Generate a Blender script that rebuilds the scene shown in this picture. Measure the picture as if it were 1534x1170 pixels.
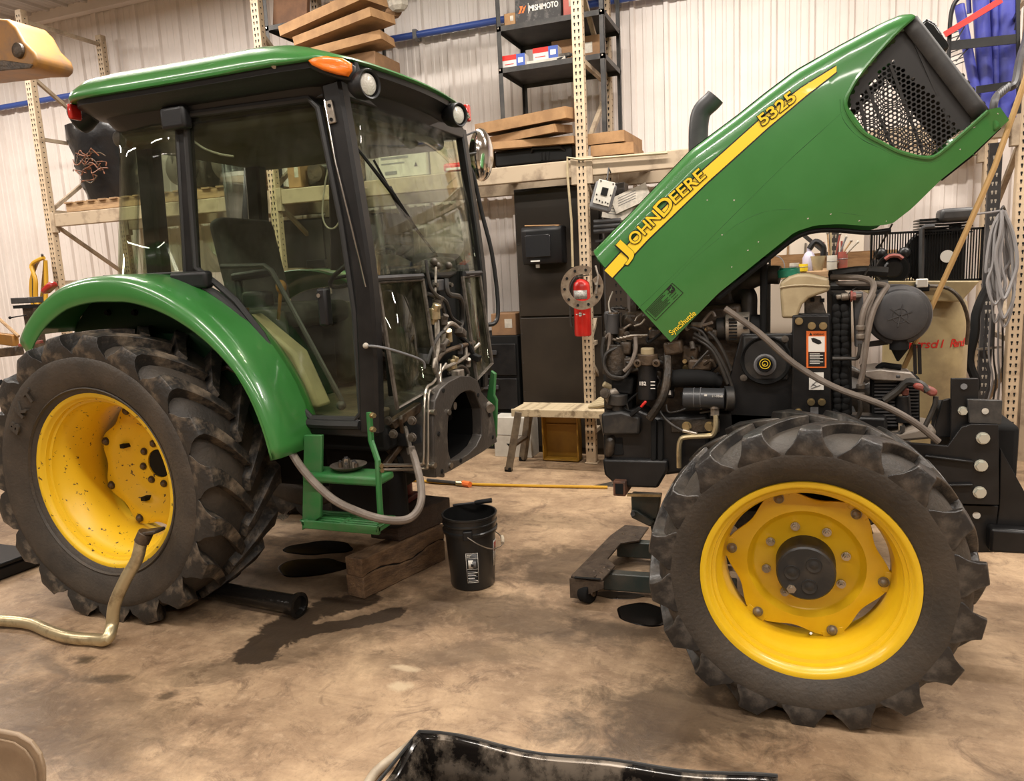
import bpy, math, random
import numpy as np
from mathutils import Vector, Matrix
random.seed(11)
PI = math.pi
scene = bpy.context.scene
for ob in list(bpy.data.objects):
    bpy.data.objects.remove(ob)
COL = scene.collection

# ---------------------------------------------------------------- camera
# world frame: X runs along the back wall (to the right), Y towards the wall, Z up
CAM_H = 1.65
FPX = 1120.0                       # focal length for a 1534 px wide frame
def _n(v): return v / np.linalg.norm(v)
_d = _n(np.array([343., 6915., FPX]))
_X = np.array([2998., 37., -FPX]); _X = _n(_X - _d * _X.dot(_d))
_Z = -_d
_Y = np.cross(_Z, _X)
_R = np.stack([_X, _Y, _Z])        # world = _R @ (right, down, forward)
cam_data = bpy.data.cameras.new('camera')
cam_data.sensor_fit = 'HORIZONTAL'
cam_data.sensor_width = 36.0
cam_data.lens = 36.0 * FPX / 1534.0
cam_data.clip_start = 0.05
cam = bpy.data.objects.new('camera', cam_data)
COL.objects.link(cam)
_rt, _dn, _fw = _R[:, 0], _R[:, 1], _R[:, 2]
cam.matrix_world = Matrix(((_rt[0], -_dn[0], -_fw[0], 0), (_rt[1], -_dn[1], -_fw[1], 0),
                           (_rt[2], -_dn[2], -_fw[2], CAM_H), (0, 0, 0, 1)))
scene.camera = cam

def P(px, py, y=None, x=None, z=None):
    """world point where the photograph's pixel meets a real plane y=, x= or z= (a survey tool)"""
    r = _R @ np.array([(px - 767.0) / FPX, (py - 585.0) / FPX, 1.0])
    if y is not None: t = y / r[1]
    elif x is not None: t = x / r[0]
    else: t = (z - CAM_H) / r[2]
    return Vector((r[0] * t, r[1] * t, CAM_H + r[2] * t))

# ---------------------------------------------------------------- light
scene.view_settings.view_transform = 'Standard'
scene.view_settings.look = 'None'
scene.view_settings.gamma = 1.0
scene.view_settings.use_curve_mapping = False
scene.view_settings.exposure = 0.0
world = bpy.data.worlds.new('world')
scene.world = world
world.use_nodes = True
world.node_tree.nodes['Background'].inputs[0].default_value = (1.0, 0.93, 0.86, 1)
world.node_tree.nodes['Background'].inputs[1].default_value = 0.25

def strip_lamp(name, loc, sx, sy, power, rot=(0, 0, 0), col=(1.0, 0.93, 0.85)):
    l = bpy.data.lights.new(name, 'AREA')
    l.shape = 'RECTANGLE'; l.size = sx; l.size_y = sy
    l.energy = power; l.color = col
    o = bpy.data.objects.new(name, l)
    o.location = loc; o.rotation_euler = rot
    COL.objects.link(o)
    return o
# the shop's twin-tube ceiling fixtures, in rows along the building
for lx, ly, pw in ((-8.2, 1.2, 110), (-4.6, 1.0, 85), (-1.2, 1.0, 130), (2.2, 1.0, 140),
                   (-9.0, 4.6, 190), (-5.2, 4.6, 180), (-1.0, 4.6, 205), (2.6, 4.6, 175),
                   (-7.0, -3.0, 90), (-3.2, -3.0, 80), (0.6, -3.0, 100), (4.0, -3.0, 100)):
    strip_lamp('ceiling_lamp', (lx, ly, 4.72), 2.4, 0.16, pw)
# ---------------------------------------------------------------- materials
def mat(name, col, rough=0.5, metal=0.0, col2=None, scale=8.0, lo=0.4, hi=0.65, detail=6.0,
        bump=0.0, bscale=60.0, coat=0.0, rough2=None, stretch=None, spec=0.5):
    m = bpy.data.materials.new(name); m.use_nodes = True
    nt = m.node_tree; b = nt.nodes['Principled BSDF']
    c = (col[0], col[1], col[2], 1)
    b.inputs['Base Color'].default_value = c
    b.inputs['Roughness'].default_value = rough
    b.inputs['Metallic'].default_value = metal
    b.inputs['Coat Weight'].default_value = coat
    b.inputs['Coat Roughness'].default_value = 0.06
    b.inputs['Specular IOR Level'].default_value = spec
    tc = nt.nodes.new('ShaderNodeTexCoord')
    src = tc.outputs['Object']
    if stretch:
        mp = nt.nodes.new('ShaderNodeMapping'); mp.inputs['Scale'].default_value = stretch
        nt.links.new(src, mp.inputs[0]); src = mp.outputs[0]
    if col2 is not None:
        n = nt.nodes.new('ShaderNodeTexNoise'); n.inputs['Scale'].default_value = scale
        n.inputs['Detail'].default_value = detail; n.inputs['Roughness'].default_value = 0.65
        nt.links.new(src, n.inputs['Vector'])
        r = nt.nodes.new('ShaderNodeMapRange')
        r.inputs['From Min'].default_value = lo; r.inputs['From Max'].default_value = hi
        nt.links.new(n.outputs['Fac'], r.inputs['Value'])
        mx = nt.nodes.new('ShaderNodeMix'); mx.data_type = 'RGBA'
        mx.inputs[6].default_value = c; mx.inputs[7].default_value = (col2[0], col2[1], col2[2], 1)
        nt.links.new(r.outputs[0], mx.inputs[0])
        nt.links.new(mx.outputs[2], b.inputs['Base Color'])
        if rough2 is not None:
            mr = nt.nodes.new('ShaderNodeMapRange')
            mr.inputs['To Min'].default_value = rough; mr.inputs['To Max'].default_value = rough2
            nt.links.new(r.outputs[0], mr.inputs['Value'])
            nt.links.new(mr.outputs[0], b.inputs['Roughness'])
    if bump:
        n2 = nt.nodes.new('ShaderNodeTexNoise'); n2.inputs['Scale'].default_value = bscale
        n2.inputs['Detail'].default_value = 5
        nt.links.new(src, n2.inputs['Vector'])
        bp = nt.nodes.new('ShaderNodeBump'); bp.inputs['Strength'].default_value = bump
        bp.inputs['Distance'].default_value = 0.01
        nt.links.new(n2.outputs['Fac'], bp.inputs['Height'])
        nt.links.new(bp.outputs[0], b.inputs['Normal'])
    return m

def glass_mat(name, tint, refl=1.45, dirt=0.0, dirtcol=(0.35, 0.33, 0.3), dscale=3.0, specks=False, stretch=None):
    m = bpy.data.materials.new(name); m.use_nodes = True
    nt = m.node_tree; nt.nodes.clear()
    out = nt.nodes.new('ShaderNodeOutputMaterial')
    tr = nt.nodes.new('ShaderNodeBsdfTransparent'); tr.inputs[0].default_value = (*tint, 1)
    gl = nt.nodes.new('ShaderNodeBsdfGlossy'); gl.inputs['Roughness'].default_value = 0.02
    lw = nt.nodes.new('ShaderNodeLayerWeight'); lw.inputs[0].default_value = 0.5
    pw = nt.nodes.new('ShaderNodeMath'); pw.operation = 'POWER'; pw.inputs[1].default_value = 4.0
    nt.links.new(lw.outputs['Facing'], pw.inputs[0])
    fr = nt.nodes.new('ShaderNodeMapRange'); fr.inputs['To Min'].default_value = 0.035; fr.inputs['To Max'].default_value = 0.75
    nt.links.new(pw.outputs[0], fr.inputs['Value'])
    mx = nt.nodes.new('ShaderNodeMixShader')
    nt.links.new(fr.outputs[0], mx.inputs[0]); nt.links.new(tr.outputs[0], mx.inputs[1]); nt.links.new(gl.outputs[0], mx.inputs[2])
    last = mx
    if dirt:
        tc = nt.nodes.new('ShaderNodeTexCoord'); src = tc.outputs['Object']
        if stretch:
            mp = nt.nodes.new('ShaderNodeMapping'); mp.inputs['Scale'].default_value = stretch
            nt.links.new(src, mp.inputs[0]); src = mp.outputs[0]
        n = nt.nodes.new('ShaderNodeTexNoise'); n.inputs['Scale'].default_value = dscale; n.inputs['Detail'].default_value = 8
        n.inputs['Roughness'].default_value = 0.7
        nt.links.new(src, n.inputs['Vector'])
        r = nt.nodes.new('ShaderNodeMapRange'); r.inputs['From Min'].default_value = 0.42; r.inputs['From Max'].default_value = 0.75
        r.inputs['To Max'].default_value = dirt
        nt.links.new(n.outputs['Fac'], r.inputs['Value'])
        df = nt.nodes.new('ShaderNodeBsdfDiffuse'); df.inputs[0].default_value = (*dirtcol, 1)
        m2 = nt.nodes.new('ShaderNodeMixShader')
        nt.links.new(r.outputs[0], m2.inputs[0]); nt.links.new(mx.outputs[0], m2.inputs[1]); nt.links.new(df.outputs[0], m2.inputs[2])
        last = m2
    nt.links.new(last.outputs[0], out.inputs[0])
    return m

GREEN = mat('green_paint', (0.034, 0.170, 0.036), 0.30, coat=0.6, col2=(0.042, 0.192, 0.045), scale=3, bump=0.02, bscale=4)
GREEN_D = mat('dull_green_paint', (0.022, 0.15, 0.035), 0.5, col2=(0.05, 0.14, 0.05), scale=12)
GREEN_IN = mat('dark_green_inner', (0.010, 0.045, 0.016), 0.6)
YELLOW = mat('yellow_paint', (0.82, 0.53, 0.014), 0.33, coat=0.3, col2=(0.76, 0.47, 0.012), scale=5)
YELLOW_D = mat('yellow_paint_chipped', (0.78, 0.49, 0.016), 0.42, col2=(0.06, 0.035, 0.02), scale=38, lo=0.645, hi=0.675, detail=3)
DECAL_Y = mat('decal_yellow', (0.85, 0.60, 0.03), 0.35, coat=0.3)
DECAL_K = mat('decal_black', (0.01, 0.01, 0.01), 0.35)
RUBBER = mat('tyre_rubber', (0.016, 0.0145, 0.014), 0.62, col2=(0.055, 0.046, 0.036), scale=5, lo=0.42, hi=0.75, bump=0.35, bscale=45)
RUBBER_W = mat('tyre_sidewall', (0.028, 0.024, 0.020), 0.6, col2=(0.075, 0.058, 0.042), scale=4, lo=0.35, hi=0.75, bump=0.3, bscale=70)
LUG_R = mat('lug_rubber_muddy', (0.022, 0.020, 0.018), 0.5, col2=(0.20, 0.155, 0.11), scale=9, lo=0.50, hi=0.72, bump=0.4, bscale=50)
LUG_F = mat('lug_rubber_wet', (0.022, 0.020, 0.019), 0.36, col2=(0.13, 0.11, 0.09), scale=8, lo=0.5, hi=0.75, bump=0.35, bscale=40)
BLACK = mat('black_plastic', (0.010, 0.010, 0.011), 0.45, bump=0.05, bscale=120, spec=0.35)
BLACK_S = mat('black_satin_paint', (0.0085, 0.0085, 0.009), 0.36, col2=(0.017, 0.016, 0.016), scale=6, spec=0.35)
BLACK_M = mat('black_matt', (0.007, 0.007, 0.007), 0.8, spec=0.25)
BLACK_D = mat('black_dusty_paint', (0.016, 0.016, 0.016), 0.5, col2=(0.07, 0.057, 0.043), scale=7, lo=0.5, hi=0.8)
SEAL = mat('rubber_seal', (0.012, 0.012, 0.012), 0.6)
GREASE = mat('greasy_iron', (0.020, 0.016, 0.012), 0.45, col2=(0.085, 0.058, 0.036), scale=11, lo=0.45, hi=0.75, bump=0.5, bscale=60)
GREASE2 = mat('oily_brown_iron', (0.036, 0.024, 0.015), 0.45, col2=(0.105, 0.07, 0.042), scale=14, bump=0.5, bscale=50)
IRON = mat('grey_cast_iron', (0.14, 0.12, 0.10), 0.5, 0.4, col2=(0.05, 0.04, 0.03), scale=13, bump=0.3)
STEEL = mat('bright_steel', (0.50, 0.46, 0.40), 0.3, 0.95)
ZINC = mat('zinc_plated', (0.45, 0.36, 0.20), 0.35, 0.9)
ZINC_P = mat('zinc_pipe', (0.55, 0.46, 0.28), 0.34, 0.75, col2=(0.26, 0.19, 0.11), scale=9, lo=0.5, hi=0.7)
CHROME = mat('chrome', (0.75, 0.73, 0.70), 0.12, 1.0)
ALU = mat('cast_aluminium', (0.36, 0.32, 0.27), 0.5, 0.6, col2=(0.18, 0.15, 0.12), scale=20)
HOSE_K = mat('black_hose', (0.018, 0.017, 0.016), 0.5, col2=(0.05, 0.043, 0.036), scale=9)
HOSE_G = mat('grey_hose', (0.13, 0.105, 0.085), 0.55, col2=(0.21, 0.175, 0.145), scale=7)
RED = mat('red_paint', (0.62, 0.022, 0.016), 0.35, coat=0.3)
RED_D = mat('dull_red', (0.32, 0.06, 0.045), 0.5, col2=(0.2, 0.08, 0.06), scale=10)
WHITE = mat('white_print', (0.75, 0.72, 0.66), 0.5)
LABEL_W = mat('white_label', (0.62, 0.60, 0.55), 0.5, col2=(0.25, 0.24, 0.22), scale=120, lo=0.45, hi=0.55, detail=2, stretch=(1, 1, 4))
ORANGE = mat('orange_print', (0.75, 0.16, 0.03), 0.5)
AMBER = mat('amber_lens', (0.85, 0.19, 0.008), 0.18, coat=0.6, bump=0.25, bscale=90, stretch=(0.3, 0.3, 3))
LENS_R = mat('red_lens', (0.45, 0.02, 0.015), 0.2, coat=0.5)
LENS_W = mat('clear_lens', (0.55, 0.53, 0.48), 0.15, coat=0.6, bump=0.4, bscale=110)
BEIGE = mat('beige_plastic', (0.44, 0.36, 0.22), 0.45, col2=(0.34, 0.27, 0.16), scale=7)
TEAL = mat('teal_cap', (0.02, 0.20, 0.12), 0.3)
RACK = mat('rack_cream_paint', (0.52, 0.40, 0.27), 0.55, col2=(0.27, 0.19, 0.12), scale=9, lo=0.55, hi=0.75)
RACK_D = mat('rack_beam_dusty', (0.42, 0.33, 0.23), 0.6, col2=(0.17, 0.12, 0.08), scale=5, lo=0.5, hi=0.72)
SHELF = mat('shelf_charcoal', (0.028, 0.027, 0.027), 0.5, col2=(0.06, 0.055, 0.05), scale=6)
CARD = mat('cardboard', (0.40, 0.23, 0.105), 0.8, col2=(0.28, 0.155, 0.07), scale=6)
CARD_D = mat('dark_cardboard', (0.20, 0.11, 0.055), 0.8, col2=(0.27, 0.15, 0.07), scale=6)
WOOD = mat('pallet_wood', (0.42, 0.27, 0.14), 0.75, col2=(0.25, 0.15, 0.075), scale=5, stretch=(1, 6, 6))
TIMBER = mat('old_timber', (0.18, 0.105, 0.052), 0.75, col2=(0.055, 0.030, 0.016), scale=5, stretch=(5, 0.8, 5), lo=0.35, hi=0.7, bump=0.6, bscale=24)
TIMBER_K = mat('oily_timber', (0.040, 0.022, 0.013), 0.6, col2=(0.020, 0.012, 0.008), scale=5, stretch=(5, 0.8, 5), bump=0.5, bscale=20)
PUDDLE = mat('oil_puddle', (0.004, 0.003, 0.0025), 0.2, spec=0.15)
PUDDLE_T = mat('thin_oil_film', (0.034, 0.024, 0.016), 0.4, col2=(0.018, 0.013, 0.009), scale=6, rough2=0.25, spec=0.25)
LOCKER = mat('brown_locker', (0.030, 0.0215, 0.014), 0.45, col2=(0.021, 0.015, 0.010), scale=3)
BINY = mat('yellow_bin', (0.36, 0.19, 0.018), 0.5, col2=(0.27, 0.14, 0.014), scale=4)
BLUE = mat('blue_pipe', (0.05, 0.10, 0.38), 0.4)
BLUE_T = mat('blue_silicone', (0.06, 0.07, 0.36), 0.38, col2=(0.035, 0.04, 0.2), scale=5)
TANK = mat('cream_tank_paint', (0.40, 0.315, 0.165), 0.45, col2=(0.20, 0.15, 0.085), scale=3.0, lo=0.42, hi=0.72)
ROPE = mat('tan_cord', (0.50, 0.32, 0.13), 0.7)
GUN = mat('dark_gunmetal', (0.035, 0.035, 0.038), 0.45, col2=(0.06, 0.058, 0.058), scale=7)
GREYP = mat('grey_plastic', (0.16, 0.16, 0.165), 0.5)
TANP = mat('tan_plastic', (0.33, 0.24, 0.155), 0.55, col2=(0.24, 0.17, 0.11), scale=4, bump=0.1)
SOOT = mat('oil_stained_steel', (0.22, 0.18, 0.14), 0.35, 0.3, col2=(0.012, 0.010, 0.009), scale=7, lo=0.42, hi=0.56, rough2=0.15)
WHITEH = mat('white_hose', (0.50, 0.42, 0.31), 0.5, col2=(0.32, 0.26, 0.19), scale=8)
CATY = mat('machine_orange', (0.36, 0.17, 0.035), 0.5, col2=(0.20, 0.115, 0.06), scale=5, lo=0.45, hi=0.7)
HOSE_Y = mat('yellow_hose', (0.55, 0.30, 0.02), 0.5)
STOOLW = mat('worn_cream_slats', (0.52, 0.42, 0.27), 0.6, col2=(0.20, 0.145, 0.085), scale=14, lo=0.5, hi=0.66)
CAB_IN = mat('cab_grey_trim', (0.10, 0.092, 0.075), 0.7, col2=(0.075, 0.068, 0.055), scale=6)
MAT_F = mat('dirty_floor_mat', (0.10, 0.082, 0.055), 0.8, col2=(0.17, 0.135, 0.085), scale=16)
SEATF = mat('seat_fabric', (0.045, 0.043, 0.040), 0.85, col2=(0.07, 0.065, 0.06), scale=30)
PAPER = mat('paper', (0.55, 0.50, 0.42), 0.7, col2=(0.36, 0.33, 0.28), scale=14)
WHITEBOX = mat('white_carton', (0.60, 0.57, 0.50), 0.7, col2=(0.46, 0.43, 0.37), scale=4)
WIRE = mat('copper_wire', (0.25, 0.09, 0.04), 0.5, col2=(0.06, 0.03, 0.02), scale=20)
GLASS = glass_mat('tinted_cab_glass', (0.83, 0.87, 0.79), 1.35, dirt=0.03, dscale=5)
GLASS_W = glass_mat('dusty_windshield', (0.86, 0.89, 0.82), 1.35, dirt=0.16, dirtcol=(0.34, 0.32, 0.27), dscale=4, stretch=(1, 5, 1.4))
GLASS_L = glass_mat('grimy_lower_glass', (0.84, 0.87, 0.76), 1.35, dirt=0.14, dirtcol=(0.22, 0.20, 0.13), dscale=6)

# ---------------------------------------------------------------- object helpers
def tag(o, label=None, cat=None, group=None, kind=None):
    if label: o['label'] = label
    if cat: o['category'] = cat
    if group: o['group'] = group
    if kind: o['kind'] = kind
    return o
def wl(o):
    v = Vector((0, 0, 0))
    while o is not None:
        v = v + o.location; o = o.parent
    return v
def thing(name, loc, label, cat, group=None):
    o = bpy.data.objects.new(name, None)
    o.empty_display_size = 0.1
    COL.objects.link(o); o.location = Vector(loc)
    return tag(o, label, cat, group)

class MB:
    """collects shapes given in world coordinates; build() links them as one mesh object"""
    def __init__(s): s.v = []; s.f = []
    def add(s, vs, fs):
        b = len(s.v); s.v.extend([tuple(v) for v in vs]); s.f.extend([tuple(i + b for i in f) for f in fs]); return s
    def box(s, x0, x1, y0, y1, z0, z1):
        vs = [(x, y, z) for z in (z0, z1) for y in (y0, y1) for x in (x0, x1)]
        return s.add(vs, [(0, 2, 3, 1), (4, 5, 7, 6), (0, 1, 5, 4), (2, 6, 7, 3), (0, 4, 6, 2), (1, 3, 7, 5)])
    def obox(s, c, size, rot=None):
        c = Vector(c); R = rot if rot is not None else Matrix.Identity(3)
        vs = [c + R @ Vector((x * size[0] / 2, y * size[1] / 2, z * size[2] / 2)) for z in (-1, 1) for y in (-1, 1) for x in (-1, 1)]
        return s.add(vs, [(0, 2, 3, 1), (4, 5, 7, 6), (0, 1, 5, 4), (2, 6, 7, 3), (0, 4, 6, 2), (1, 3, 7, 5)])
    def bar(s, p0, p1, w, h, up=(0, 0, 1)):
        p0 = Vector(p0); p1 = Vector(p1); d = (p1 - p0)
        L = d.length; d.normalize(); u = Vector(up)
        if abs(d.dot(u)) > 0.98: u = Vector((0, 1, 0))
        sd = d.cross(u).normalized(); u = sd.cross(d)
        R = Matrix((d, sd, u)).transposed()
        return s.obox((p0 + p1) / 2, (L, w, h), R)
    def cyl(s, p0, p1, r, n=16, r1=None):
        p0 = Vector(p0); p1 = Vector(p1); r1 = r if r1 is None else r1
        d = (p1 - p0).normalized(); a = Vector((0, 0, 1)) if abs(d.z) < 0.9 else Vector((1, 0, 0))
        u = d.cross(a).normalized(); w = d.cross(u)
        vs = []
        for p, rr in ((p0, r), (p1, r1)):
            vs += [p + u * (rr * math.cos(2 * PI * i / n)) + w * (rr * math.sin(2 * PI * i / n)) for i in range(n)]
        fs = [(i, (i + 1) % n, n + (i + 1) % n, n + i) for i in range(n)]
        fs += [tuple(range(n))[::-1], tuple(range(n, 2 * n))]
        return s.add(vs, fs)
    def tube(s, pts, r, n=8, smooth=0, caps=True, closed=False):
        pts = [Vector(p) for p in pts]
        if smooth: pts = crom(pts, smooth, closed)
        m = len(pts)
        rs = r if isinstance(r, (list, tuple)) else [r] * m
        if len(rs) != m: rs = [rs[min(len(rs) - 1, int(i * len(rs) / m))] for i in range(m)]
        vs = []; prev = None
        for i, p in enumerate(pts):
            if closed: d = pts[(i + 1) % m] - pts[i - 1]
            else: d = pts[min(i + 1, m - 1)] - pts[max(i - 1, 0)]
            if d.length < 1e-9: d = Vector((0, 0, 1))
            d.normalize()
            if prev is None:
                a = Vector((0, 0, 1)) if abs(d.z) < 0.9 else Vector((1, 0, 0))
                u = d.cross(a).normalized()
            else:
                u = (prev - d * prev.dot(d))
                u = u.normalized() if u.length > 1e-6 else d.cross(Vector((0.3, 0.5, 0.8))).normalized()
            prev = u; w = d.cross(u)
            vs += [p + u * (rs[i] * math.cos(2 * PI * k / n)) + w * (rs[i] * math.sin(2 * PI * k / n)) for k in range(n)]
        fs = []
        for i in range(m if closed else m - 1):
            j = (i + 1) % m
            fs += [(i * n + k, i * n + (k + 1) % n, j * n + (k + 1) % n, j * n + k) for k in range(n)]
        if caps and not closed:
            fs += [tuple(range(n))[::-1], tuple(range((m - 1) * n, m * n))]
        return s.add(vs, fs)
    def lathe(s, prof, c, axis='y', n=48, closed=False, a0=0.0, a1=2 * PI):
        """prof: (radius, position along axis relative to c)"""
        c = Vector(c); full = abs(a1 - a0 - 2 * PI) < 1e-6; m = n if full else n + 1
        vs = []
        for k in range(m):
            a = a0 + (a1 - a0) * k / n; ca, sa = math.cos(a), math.sin(a)
            for r, h in prof:
                if axis == 'y': vs.append(c + Vector((r * ca, h, r * sa)))
                elif axis == 'z': vs.append(c + Vector((r * ca, r * sa, h)))
                else: vs.append(c + Vector((h, r * ca, r * sa)))
        q = len(prof); fs = []
        for k in range(n):
            k2 = (k + 1) % m
            for i in range(q if closed else q - 1):
                j = (i + 1) % q
                fs.append((k * q + i, k * q + j, k2 * q + j, k2 * q + i))
        return s.add(vs, fs)
    def prism(s, poly, off):
        poly = [Vector(p) for p in poly]; off = Vector(off); n = len(poly)
        vs = poly + [p + off for p in poly]
        fs = [tuple(range(n)), tuple(range(n, 2 * n))[::-1]] + [(i, n + i, n + (i + 1) % n, (i + 1) % n) for i in range(n)]
        return s.add(vs, fs)
    def ball(s, c, r, n=12, m=8, sc=(1, 1, 1)):
        c = Vector(c); vs = []
        for i in range(m + 1):
            t = PI * i / m
            vs += [c + Vector((r * sc[0] * math.sin(t) * math.cos(2 * PI * k / n), r * sc[1] * math.sin(t) * math.sin(2 * PI * k / n), r * sc[2] * math.cos(t))) for k in range(n)]
        fs = [(i * n + k, i * n + (k + 1) % n, (i + 1) * n + (k + 1) % n, (i + 1) * n + k) for i in range(m) for k in range(n)]
        return s.add(vs, fs)
    def grid(s, rows, closed=False):
        """rows: list of equal-length point lists"""
        q = len(rows[0]); vs = [p for r in rows for p in r]; fs = []
        for i in range(len(rows) - 1):
            for k in range(q if closed else q - 1):
                k2 = (k + 1) % q
                fs.append((i * q + k, i * q + k2, (i + 1) * q + k2, (i + 1) * q + k))
        return s.add(vs, fs)
    def build(s, name, material, parent=None, bevel=0.0, seg=2, smooth=True, ang=0.6, solid=0.0, sub=0, rim=True,
              label=None, cat=None, group=None, kind=None, origin=None, recalc=True):
        V = [Vector(v) for v in s.v]
        lo = Vector((min(v.x for v in V), min(v.y for v in V), min(v.z for v in V)))
        hi = Vector((max(v.x for v in V), max(v.y for v in V), max(v.z for v in V)))
        c = Vector(origin) if origin is not None else Vector(((lo.x + hi.x) / 2, (lo.y + hi.y) / 2, lo.z if parent is None else (lo.z + hi.z) / 2))
        me = bpy.data.meshes.new(name)
        me.from_pydata([tuple(v - c) for v in V], [], s.f)
        me.validate()
        if recalc:
            import bmesh
            bm = bmesh.new(); bm.from_mesh(me)
            bmesh.ops.remove_doubles(bm, verts=bm.verts, dist=1e-5)
            bmesh.ops.recalc_face_normals(bm, faces=bm.faces)
            bm.to_mesh(me); bm.free()
        if smooth:
            me.shade_smooth(); me.set_sharp_from_angle(angle=ang)
        me.materials.append(material)
        o = bpy.data.objects.new(name, me)
        COL.objects.link(o)
        if parent is not None:
            o.location = c - wl(parent); o.parent = parent
        else: o.location = c
        if solid:
            md = o.modifiers.new('solid', 'SOLIDIFY'); md.thickness = solid; md.offset = 0; md.use_rim = rim
        if bevel:
            md = o.modifiers.new('bevel', 'BEVEL'); md.width = bevel; md.segments = seg; md.limit_method = 'ANGLE'; md.angle_limit = 0.6
        if sub:
            md = o.modifiers.new('sub', 'SUBSURF'); md.levels = sub; md.render_levels = sub
        return tag(o, label, cat, group, kind)

def crom(pts, k=6, closed=False):
    """smooth curve through points"""
    pts = [Vector(p) for p in pts]; n = len(pts); out = []
    for i in range(n if closed else n - 1):
        if closed: p0, p1, p2, p3 = pts[i - 1], pts[i], pts[(i + 1) % n], pts[(i + 2) % n]
        else: p0, p1, p2, p3 = pts[max(i - 1, 0)], pts[i], pts[i + 1], pts[min(i + 2, n - 1)]
        for j in range(k):
            t = j / k
            out.append(0.5 * ((2 * p1) + (p2 - p0) * t + (2 * p0 - 5 * p1 + 4 * p2 - p3) * t * t + (3 * p1 - p0 - 3 * p2 + p3) * t ** 3))
    if not closed: out.append(pts[-1])
    return out
def kids(o): return [c for c in bpy.data.objects if c.parent == o]
def dup(o, loc=None, parent=None, rotz=None):
    """copy of a thing with copies of its parts and sub-parts (meshes shared)"""
    c = o.copy(); COL.objects.link(c)
    if parent is not None: c.parent = parent
    if loc is not None: c.location = Vector(loc)
    if rotz is not None: c.rotation_euler.z = rotz
    for ch in list(o.children): dup(ch, None, c)
    return c
def inst(o, parent, loc=None, rot=None, scale=None):
    """one more copy of a part, sharing its mesh; loc is relative to the parent"""
    c = o.copy(); COL.objects.link(c); c.parent = parent
    if loc is not None: c.location = Vector(loc)
    if rot is not None: c.rotation_euler = rot
    if scale is not None: c.scale = scale
    return c
def text(body, size, org, u, v, material, name, parent, depth=0.0015, bold=0.0, shear=0.0, width=None, align='LEFT'):
    cu = bpy.data.curves.new('lettering', 'FONT')
    cu.body = body; cu.size = size; cu.extrude = depth; cu.offset = bold; cu.shear = shear; cu.align_x = align
    cu.resolution_u = 4
    tmp = bpy.data.objects.new('lettering_tmp', cu); COL.objects.link(tmp)
    dg = bpy.context.evaluated_depsgraph_get(); dg.update()
    me = bpy.data.meshes.new_from_object(tmp.evaluated_get(dg))
    bpy.data.objects.remove(tmp)
    u = Vector(u).normalized(); v = Vector(v).normalized(); n = u.cross(v)
    xs = [q.co.x for q in me.vertices]
    sx = 1.0
    if width and xs: sx = width / (max(xs) - min(xs))
    org = Vector(org)
    for q in me.vertices: q.co = u * (q.co.x * sx) + v * q.co.y + n * q.co.z
    me.materials.clear(); me.materials.append(material)
    o = bpy.data.objects.new(name, me); COL.objects.link(o)
    if parent is not None:
        o.parent = parent; o.location = org - wl(parent)
    else: o.location = org
    return o
def hexbolt(name, c, r, h, axis, material, parent):
    """hex head with a washer, facing along axis"""
    c = Vector(c); a = Vector(axis).normalized()
    return MB().cyl(c, c + a * h * 0.35, r * 1.25, 14).cyl(c + a * h * 0.3, c + a * h, r, 6).build(name, material, parent, smooth=False)
def interp(tab, x):
    for i in range(len(tab) - 1):
        if x <= tab[i + 1][0] or i == len(tab) - 2:
            (x0, y0), (x1, y1) = tab[i], tab[i + 1]
            return y0 + (y1 - y0) * (x - x0) / (x1 - x0) if x1 != x0 else y0
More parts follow.
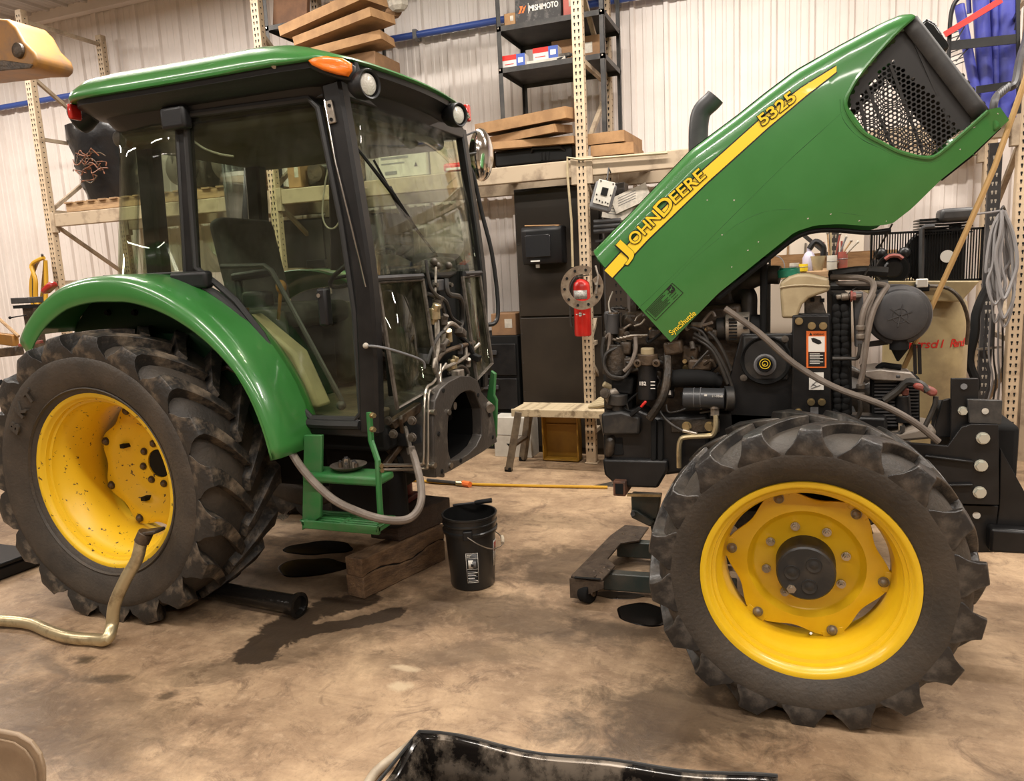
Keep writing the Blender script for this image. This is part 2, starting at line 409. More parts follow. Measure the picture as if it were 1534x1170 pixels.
# ---------------------------------------------------------------- the building
def floor_mat():
    m = bpy.data.materials.new('stained_concrete'); m.use_nodes = True
    nt = m.node_tree; b = nt.nodes['Principled BSDF']; L = nt.links.new
    tc = nt.nodes.new('ShaderNodeTexCoord')
    def noise(scale, detail=8, rough=0.65, dist=0.0, vec=None):
        n = nt.nodes.new('ShaderNodeTexNoise'); n.inputs['Scale'].default_value = scale
        n.inputs['Detail'].default_value = detail; n.inputs['Roughness'].default_value = rough
        n.inputs['Distortion'].default_value = dist
        L(vec or tc.outputs['Object'], n.inputs['Vector']); return n
    def rng(src, a, c, t0=0.0, t1=1.0):
        r = nt.nodes.new('ShaderNodeMapRange'); r.inputs[1].default_value = a; r.inputs[2].default_value = c
        r.inputs[3].default_value = t0; r.inputs[4].default_value = t1; L(src, r.inputs[0]); return r.outputs[0]
    def mix(fac, a, c):
        x = nt.nodes.new('ShaderNodeMix'); x.data_type = 'RGBA'
        L(fac, x.inputs[0])
        if isinstance(a, tuple): x.inputs[6].default_value = (*a, 1)
        else: L(a, x.inputs[6])
        if isinstance(c, tuple): x.inputs[7].default_value = (*c, 1)
        else: L(c, x.inputs[7])
        return x.outputs[2]
    def math_(op, a, c):
        x = nt.nodes.new('ShaderNodeMath'); x.operation = op; x.use_clamp = False
        for i, q in enumerate((a, c)):
            if isinstance(q, (int, float)): x.inputs[i].default_value = q
            else: L(q, x.inputs[i])
        return x.outputs[0]
    big = noise(0.9, 6, 0.6, 0.6); med = noise(3.2, 9, 0.7, 0.4); fine = noise(22, 6, 0.7); scr = noise(5, 8, 0.75, 1.2)
    c = mix(rng(med.outputs['Fac'], 0.36, 0.64), (0.52, 0.365, 0.225), (0.29, 0.19, 0.112))
    c = mix(rng(big.outputs['Fac'], 0.42, 0.64, 0, 0.8), c, (0.185, 0.115, 0.066))
    c = mix(rng(scr.outputs['Fac'], 0.52, 0.66, 0, 0.8), c, (0.13, 0.080, 0.048))
    c = mix(rng(fine.outputs['Fac'], 0.52, 0.70, 0, 0.5), c, (0.50, 0.36, 0.23))
    # stains with a shape of their own: x, y, half-length, half-width, angle, strength
    warp = noise(5.5, 8, 0.75, 0.5)
    streak = nt.nodes.new('ShaderNodeMapping'); streak.inputs['Rotation'].default_value = (0, 0, -0.6); streak.inputs['Scale'].default_value = (0.8, 5.0, 1)
    L(tc.outputs['Object'], streak.inputs[0]); stn = noise(2.2, 9, 0.75, 0.6, streak.outputs[0])
    c = mix(rng(stn.outputs['Fac'], 0.50, 0.68, 0, 0.45), c, (0.15, 0.095, 0.056))
    grit = noise(60, 4, 0.8)
    c = mix(rng(grit.outputs['Fac'], 0.52, 0.72, 0, 0.35), c, (0.14, 0.09, 0.055))
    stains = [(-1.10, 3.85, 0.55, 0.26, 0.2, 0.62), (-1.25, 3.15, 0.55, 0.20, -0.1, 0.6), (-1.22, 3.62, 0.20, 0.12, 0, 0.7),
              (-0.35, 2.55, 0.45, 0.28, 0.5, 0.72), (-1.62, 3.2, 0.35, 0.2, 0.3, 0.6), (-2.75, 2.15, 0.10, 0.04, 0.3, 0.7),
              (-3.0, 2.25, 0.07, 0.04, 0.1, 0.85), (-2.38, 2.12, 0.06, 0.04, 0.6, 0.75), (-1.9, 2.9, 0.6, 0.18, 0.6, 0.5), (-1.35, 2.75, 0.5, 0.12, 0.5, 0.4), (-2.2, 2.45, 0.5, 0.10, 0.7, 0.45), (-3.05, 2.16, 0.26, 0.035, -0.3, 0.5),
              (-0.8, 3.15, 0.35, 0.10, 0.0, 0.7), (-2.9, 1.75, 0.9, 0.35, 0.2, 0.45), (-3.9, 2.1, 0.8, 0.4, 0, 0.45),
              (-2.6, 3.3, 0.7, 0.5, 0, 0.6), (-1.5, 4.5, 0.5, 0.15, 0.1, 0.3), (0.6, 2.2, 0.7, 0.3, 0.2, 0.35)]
    spill = []
    for chain, wd in ((((372, 986), (398, 970), (415, 950), (432, 932), (470, 915), (515, 902), (556, 896)), 0.13), (((440, 950), (480, 942), (520, 937), (560, 927), (598, 915)), 0.075)):
        for (a0, b0), (a1, b1) in zip(chain[:-1], chain[1:]):
            p, q = P(a0, b0, z=0), P(a1, b1, z=0); d_ = q - p
            spill.append(((p.x + q.x) / 2, (p.y + q.y) / 2, d_.length * 0.62 + 0.05, wd, math.atan2(d_.y, d_.x), 0.95))
    tot = None
    for sx, sy, a, w, ang, st in stains + spill:
        mp = nt.nodes.new('ShaderNodeMapping'); mp.vector_type = 'TEXTURE'
        mp.inputs['Location'].default_value = (sx, sy, 0); mp.inputs['Rotation'].default_value = (0, 0, ang)
        mp.inputs['Scale'].default_value = (a, w, 1)
        L(tc.outputs['Object'], mp.inputs[0])
        ln = nt.nodes.new('ShaderNodeVectorMath'); ln.operation = 'LENGTH'; L(mp.outputs[0], ln.inputs[0])
        dd = math_('ADD', ln.outputs['Value'], math_('MULTIPLY', math_('SUBTRACT', warp.outputs['Fac'], 0.5), 1.8 if st > 0.9 else 3.2))
        f = rng(dd, 1.0 if st > 0.9 else 1.3, 0.78 if st > 0.9 else 0.55, 0, st)
        tot = f if tot is None else math_('MAXIMUM', tot, f)
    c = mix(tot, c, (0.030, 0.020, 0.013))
    pale = None
    for sx, sy, a, w in ((-1.48, 2.45, 0.06, 0.04), (-1.52, 2.58, 0.07, 0.022)):
        mp = nt.nodes.new('ShaderNodeMapping'); mp.vector_type = 'TEXTURE'
        mp.inputs['Location'].default_value = (sx, sy, 0); mp.inputs['Scale'].default_value = (a, w, 1)
        L(tc.outputs['Object'], mp.inputs[0])
        ln = nt.nodes.new('ShaderNodeVectorMath'); ln.operation = 'LENGTH'; L(mp.outputs[0], ln.inputs[0])
        dd = math_('ADD', ln.outputs['Value'], math_('MULTIPLY', math_('SUBTRACT', med.outputs['Fac'], 0.5), 3.4))
        f = rng(dd, 1.2, 0.6, 0, 0.7); pale = f if pale is None else math_('MAXIMUM', pale, f)
    c = mix(pale, c, (0.52, 0.41, 0.27))
    L(c, b.inputs['Base Color'])
    rr = rng(med.outputs['Fac'], 0.3, 0.7, 0.42, 0.7)
    L(math_('SUBTRACT', rr, math_('MULTIPLY', tot, 0.15)), b.inputs['Roughness'])
    bp = nt.nodes.new('ShaderNodeBump'); bp.inputs['Strength'].default_value = 0.45; bp.inputs['Distance'].default_value = 0.01
    L(scr.outputs['Fac'], bp.inputs['Height']); L(bp.outputs[0], b.inputs['Normal'])
    return m
FLOOR_M = floor_mat()
fl = MB().box(-14, 8, -8, 7.2, -0.12, 0.0).build('floor', FLOOR_M, smooth=False, kind='structure', origin=(0, 0, 0))
SIDING = mat('pale_metal_siding', (0.80, 0.735, 0.69), 0.42, col2=(0.74, 0.67, 0.62), scale=1.6, spec=0.4)
SIDING_C = mat('grey_metal_siding', (0.50, 0.46, 0.43), 0.45, col2=(0.45, 0.41, 0.38), scale=1.6)
LINER = mat('shop_liner', (0.50, 0.45, 0.39), 0.6)
RIB = [(0.0, 0), (0.012, 0.028), (0.045, 0.028), (0.060, 0), (0.115, 0), (0.123, 0.007), (0.147, 0.007), (0.155, 0), (0.205, 0), (0.213, 0.007), (0.237, 0.007), (0.245, 0), (0.30, 0)]
prof = []
for k in range(3):
    for (a, h) in RIB[:-1]: prof.append((a + 0.3 * k, h))
prof.append((0.9, 0.0))
WALL_Y = 7.10
wb = MB().box(-14, 8, WALL_Y + 0.03, WALL_Y + 0.12, 0, 5.0).build('wall_back', LINER, smooth=False, kind='structure')
m0 = MB(); m0.grid([[Vector((-14 + a, WALL_Y + 0.02 - h, z)) for a, h in prof] for z in (0.02, 4.93)])
pan = m0.build('panel', SIDING, wb, smooth=False, recalc=True)
for k in range(1, 24):
    inst(pan, wb, pan.location + Vector((0.9 * k, 0, 0)))
CEIL_Z = 4.93
ce = MB().box(-14, 8, -8, 7.2, CEIL_Z + 0.03, CEIL_Z + 0.12).build('ceiling', LINER, smooth=False, kind='structure')
m0 = MB(); m0.grid([[Vector((-14 + a, y, CEIL_Z + 0.02 - h)) for a, h in prof] for y in (-8, 7.1)])
pan = m0.build('panel', SIDING_C, ce, smooth=False)
for k in range(1, 24):
    inst(pan, ce, pan.location + Vector((0.9 * k, 0, 0)))
MB().box(-14.12, -14, -8, 7.2, 0, 5.0).build('wall_left', LINER, smooth=False, kind='structure')
MB().box(8, 8.12, -8, 7.2, 0, 5.0).build('wall_right', LINER, smooth=False, kind='structure')
MB().box(-14, 8, -8.12, -8, 0, 5.0).build('wall_front', LINER, smooth=False, kind='structure')
t = MB(); t.box(-14, 8, WALL_Y - 0.10, WALL_Y, CEIL_Z - 0.09, CEIL_Z + 0.02)
t.build('trim_1', SIDING, smooth=False, kind='structure')
STEELB = mat('roof_steel_grey', (0.12, 0.11, 0.10), 0.5)
t = MB(); t.box(-14, 8, 5.35, 5.43, CEIL_Z - 0.2, CEIL_Z).box(-14, 8, 5.30, 5.48, CEIL_Z - 0.21, CEIL_Z - 0.195)
t.build('trim_2', STEELB, smooth=False, kind='structure', label='grey steel roof purlin under the ceiling')

# compressed-air line along the wall
pz = 3.96
a = thing('air_pipe', (-14, WALL_Y - 0.09, pz), 'blue compressed air pipe running level along the corrugated wall behind the racking', 'pipe')
MB().cyl((-13.9, WALL_Y - 0.09, pz), (7.9, WALL_Y - 0.09, pz), 0.032, 12).build('pipe', BLUE, a)
cl = MB().box(-13.5, -13.46, WALL_Y - 0.13, WALL_Y - 0.008, pz - 0.045, pz + 0.045).build('clip', GREYP, a, bevel=0.004)
for k in range(1, 11): inst(cl, a, cl.location + Vector((2.0 * k, 0, 0)))
# ---------------------------------------------------------------- wheels
def lug_mesh(name, material, parent, cx, cy, cz, hw, Rb, Ro, side, adv, a0, pitch):
    """one tread bar, running from the crown to the shoulder and down over the sidewall, at angle a0"""
    st = []                              # (inner r, inner y, outer r, outer y, angle offset, half width angle)
    N = 7; k_ = pitch * Ro / 2 / 0.097       # widths below are metres for a 0.194 m pitch
    for i in range(N):
        u = i / (N - 1)
        y = -0.012 + (hw - 0.05) * u
        th = -adv * (1 - u) ** 1.25
        drop = 0.014 * u * u
        st.append((Rb - drop * 1.6 - 0.025, y * 0.98, Ro - drop * 0.3, y + 0.024 * u, th, (0.024 + 0.010 * u) * k_ / Ro))
    for ri, yi, ro, yo, th, w in ((0.050, 0.060, 0.010, 0.010, 0.004, 0.037), (0.056, 0.046, 0.030, 0.001, 0.008, 0.043), (0.062, 0.030, 0.056, -0.003, 0.010, 0.058),
                                  (0.068, 0.016, 0.080, -0.003, 0.011, 0.084), (0.076, 0.010, 0.100, 0.003, 0.011, 0.094)):
        st.append((Rb - ri, hw - yi, Ro - ro, hw - yo, th, w * k_ / Ro))
    vs = []
    def pt(r, y, a): return (cx + r * math.cos(a), cy + side * y, cz + r * math.sin(a))
    for ri, yi, ro, yo, th, w in st:
        a = a0 + th
        vs += [pt(ri, yi, a - w * 1.3), pt(ro, yo, a - w), pt(ro, yo, a + w), pt(ri, yi, a + w * 1.3)]
    fs = []
    for i in range(len(st) - 1):
        for k in range(4):
            k2 = (k + 1) % 4
            fs.append((i * 4 + k, i * 4 + k2, (i + 1) * 4 + k2, (i + 1) * 4 + k))
    fs.append((0, 1, 2, 3)); e = (len(st) - 1) * 4; fs.append((e, e + 1, e + 2, e + 3))
    mb = MB(); mb.add(vs, fs)
    return mb.build(name, material, parent, bevel=0.009, seg=2, origin=(cx, cy, cz), ang=0.9)

def tyre(root, name, cx, yc, cz, hw, Rb, Ro, rr, n, adv, lug_m, wall_m, phase=0.0):
    s = Rb - rr
    q = s / 0.2
    pr = [(rr - 0.012, -hw * 0.74), (rr + 0.006, -hw * 0.80), (rr + 0.04 * q, -hw * 0.91), (rr + 0.085 * q, -hw * 0.975), (rr + 0.120 * q, -hw * 1.0),
          (rr + 0.143 * q, -hw * 0.985), (rr + 0.160 * q, -hw * 0.915), (rr + 0.178 * q, -hw * 0.80), (rr + 0.192 * q, -hw * 0.68), (Rb, -hw * 0.45), (Rb + 0.004, 0)]
    pr = pr + [(r, -y) for r, y in pr[-2::-1]]
    t = MB().lathe(pr, (cx, yc, cz), 'y', 72).build(name, wall_m, root, origin=(cx, yc, cz), ang=1.2)
    # a raised ring on the sidewall
    k = MB()
    for yy in (-1,):
        k.lathe([(rr + 0.022, -hw * 0.85), (rr + 0.028, -hw * 0.895), (rr + 0.034, -hw * 0.885)], (cx, yc, cz), 'y', 72)
    k.build('bead_ring', wall_m, t)
    pitch = 2 * PI / n
    for side, off in ((-1, 0.0), (1, 0.5)):
        L = lug_mesh('tread_lug', lug_m, t, cx, yc, cz, hw, Rb, Ro, side, adv, 0.0, pitch)
        L.rotation_euler = (0, -(phase + off * pitch), 0)
        for i in range(1, n):
            inst(L, t, L.location, (0, -(phase + (i + off) * pitch), 0))
    return t

def rim_ring(root, name, cx, yc, cz, hw, r, m, deep):
    """flanged steel rim, near lip at yc-hw"""
    p = [(r - 0.004, -hw + 0.015), (r + 0.004, -hw + 0.003), (r + 0.002, -hw - 0.005), (r - 0.014, -hw - 0.006), (r - 0.021, -hw), (r - 0.025, -hw + 0.014),
         (r - 0.034, -hw + 0.018), (r - 0.037, -hw + 0.036), (r - 0.048, -hw + 0.041), (r - 0.052, -hw + 0.075), (r - 0.062, -hw + 0.084), (r - 0.066 - deep * .5, -hw + 0.125),
         (r - 0.074 - deep, -hw + 0.15), (r - 0.074 - deep, hw - 0.12), (r - 0.04, hw - 0.07), (r - 0.03, hw - 0.01), (r, hw), (r + 0.004, hw - 0.012)]
    return MB().lathe(p, (cx, yc, cz), 'y', 80).build(name, m, root, origin=(cx, yc, cz), ang=0.9)

def wavy_disc(name, root, m, cx, cz, r0, amp, nw, a0, prof, y_edge, hole=0.0):
    """wheel centre with a scalloped outer edge; prof = inner rings (r, y)"""
    N = 96; mb = MB(); rows = []
    ring = []
    for i in range(N):
        a = 2 * PI * i / N
        ring.append((r0 + amp * math.cos(nw * (a - a0)), a))
    rows.append([Vector((cx + r * math.cos(a), y_edge + 0.012, cz + r * math.sin(a))) for r, a in ring])
    rows.append([Vector((cx + r * math.cos(a), y_edge, cz + r * math.sin(a))) for r, a in ring])
    for r, y in prof:
        rows.append([Vector((cx + r * math.cos(2 * PI * i / N), y, cz + r * math.sin(2 * PI * i / N))) for i in range(N)])
    mb.grid(rows, closed=True)
    return mb.build(name, m, root, origin=(cx, y_edge, cz), ang=0.7)

def dome_bolt(name, c, r, parent, m):
    c = Vector(c)
    return MB().cyl(c, c + Vector((0, -0.006, 0)), r * 1.15, 14).ball(c + Vector((0, -0.006, 0)), r, 12, 6, (1, 0.85, 1)).build(name, m, parent)

def front_wheel(root, cx, yc, cz, far=False):
    hw = 0.175; rr = 0.359
    t = tyre(root, 'front_tyre', cx, yc - (0.015 if not far else -0.015), cz + 0.006, 0.192, 0.518, 0.556, rr, 18, 0.30, LUG_F, RUBBER_W, 0.16)
    R = rim_ring(root, 'front_rim', cx, yc, cz, hw - 0.010, rr, YELLOW, 0.0)
    s = 1 if not far else -1
    ye = yc - s * 0.0
    D = wavy_disc('front_wheel_disc', root, YELLOW, cx, cz, 0.267, 0.020, 6, math.radians(-9),
                  [(0.235, ye - s * 0.002), (0.205, ye - s * 0.006), (0.188, ye + s * 0.016), (0.180, ye + s * 0.022), (0.10, ye + s * 0.022)], ye + s * 0.004)
    if far: return
    for k in range(6):
        a = math.radians(-9 + 60 * k)
        c = (cx + 0.264 * math.cos(a), ye, cz + 0.264 * math.sin(a))
        dome_bolt('rim_bolt', c, 0.0165, D, ALU)
        # clamp lug welded to the rim under each bolt
        u = Vector((math.cos(a), 0, math.sin(a))); tn = Vector((-u.z, 0, u.x))
        MB().bar(Vector(c) + u * 0.012 - tn * 0.040 + Vector((0, 0.012, 0)), Vector(c) + u * 0.012 + tn * 0.040 + Vector((0, 0.012, 0)), 0.03, 0.022, (0, 1, 0)).build('rim_clamp', YELLOW, R, bevel=0.004)
    for k in range(8):
        a = math.radians(15 + 45 * k)
        if k == 6: continue
        c = Vector((cx + 0.142 * math.cos(a), ye + 0.020, cz + 0.142 * math.sin(a)))
        MB().cyl(c, c + Vector((0, -0.007, 0)), 0.0165, 14).cyl(c + Vector((0, -0.006, 0)), c + Vector((0, -0.020, 0)), 0.0125, 6).cyl(c + Vector((0, -0.02, 0)), c + Vector((0, -0.030, 0)), 0.007, 8).build('wheel_nut', STEEL, D, smooth=False)
    # planetary hub
    H = MB().lathe([(0.104, 0.03), (0.102, -0.062), (0.100, -0.088), (0.094, -0.094), (0.0, -0.094)], (cx, ye, cz), 'y', 40).build('front_hub', BLACK_D, root)
    for dx, dz in ((0.026, 0.036), (-0.047, 0.002), (0.012, -0.046)):
        c = Vector((cx + dx, ye - 0.094, cz + dz))
        MB().lathe([(0.028, 0.002), (0.026, -0.004), (0.018, -0.002), (0.014, -0.003), (0.005, -0.006), (0, -0.006)], c, 'y', 20).build('hub_boss', BLACK_D, H)
    c = Vector((cx - 0.048, ye - 0.090, cz - 0.060))
    MB().cyl(c, c + Vector((0, -0.010, 0)), 0.017, 6).cyl(c + Vector((0, -0.01, 0)), c + Vector((0, -0.018, 0)), 0.009, 10).build('drain_plug', STEEL, H, smooth=False)
    # valve stem
    c = Vector((cx + 0.02, ye + 0.02, cz - 0.283))
    MB().cyl(c, c + Vector((0.002, -0.035, 0.02)), 0.005, 8).build('valve_stem', STEEL, R)

def rear_wheel(root, cx, yc, cz, far=False):
    hw = 0.23; rr = 0.446
    t = tyre(root, 'rear_tyre', cx, yc - (0.035 if not far else -0.035), cz, 0.248, 0.698, 0.748, rr, 19, 0.30, LUG_R, RUBBER_W, 0.10)
    R = rim_ring(root, 'rear_rim', cx, yc, cz, hw - 0.005, rr, YELLOW_D, 0.015)
    s = 1 if not far else -1
    ye = yc + s * 0.075
    D = wavy_disc('rear_wheel_disc', root, YELLOW_D, cx, cz, 0.332, 0.020, 8, math.radians(22),
                  [(0.30, ye - s * 0.002), (0.26, ye + s * 0.0), (0.20, ye + s * 0.045), (0.17, ye + s * 0.055), (0.078, ye + s * 0.055), (0.076, ye + s * 0.11)], ye + s * 0.004)
    if far:
        MB().cyl((cx, yc - 0.20, cz), (cx, yc - 0.05, cz), 0.40, 32).build('added_rim_cover', BLACK_M, D)  # unseen black drum added so the yellow rim stays out of puddle reflections
        return t
    for k in range(8):
        a = math.radians(22 + 45 * k)
        dome_bolt('rim_bolt', (cx + 0.322 * math.cos(a), ye, cz + 0.322 * math.sin(a)), 0.020, D, GREASE2)
    for k in range(8):
        a = math.radians(10 + 45 * k)
        c = Vector((cx + 0.112 * math.cos(a), ye + 0.054, cz + 0.112 * math.sin(a)))
        dome_bolt('wheel_nut', c, 0.018, D, GREASE2)
    MB().cyl((cx, ye + 0.06, cz), (cx, ye + 0.14, cz), 0.074, 24).build('axle_end', BLACK_M, D)
    for dx, dz in ((-0.19, 0.10), (-0.09, -0.19), (0.16, -0.14)):
        MB().obox((cx + dx, ye + 0.03, cz + dz), (0.028, 0.06, 0.022)).build('slot', BLACK_M, D)
    # raised maker's lettering on the sidewall, upper left
    for ch, deg in zip('BKT', (150, 139, 128)):
        a = math.radians(deg); u = Vector((math.cos(a), 0, math.sin(a))); tn = Vector((math.sin(a), 0, -math.cos(a)))
        o = text(ch, 0.09, Vector((cx, yc - 0.035 - 0.248 - 0.002, cz)) + u * 0.525 - tn * 0.03, tn, u, RUBBER_W, 'raised_letter', t, depth=0.005, bold=0.004)
    return t
# ---------------------------------------------------------------- rear half of the split tractor
RC = (-3.195, 2.87, 0.71)
cab = thing('cab_tractor', (-2.8, 3.65, 0.0), 'rear half of the split green tractor with its glazed cab and big back wheels', 'tractor', None)
rear_wheel(cab, RC[0], RC[1], RC[2])
rear_wheel(cab, RC[0], 4.43, RC[2], far=True)

# ---- roof
def roof_outline(inset=0.0, n=40):
    """plan outline, rear at x=-3.40, rounded corners, front edge bulging forward"""
    pts = []
    x0, y0, y1 = -3.41 + inset, 2.85 + inset, 4.45 - inset
    def arc(cx, cy, r, a0, a1, k):
        for i in range(k + 1):
            a = math.radians(a0 + (a1 - a0) * i / k); pts.append((cx + r * math.cos(a), cy + r * math.sin(a)))
    r = 0.16
    arc(x0 + r, y1 - r, r, 90, 180, 6)
    arc(x0 + r, y0 + r, r, 180, 270, 6)
    for i in range(1, 8): pts.append((x0 + r + (-1.95 - x0 - r) * i / 8, y0 + 0.012 * math.sin(PI * i / 8)))
    # front: near corner then bulge
    xf = -1.69 - inset
    fr = [(-1.90, y0 + 0.004), (-1.815, y0 + 0.03), (-1.775, y0 + 0.09)]
    pts += [(a - inset, b) for a, b in fr]
    for i in range(1, 12):
        t = i / 12; yy = y0 + 0.09 + (y1 - y0 - 0.18) * t
        pts.append((-1.775 - 0.065 * t - inset + 0.10 * math.sin(PI * t) ** 0.8, yy))
    pts += [(a - inset, b) for a, b in [(-1.84, y1 - 0.09), (-1.885, y1 - 0.03), (-1.95, y1)]]
    for i in range(1, 8): pts.append((-1.95 + (x0 + r + 1.95) * i / 8, y1))
    return pts
def zroof(x, base): return base - 0.012 * max(0.0, (x + 2.2) / 0.5) ** 1.6 if x > -2.2 else base
rows = []
for ins, z in ((0.03, 2.570), (0.0, 2.572), (-0.004, 2.585), (0.004, 2.612), (0.045, 2.660), (0.12, 2.695), (0.30, 2.722), (0.55, 2.735)):
    rows.append([Vector((x, y, zroof(x, 2.572 + (z - 2.572) * (1.0 if x < -2.2 else max(0.36, 1.0 - 0.64 * ((x + 2.2) / 0.36) ** 1.3)))) ) for x, y in roof_outline(ins)])
mb = MB(); mb.grid(rows, closed=True)
nn = len(rows[0]); mb.f.append(tuple(range((len(rows) - 1) * nn, len(rows) * nn)))
mb.build('roof_cap', GREEN, cab, ang=1.2)
rows = []
for ins, z in ((0.02, 2.571), (0.022, 2.545), (0.05, 2.525), (0.075, 2.500), (0.105, 2.490), (0.125, 2.455), (0.15, 2.425)):
    rows.append([Vector((x, y, zroof(x, z))) for x, y in roof_outline(ins)])
mb = MB(); mb.grid(rows, closed=True)
mb.f.append(tuple(range((len(rows) - 1) * len(rows[0]), len(rows) * len(rows[0]))))
LIN = mb.build('roof_lining', BLACK, cab, ang=0.5)
MB().obox((-2.63, 3.65, 2.415), (1.35, 1.20, 0.09)).build('headliner', CAB_IN, cab, bevel=0.04, seg=4)
MB().obox((-2.03, 3.10, 2.535), (0.02, 0.3, 0.02)).cyl(P(411, 98, y=2.90), P(411, 98, y=2.87), 0.014, 12).cyl(P(411, 98, y=2.88), P(411, 98, y=2.865), 0.007, 10).build('antenna_socket', STEEL, LIN)
MB().cyl(P(327, 115, y=2.93), P(327, 115, y=2.89), 0.016, 12).build('roof_plug', BLACK, LIN)
# amber marker lamp at the near front corner
def lens(name, pts, off, m, parent):
    """fat lens: outline points, bulging by off"""
    c = sum((Vector(p) for p in pts), Vector()) / len(pts); off = Vector(off); rows = []
    for k, (s_, d_) in enumerate(((1.0, -0.3), (1.0, 0.25), (0.93, 0.6), (0.75, 0.88), (0.4, 1.0), (0.05, 1.0))):
        rows.append([c + (Vector(p) - c) * s_ + off * d_ for p in pts])
    b = MB(); b.grid(rows, closed=True); b.f.append(tuple(range(5 * len(pts), 6 * len(pts))))
    return b.build(name, m, parent, ang=1.0)
am = []
for px, py in ((462, 91), (470, 86), (490, 84), (515, 88), (527, 95), (528, 106), (522, 115), (505, 112), (485, 106), (468, 98)):
    f = (px - 460) / 68.0; am.append(P(px, py, y=2.868 + 0.055 * f * f))
lens('marker_lamp', am, (0.010, -0.030, -0.004), AMBER, cab)['label'] = 'amber marker lamp'
lens('marker_lamp_housing', [p + (p - am[2]) * 0.12 + Vector((-0.004, 0.012, -0.006)) for p in am], (0.006, -0.014, 0), BLACK, cab)
def work_light(name, c, d, r, L):
    c = Vector(c); d = Vector(d).normalized()
    q = d.to_track_quat('Y', 'Z').to_matrix()
    pr = [(0.0, -L), (r * 0.55, -L), (r * 0.86, -L * 0.72), (r, -L * 0.35), (r * 1.03, 0), (r * 0.96, 0.008), (r * 0.84, 0.004), (r * 0.82, -0.02)]
    b = MB().lathe(pr, (0, 0, 0), 'y', 28); b.v = [tuple(c + q @ Vector(v)) for v in b.v]
    o = b.build(name, BLACK, cab, ang=0.8)
    b = MB().lathe([(r * 0.83, -0.02), (r * 0.7, -0.004), (r * 0.4, 0.004), (0, 0.006)], (0, 0, 0), 'y', 24); b.v = [tuple(c + q @ Vector(v)) for v in b.v]
    b.build('lamp_lens', LENS_W, o)
    MB().cyl(c - d * L * 0.6, c - d * L * 0.6 + Vector((-0.02, 0, 0.10)), 0.018, 10).build('lamp_bracket', BLACK, o)
work_light('work_light', P(553, 126, y=2.96), (0.9, -0.28, -0.05), 0.062, 0.10)
work_light('work_light', P(688, 172, x=-1.69), (0.9, -0.28, -0.05), 0.062, 0.10)
MB().obox(P(698, 170, y=4.42), (0.05, 0.05, 0.10)).build('marker_lamp', LENS_R, cab, bevel=0.01)
# rear work light and rear marker
c = P(117, 178, y=3.05)
b = MB().lathe([(0, -0.09), (0.055, -0.085), (0.075, -0.03), (0.078, 0.0), (0.066, 0.012), (0, 0.016)], (0, 0, 0), 'y', 24)
q = Vector((-0.85, -0.30, -0.35)).to_track_quat('Y', 'Z').to_matrix(); b.v = [tuple(c + q @ Vector(v)) for v in b.v]
o = b.build('rear_work_light', BLACK, cab)
MB().cyl(c, c + Vector((0.08, 0.0, 0.10)), 0.02, 10).build('lamp_bracket', BLACK, o)
MB().obox((-3.385, 2.935, 2.535), (0.025, 0.07, 0.075)).build('rear_marker_lamp', LENS_R, cab, bevel=0.01)

# ---- cab frame
YN, YF = 3.00, 4.30
def post(name, pts, w, d, m=BLACK_S, k=4):
    pts = crom(pts, k); b = MB(); rows = []
    for i, p in enumerate(pts):
        t = (pts[min(i + 1, len(pts) - 1)] - pts[max(i - 1, 0)]).normalized()
        u = Vector((0, 1, 0)); v = t.cross(u).normalized()
        c = 0.3
        rows.append([p + v * (d / 2 * a_) + u * (w / 2 * b_) for a_, b_ in ((-1, -1 + c), (-1 + c, -1), (1 - c, -1), (1, -1 + c), (1, 1 - c), (1 - c, 1), (-1 + c, 1), (-1, 1 - c))])
    b.grid(rows, closed=True); n = len(rows); b.f += [tuple(range(8)), tuple(range(8 * n - 8, 8 * n))]
    return b.build(name, m, cab, ang=0.5)
for yy, dw, xs in ((YN, 0.105, 0.0), (YF + 0.01, 0.055, 0.02)):
    post('front_post', [(-1.905 + xs, yy, 2.49), (-1.86 + xs, yy, 2.05), (-1.825 + xs, yy, 1.63), (-1.835 + xs, yy, 1.25), (-1.855 + xs, yy, 0.93)], 0.07, dw)
for yy in (YN, YF):
    post('side_post', [(-2.765, yy + 0.01, 2.52), (-2.83, yy + 0.01, 1.70)], 0.05, 0.085)
post('rear_post', [(-3.22, 3.22, 2.50), (-3.26, 3.22, 1.60)], 0.09, 0.11)
post('rear_post', [(-3.22, 4.08, 2.50), (-3.26, 4.08, 1.60)], 0.09, 0.11)
for yy in (YN + 0.02, YF - 0.02): MB().bar((-3.15, yy, 2.485), (-1.89, yy, 2.475), 0.06, 0.07).build('roof_rail', BLACK_S, cab, bevel=0.01)
MB().bar((-1.89, YN, 2.47), (-1.89, YF, 2.47), 0.07, 0.07).build('roof_rail', BLACK_S, cab, bevel=0.01)
for yy in (YN, YF): MB().bar((-2.24, yy, 0.955), (-1.83, yy, 0.945), 0.06, 0.085).build('sill', BLACK_S, cab, bevel=0.008)

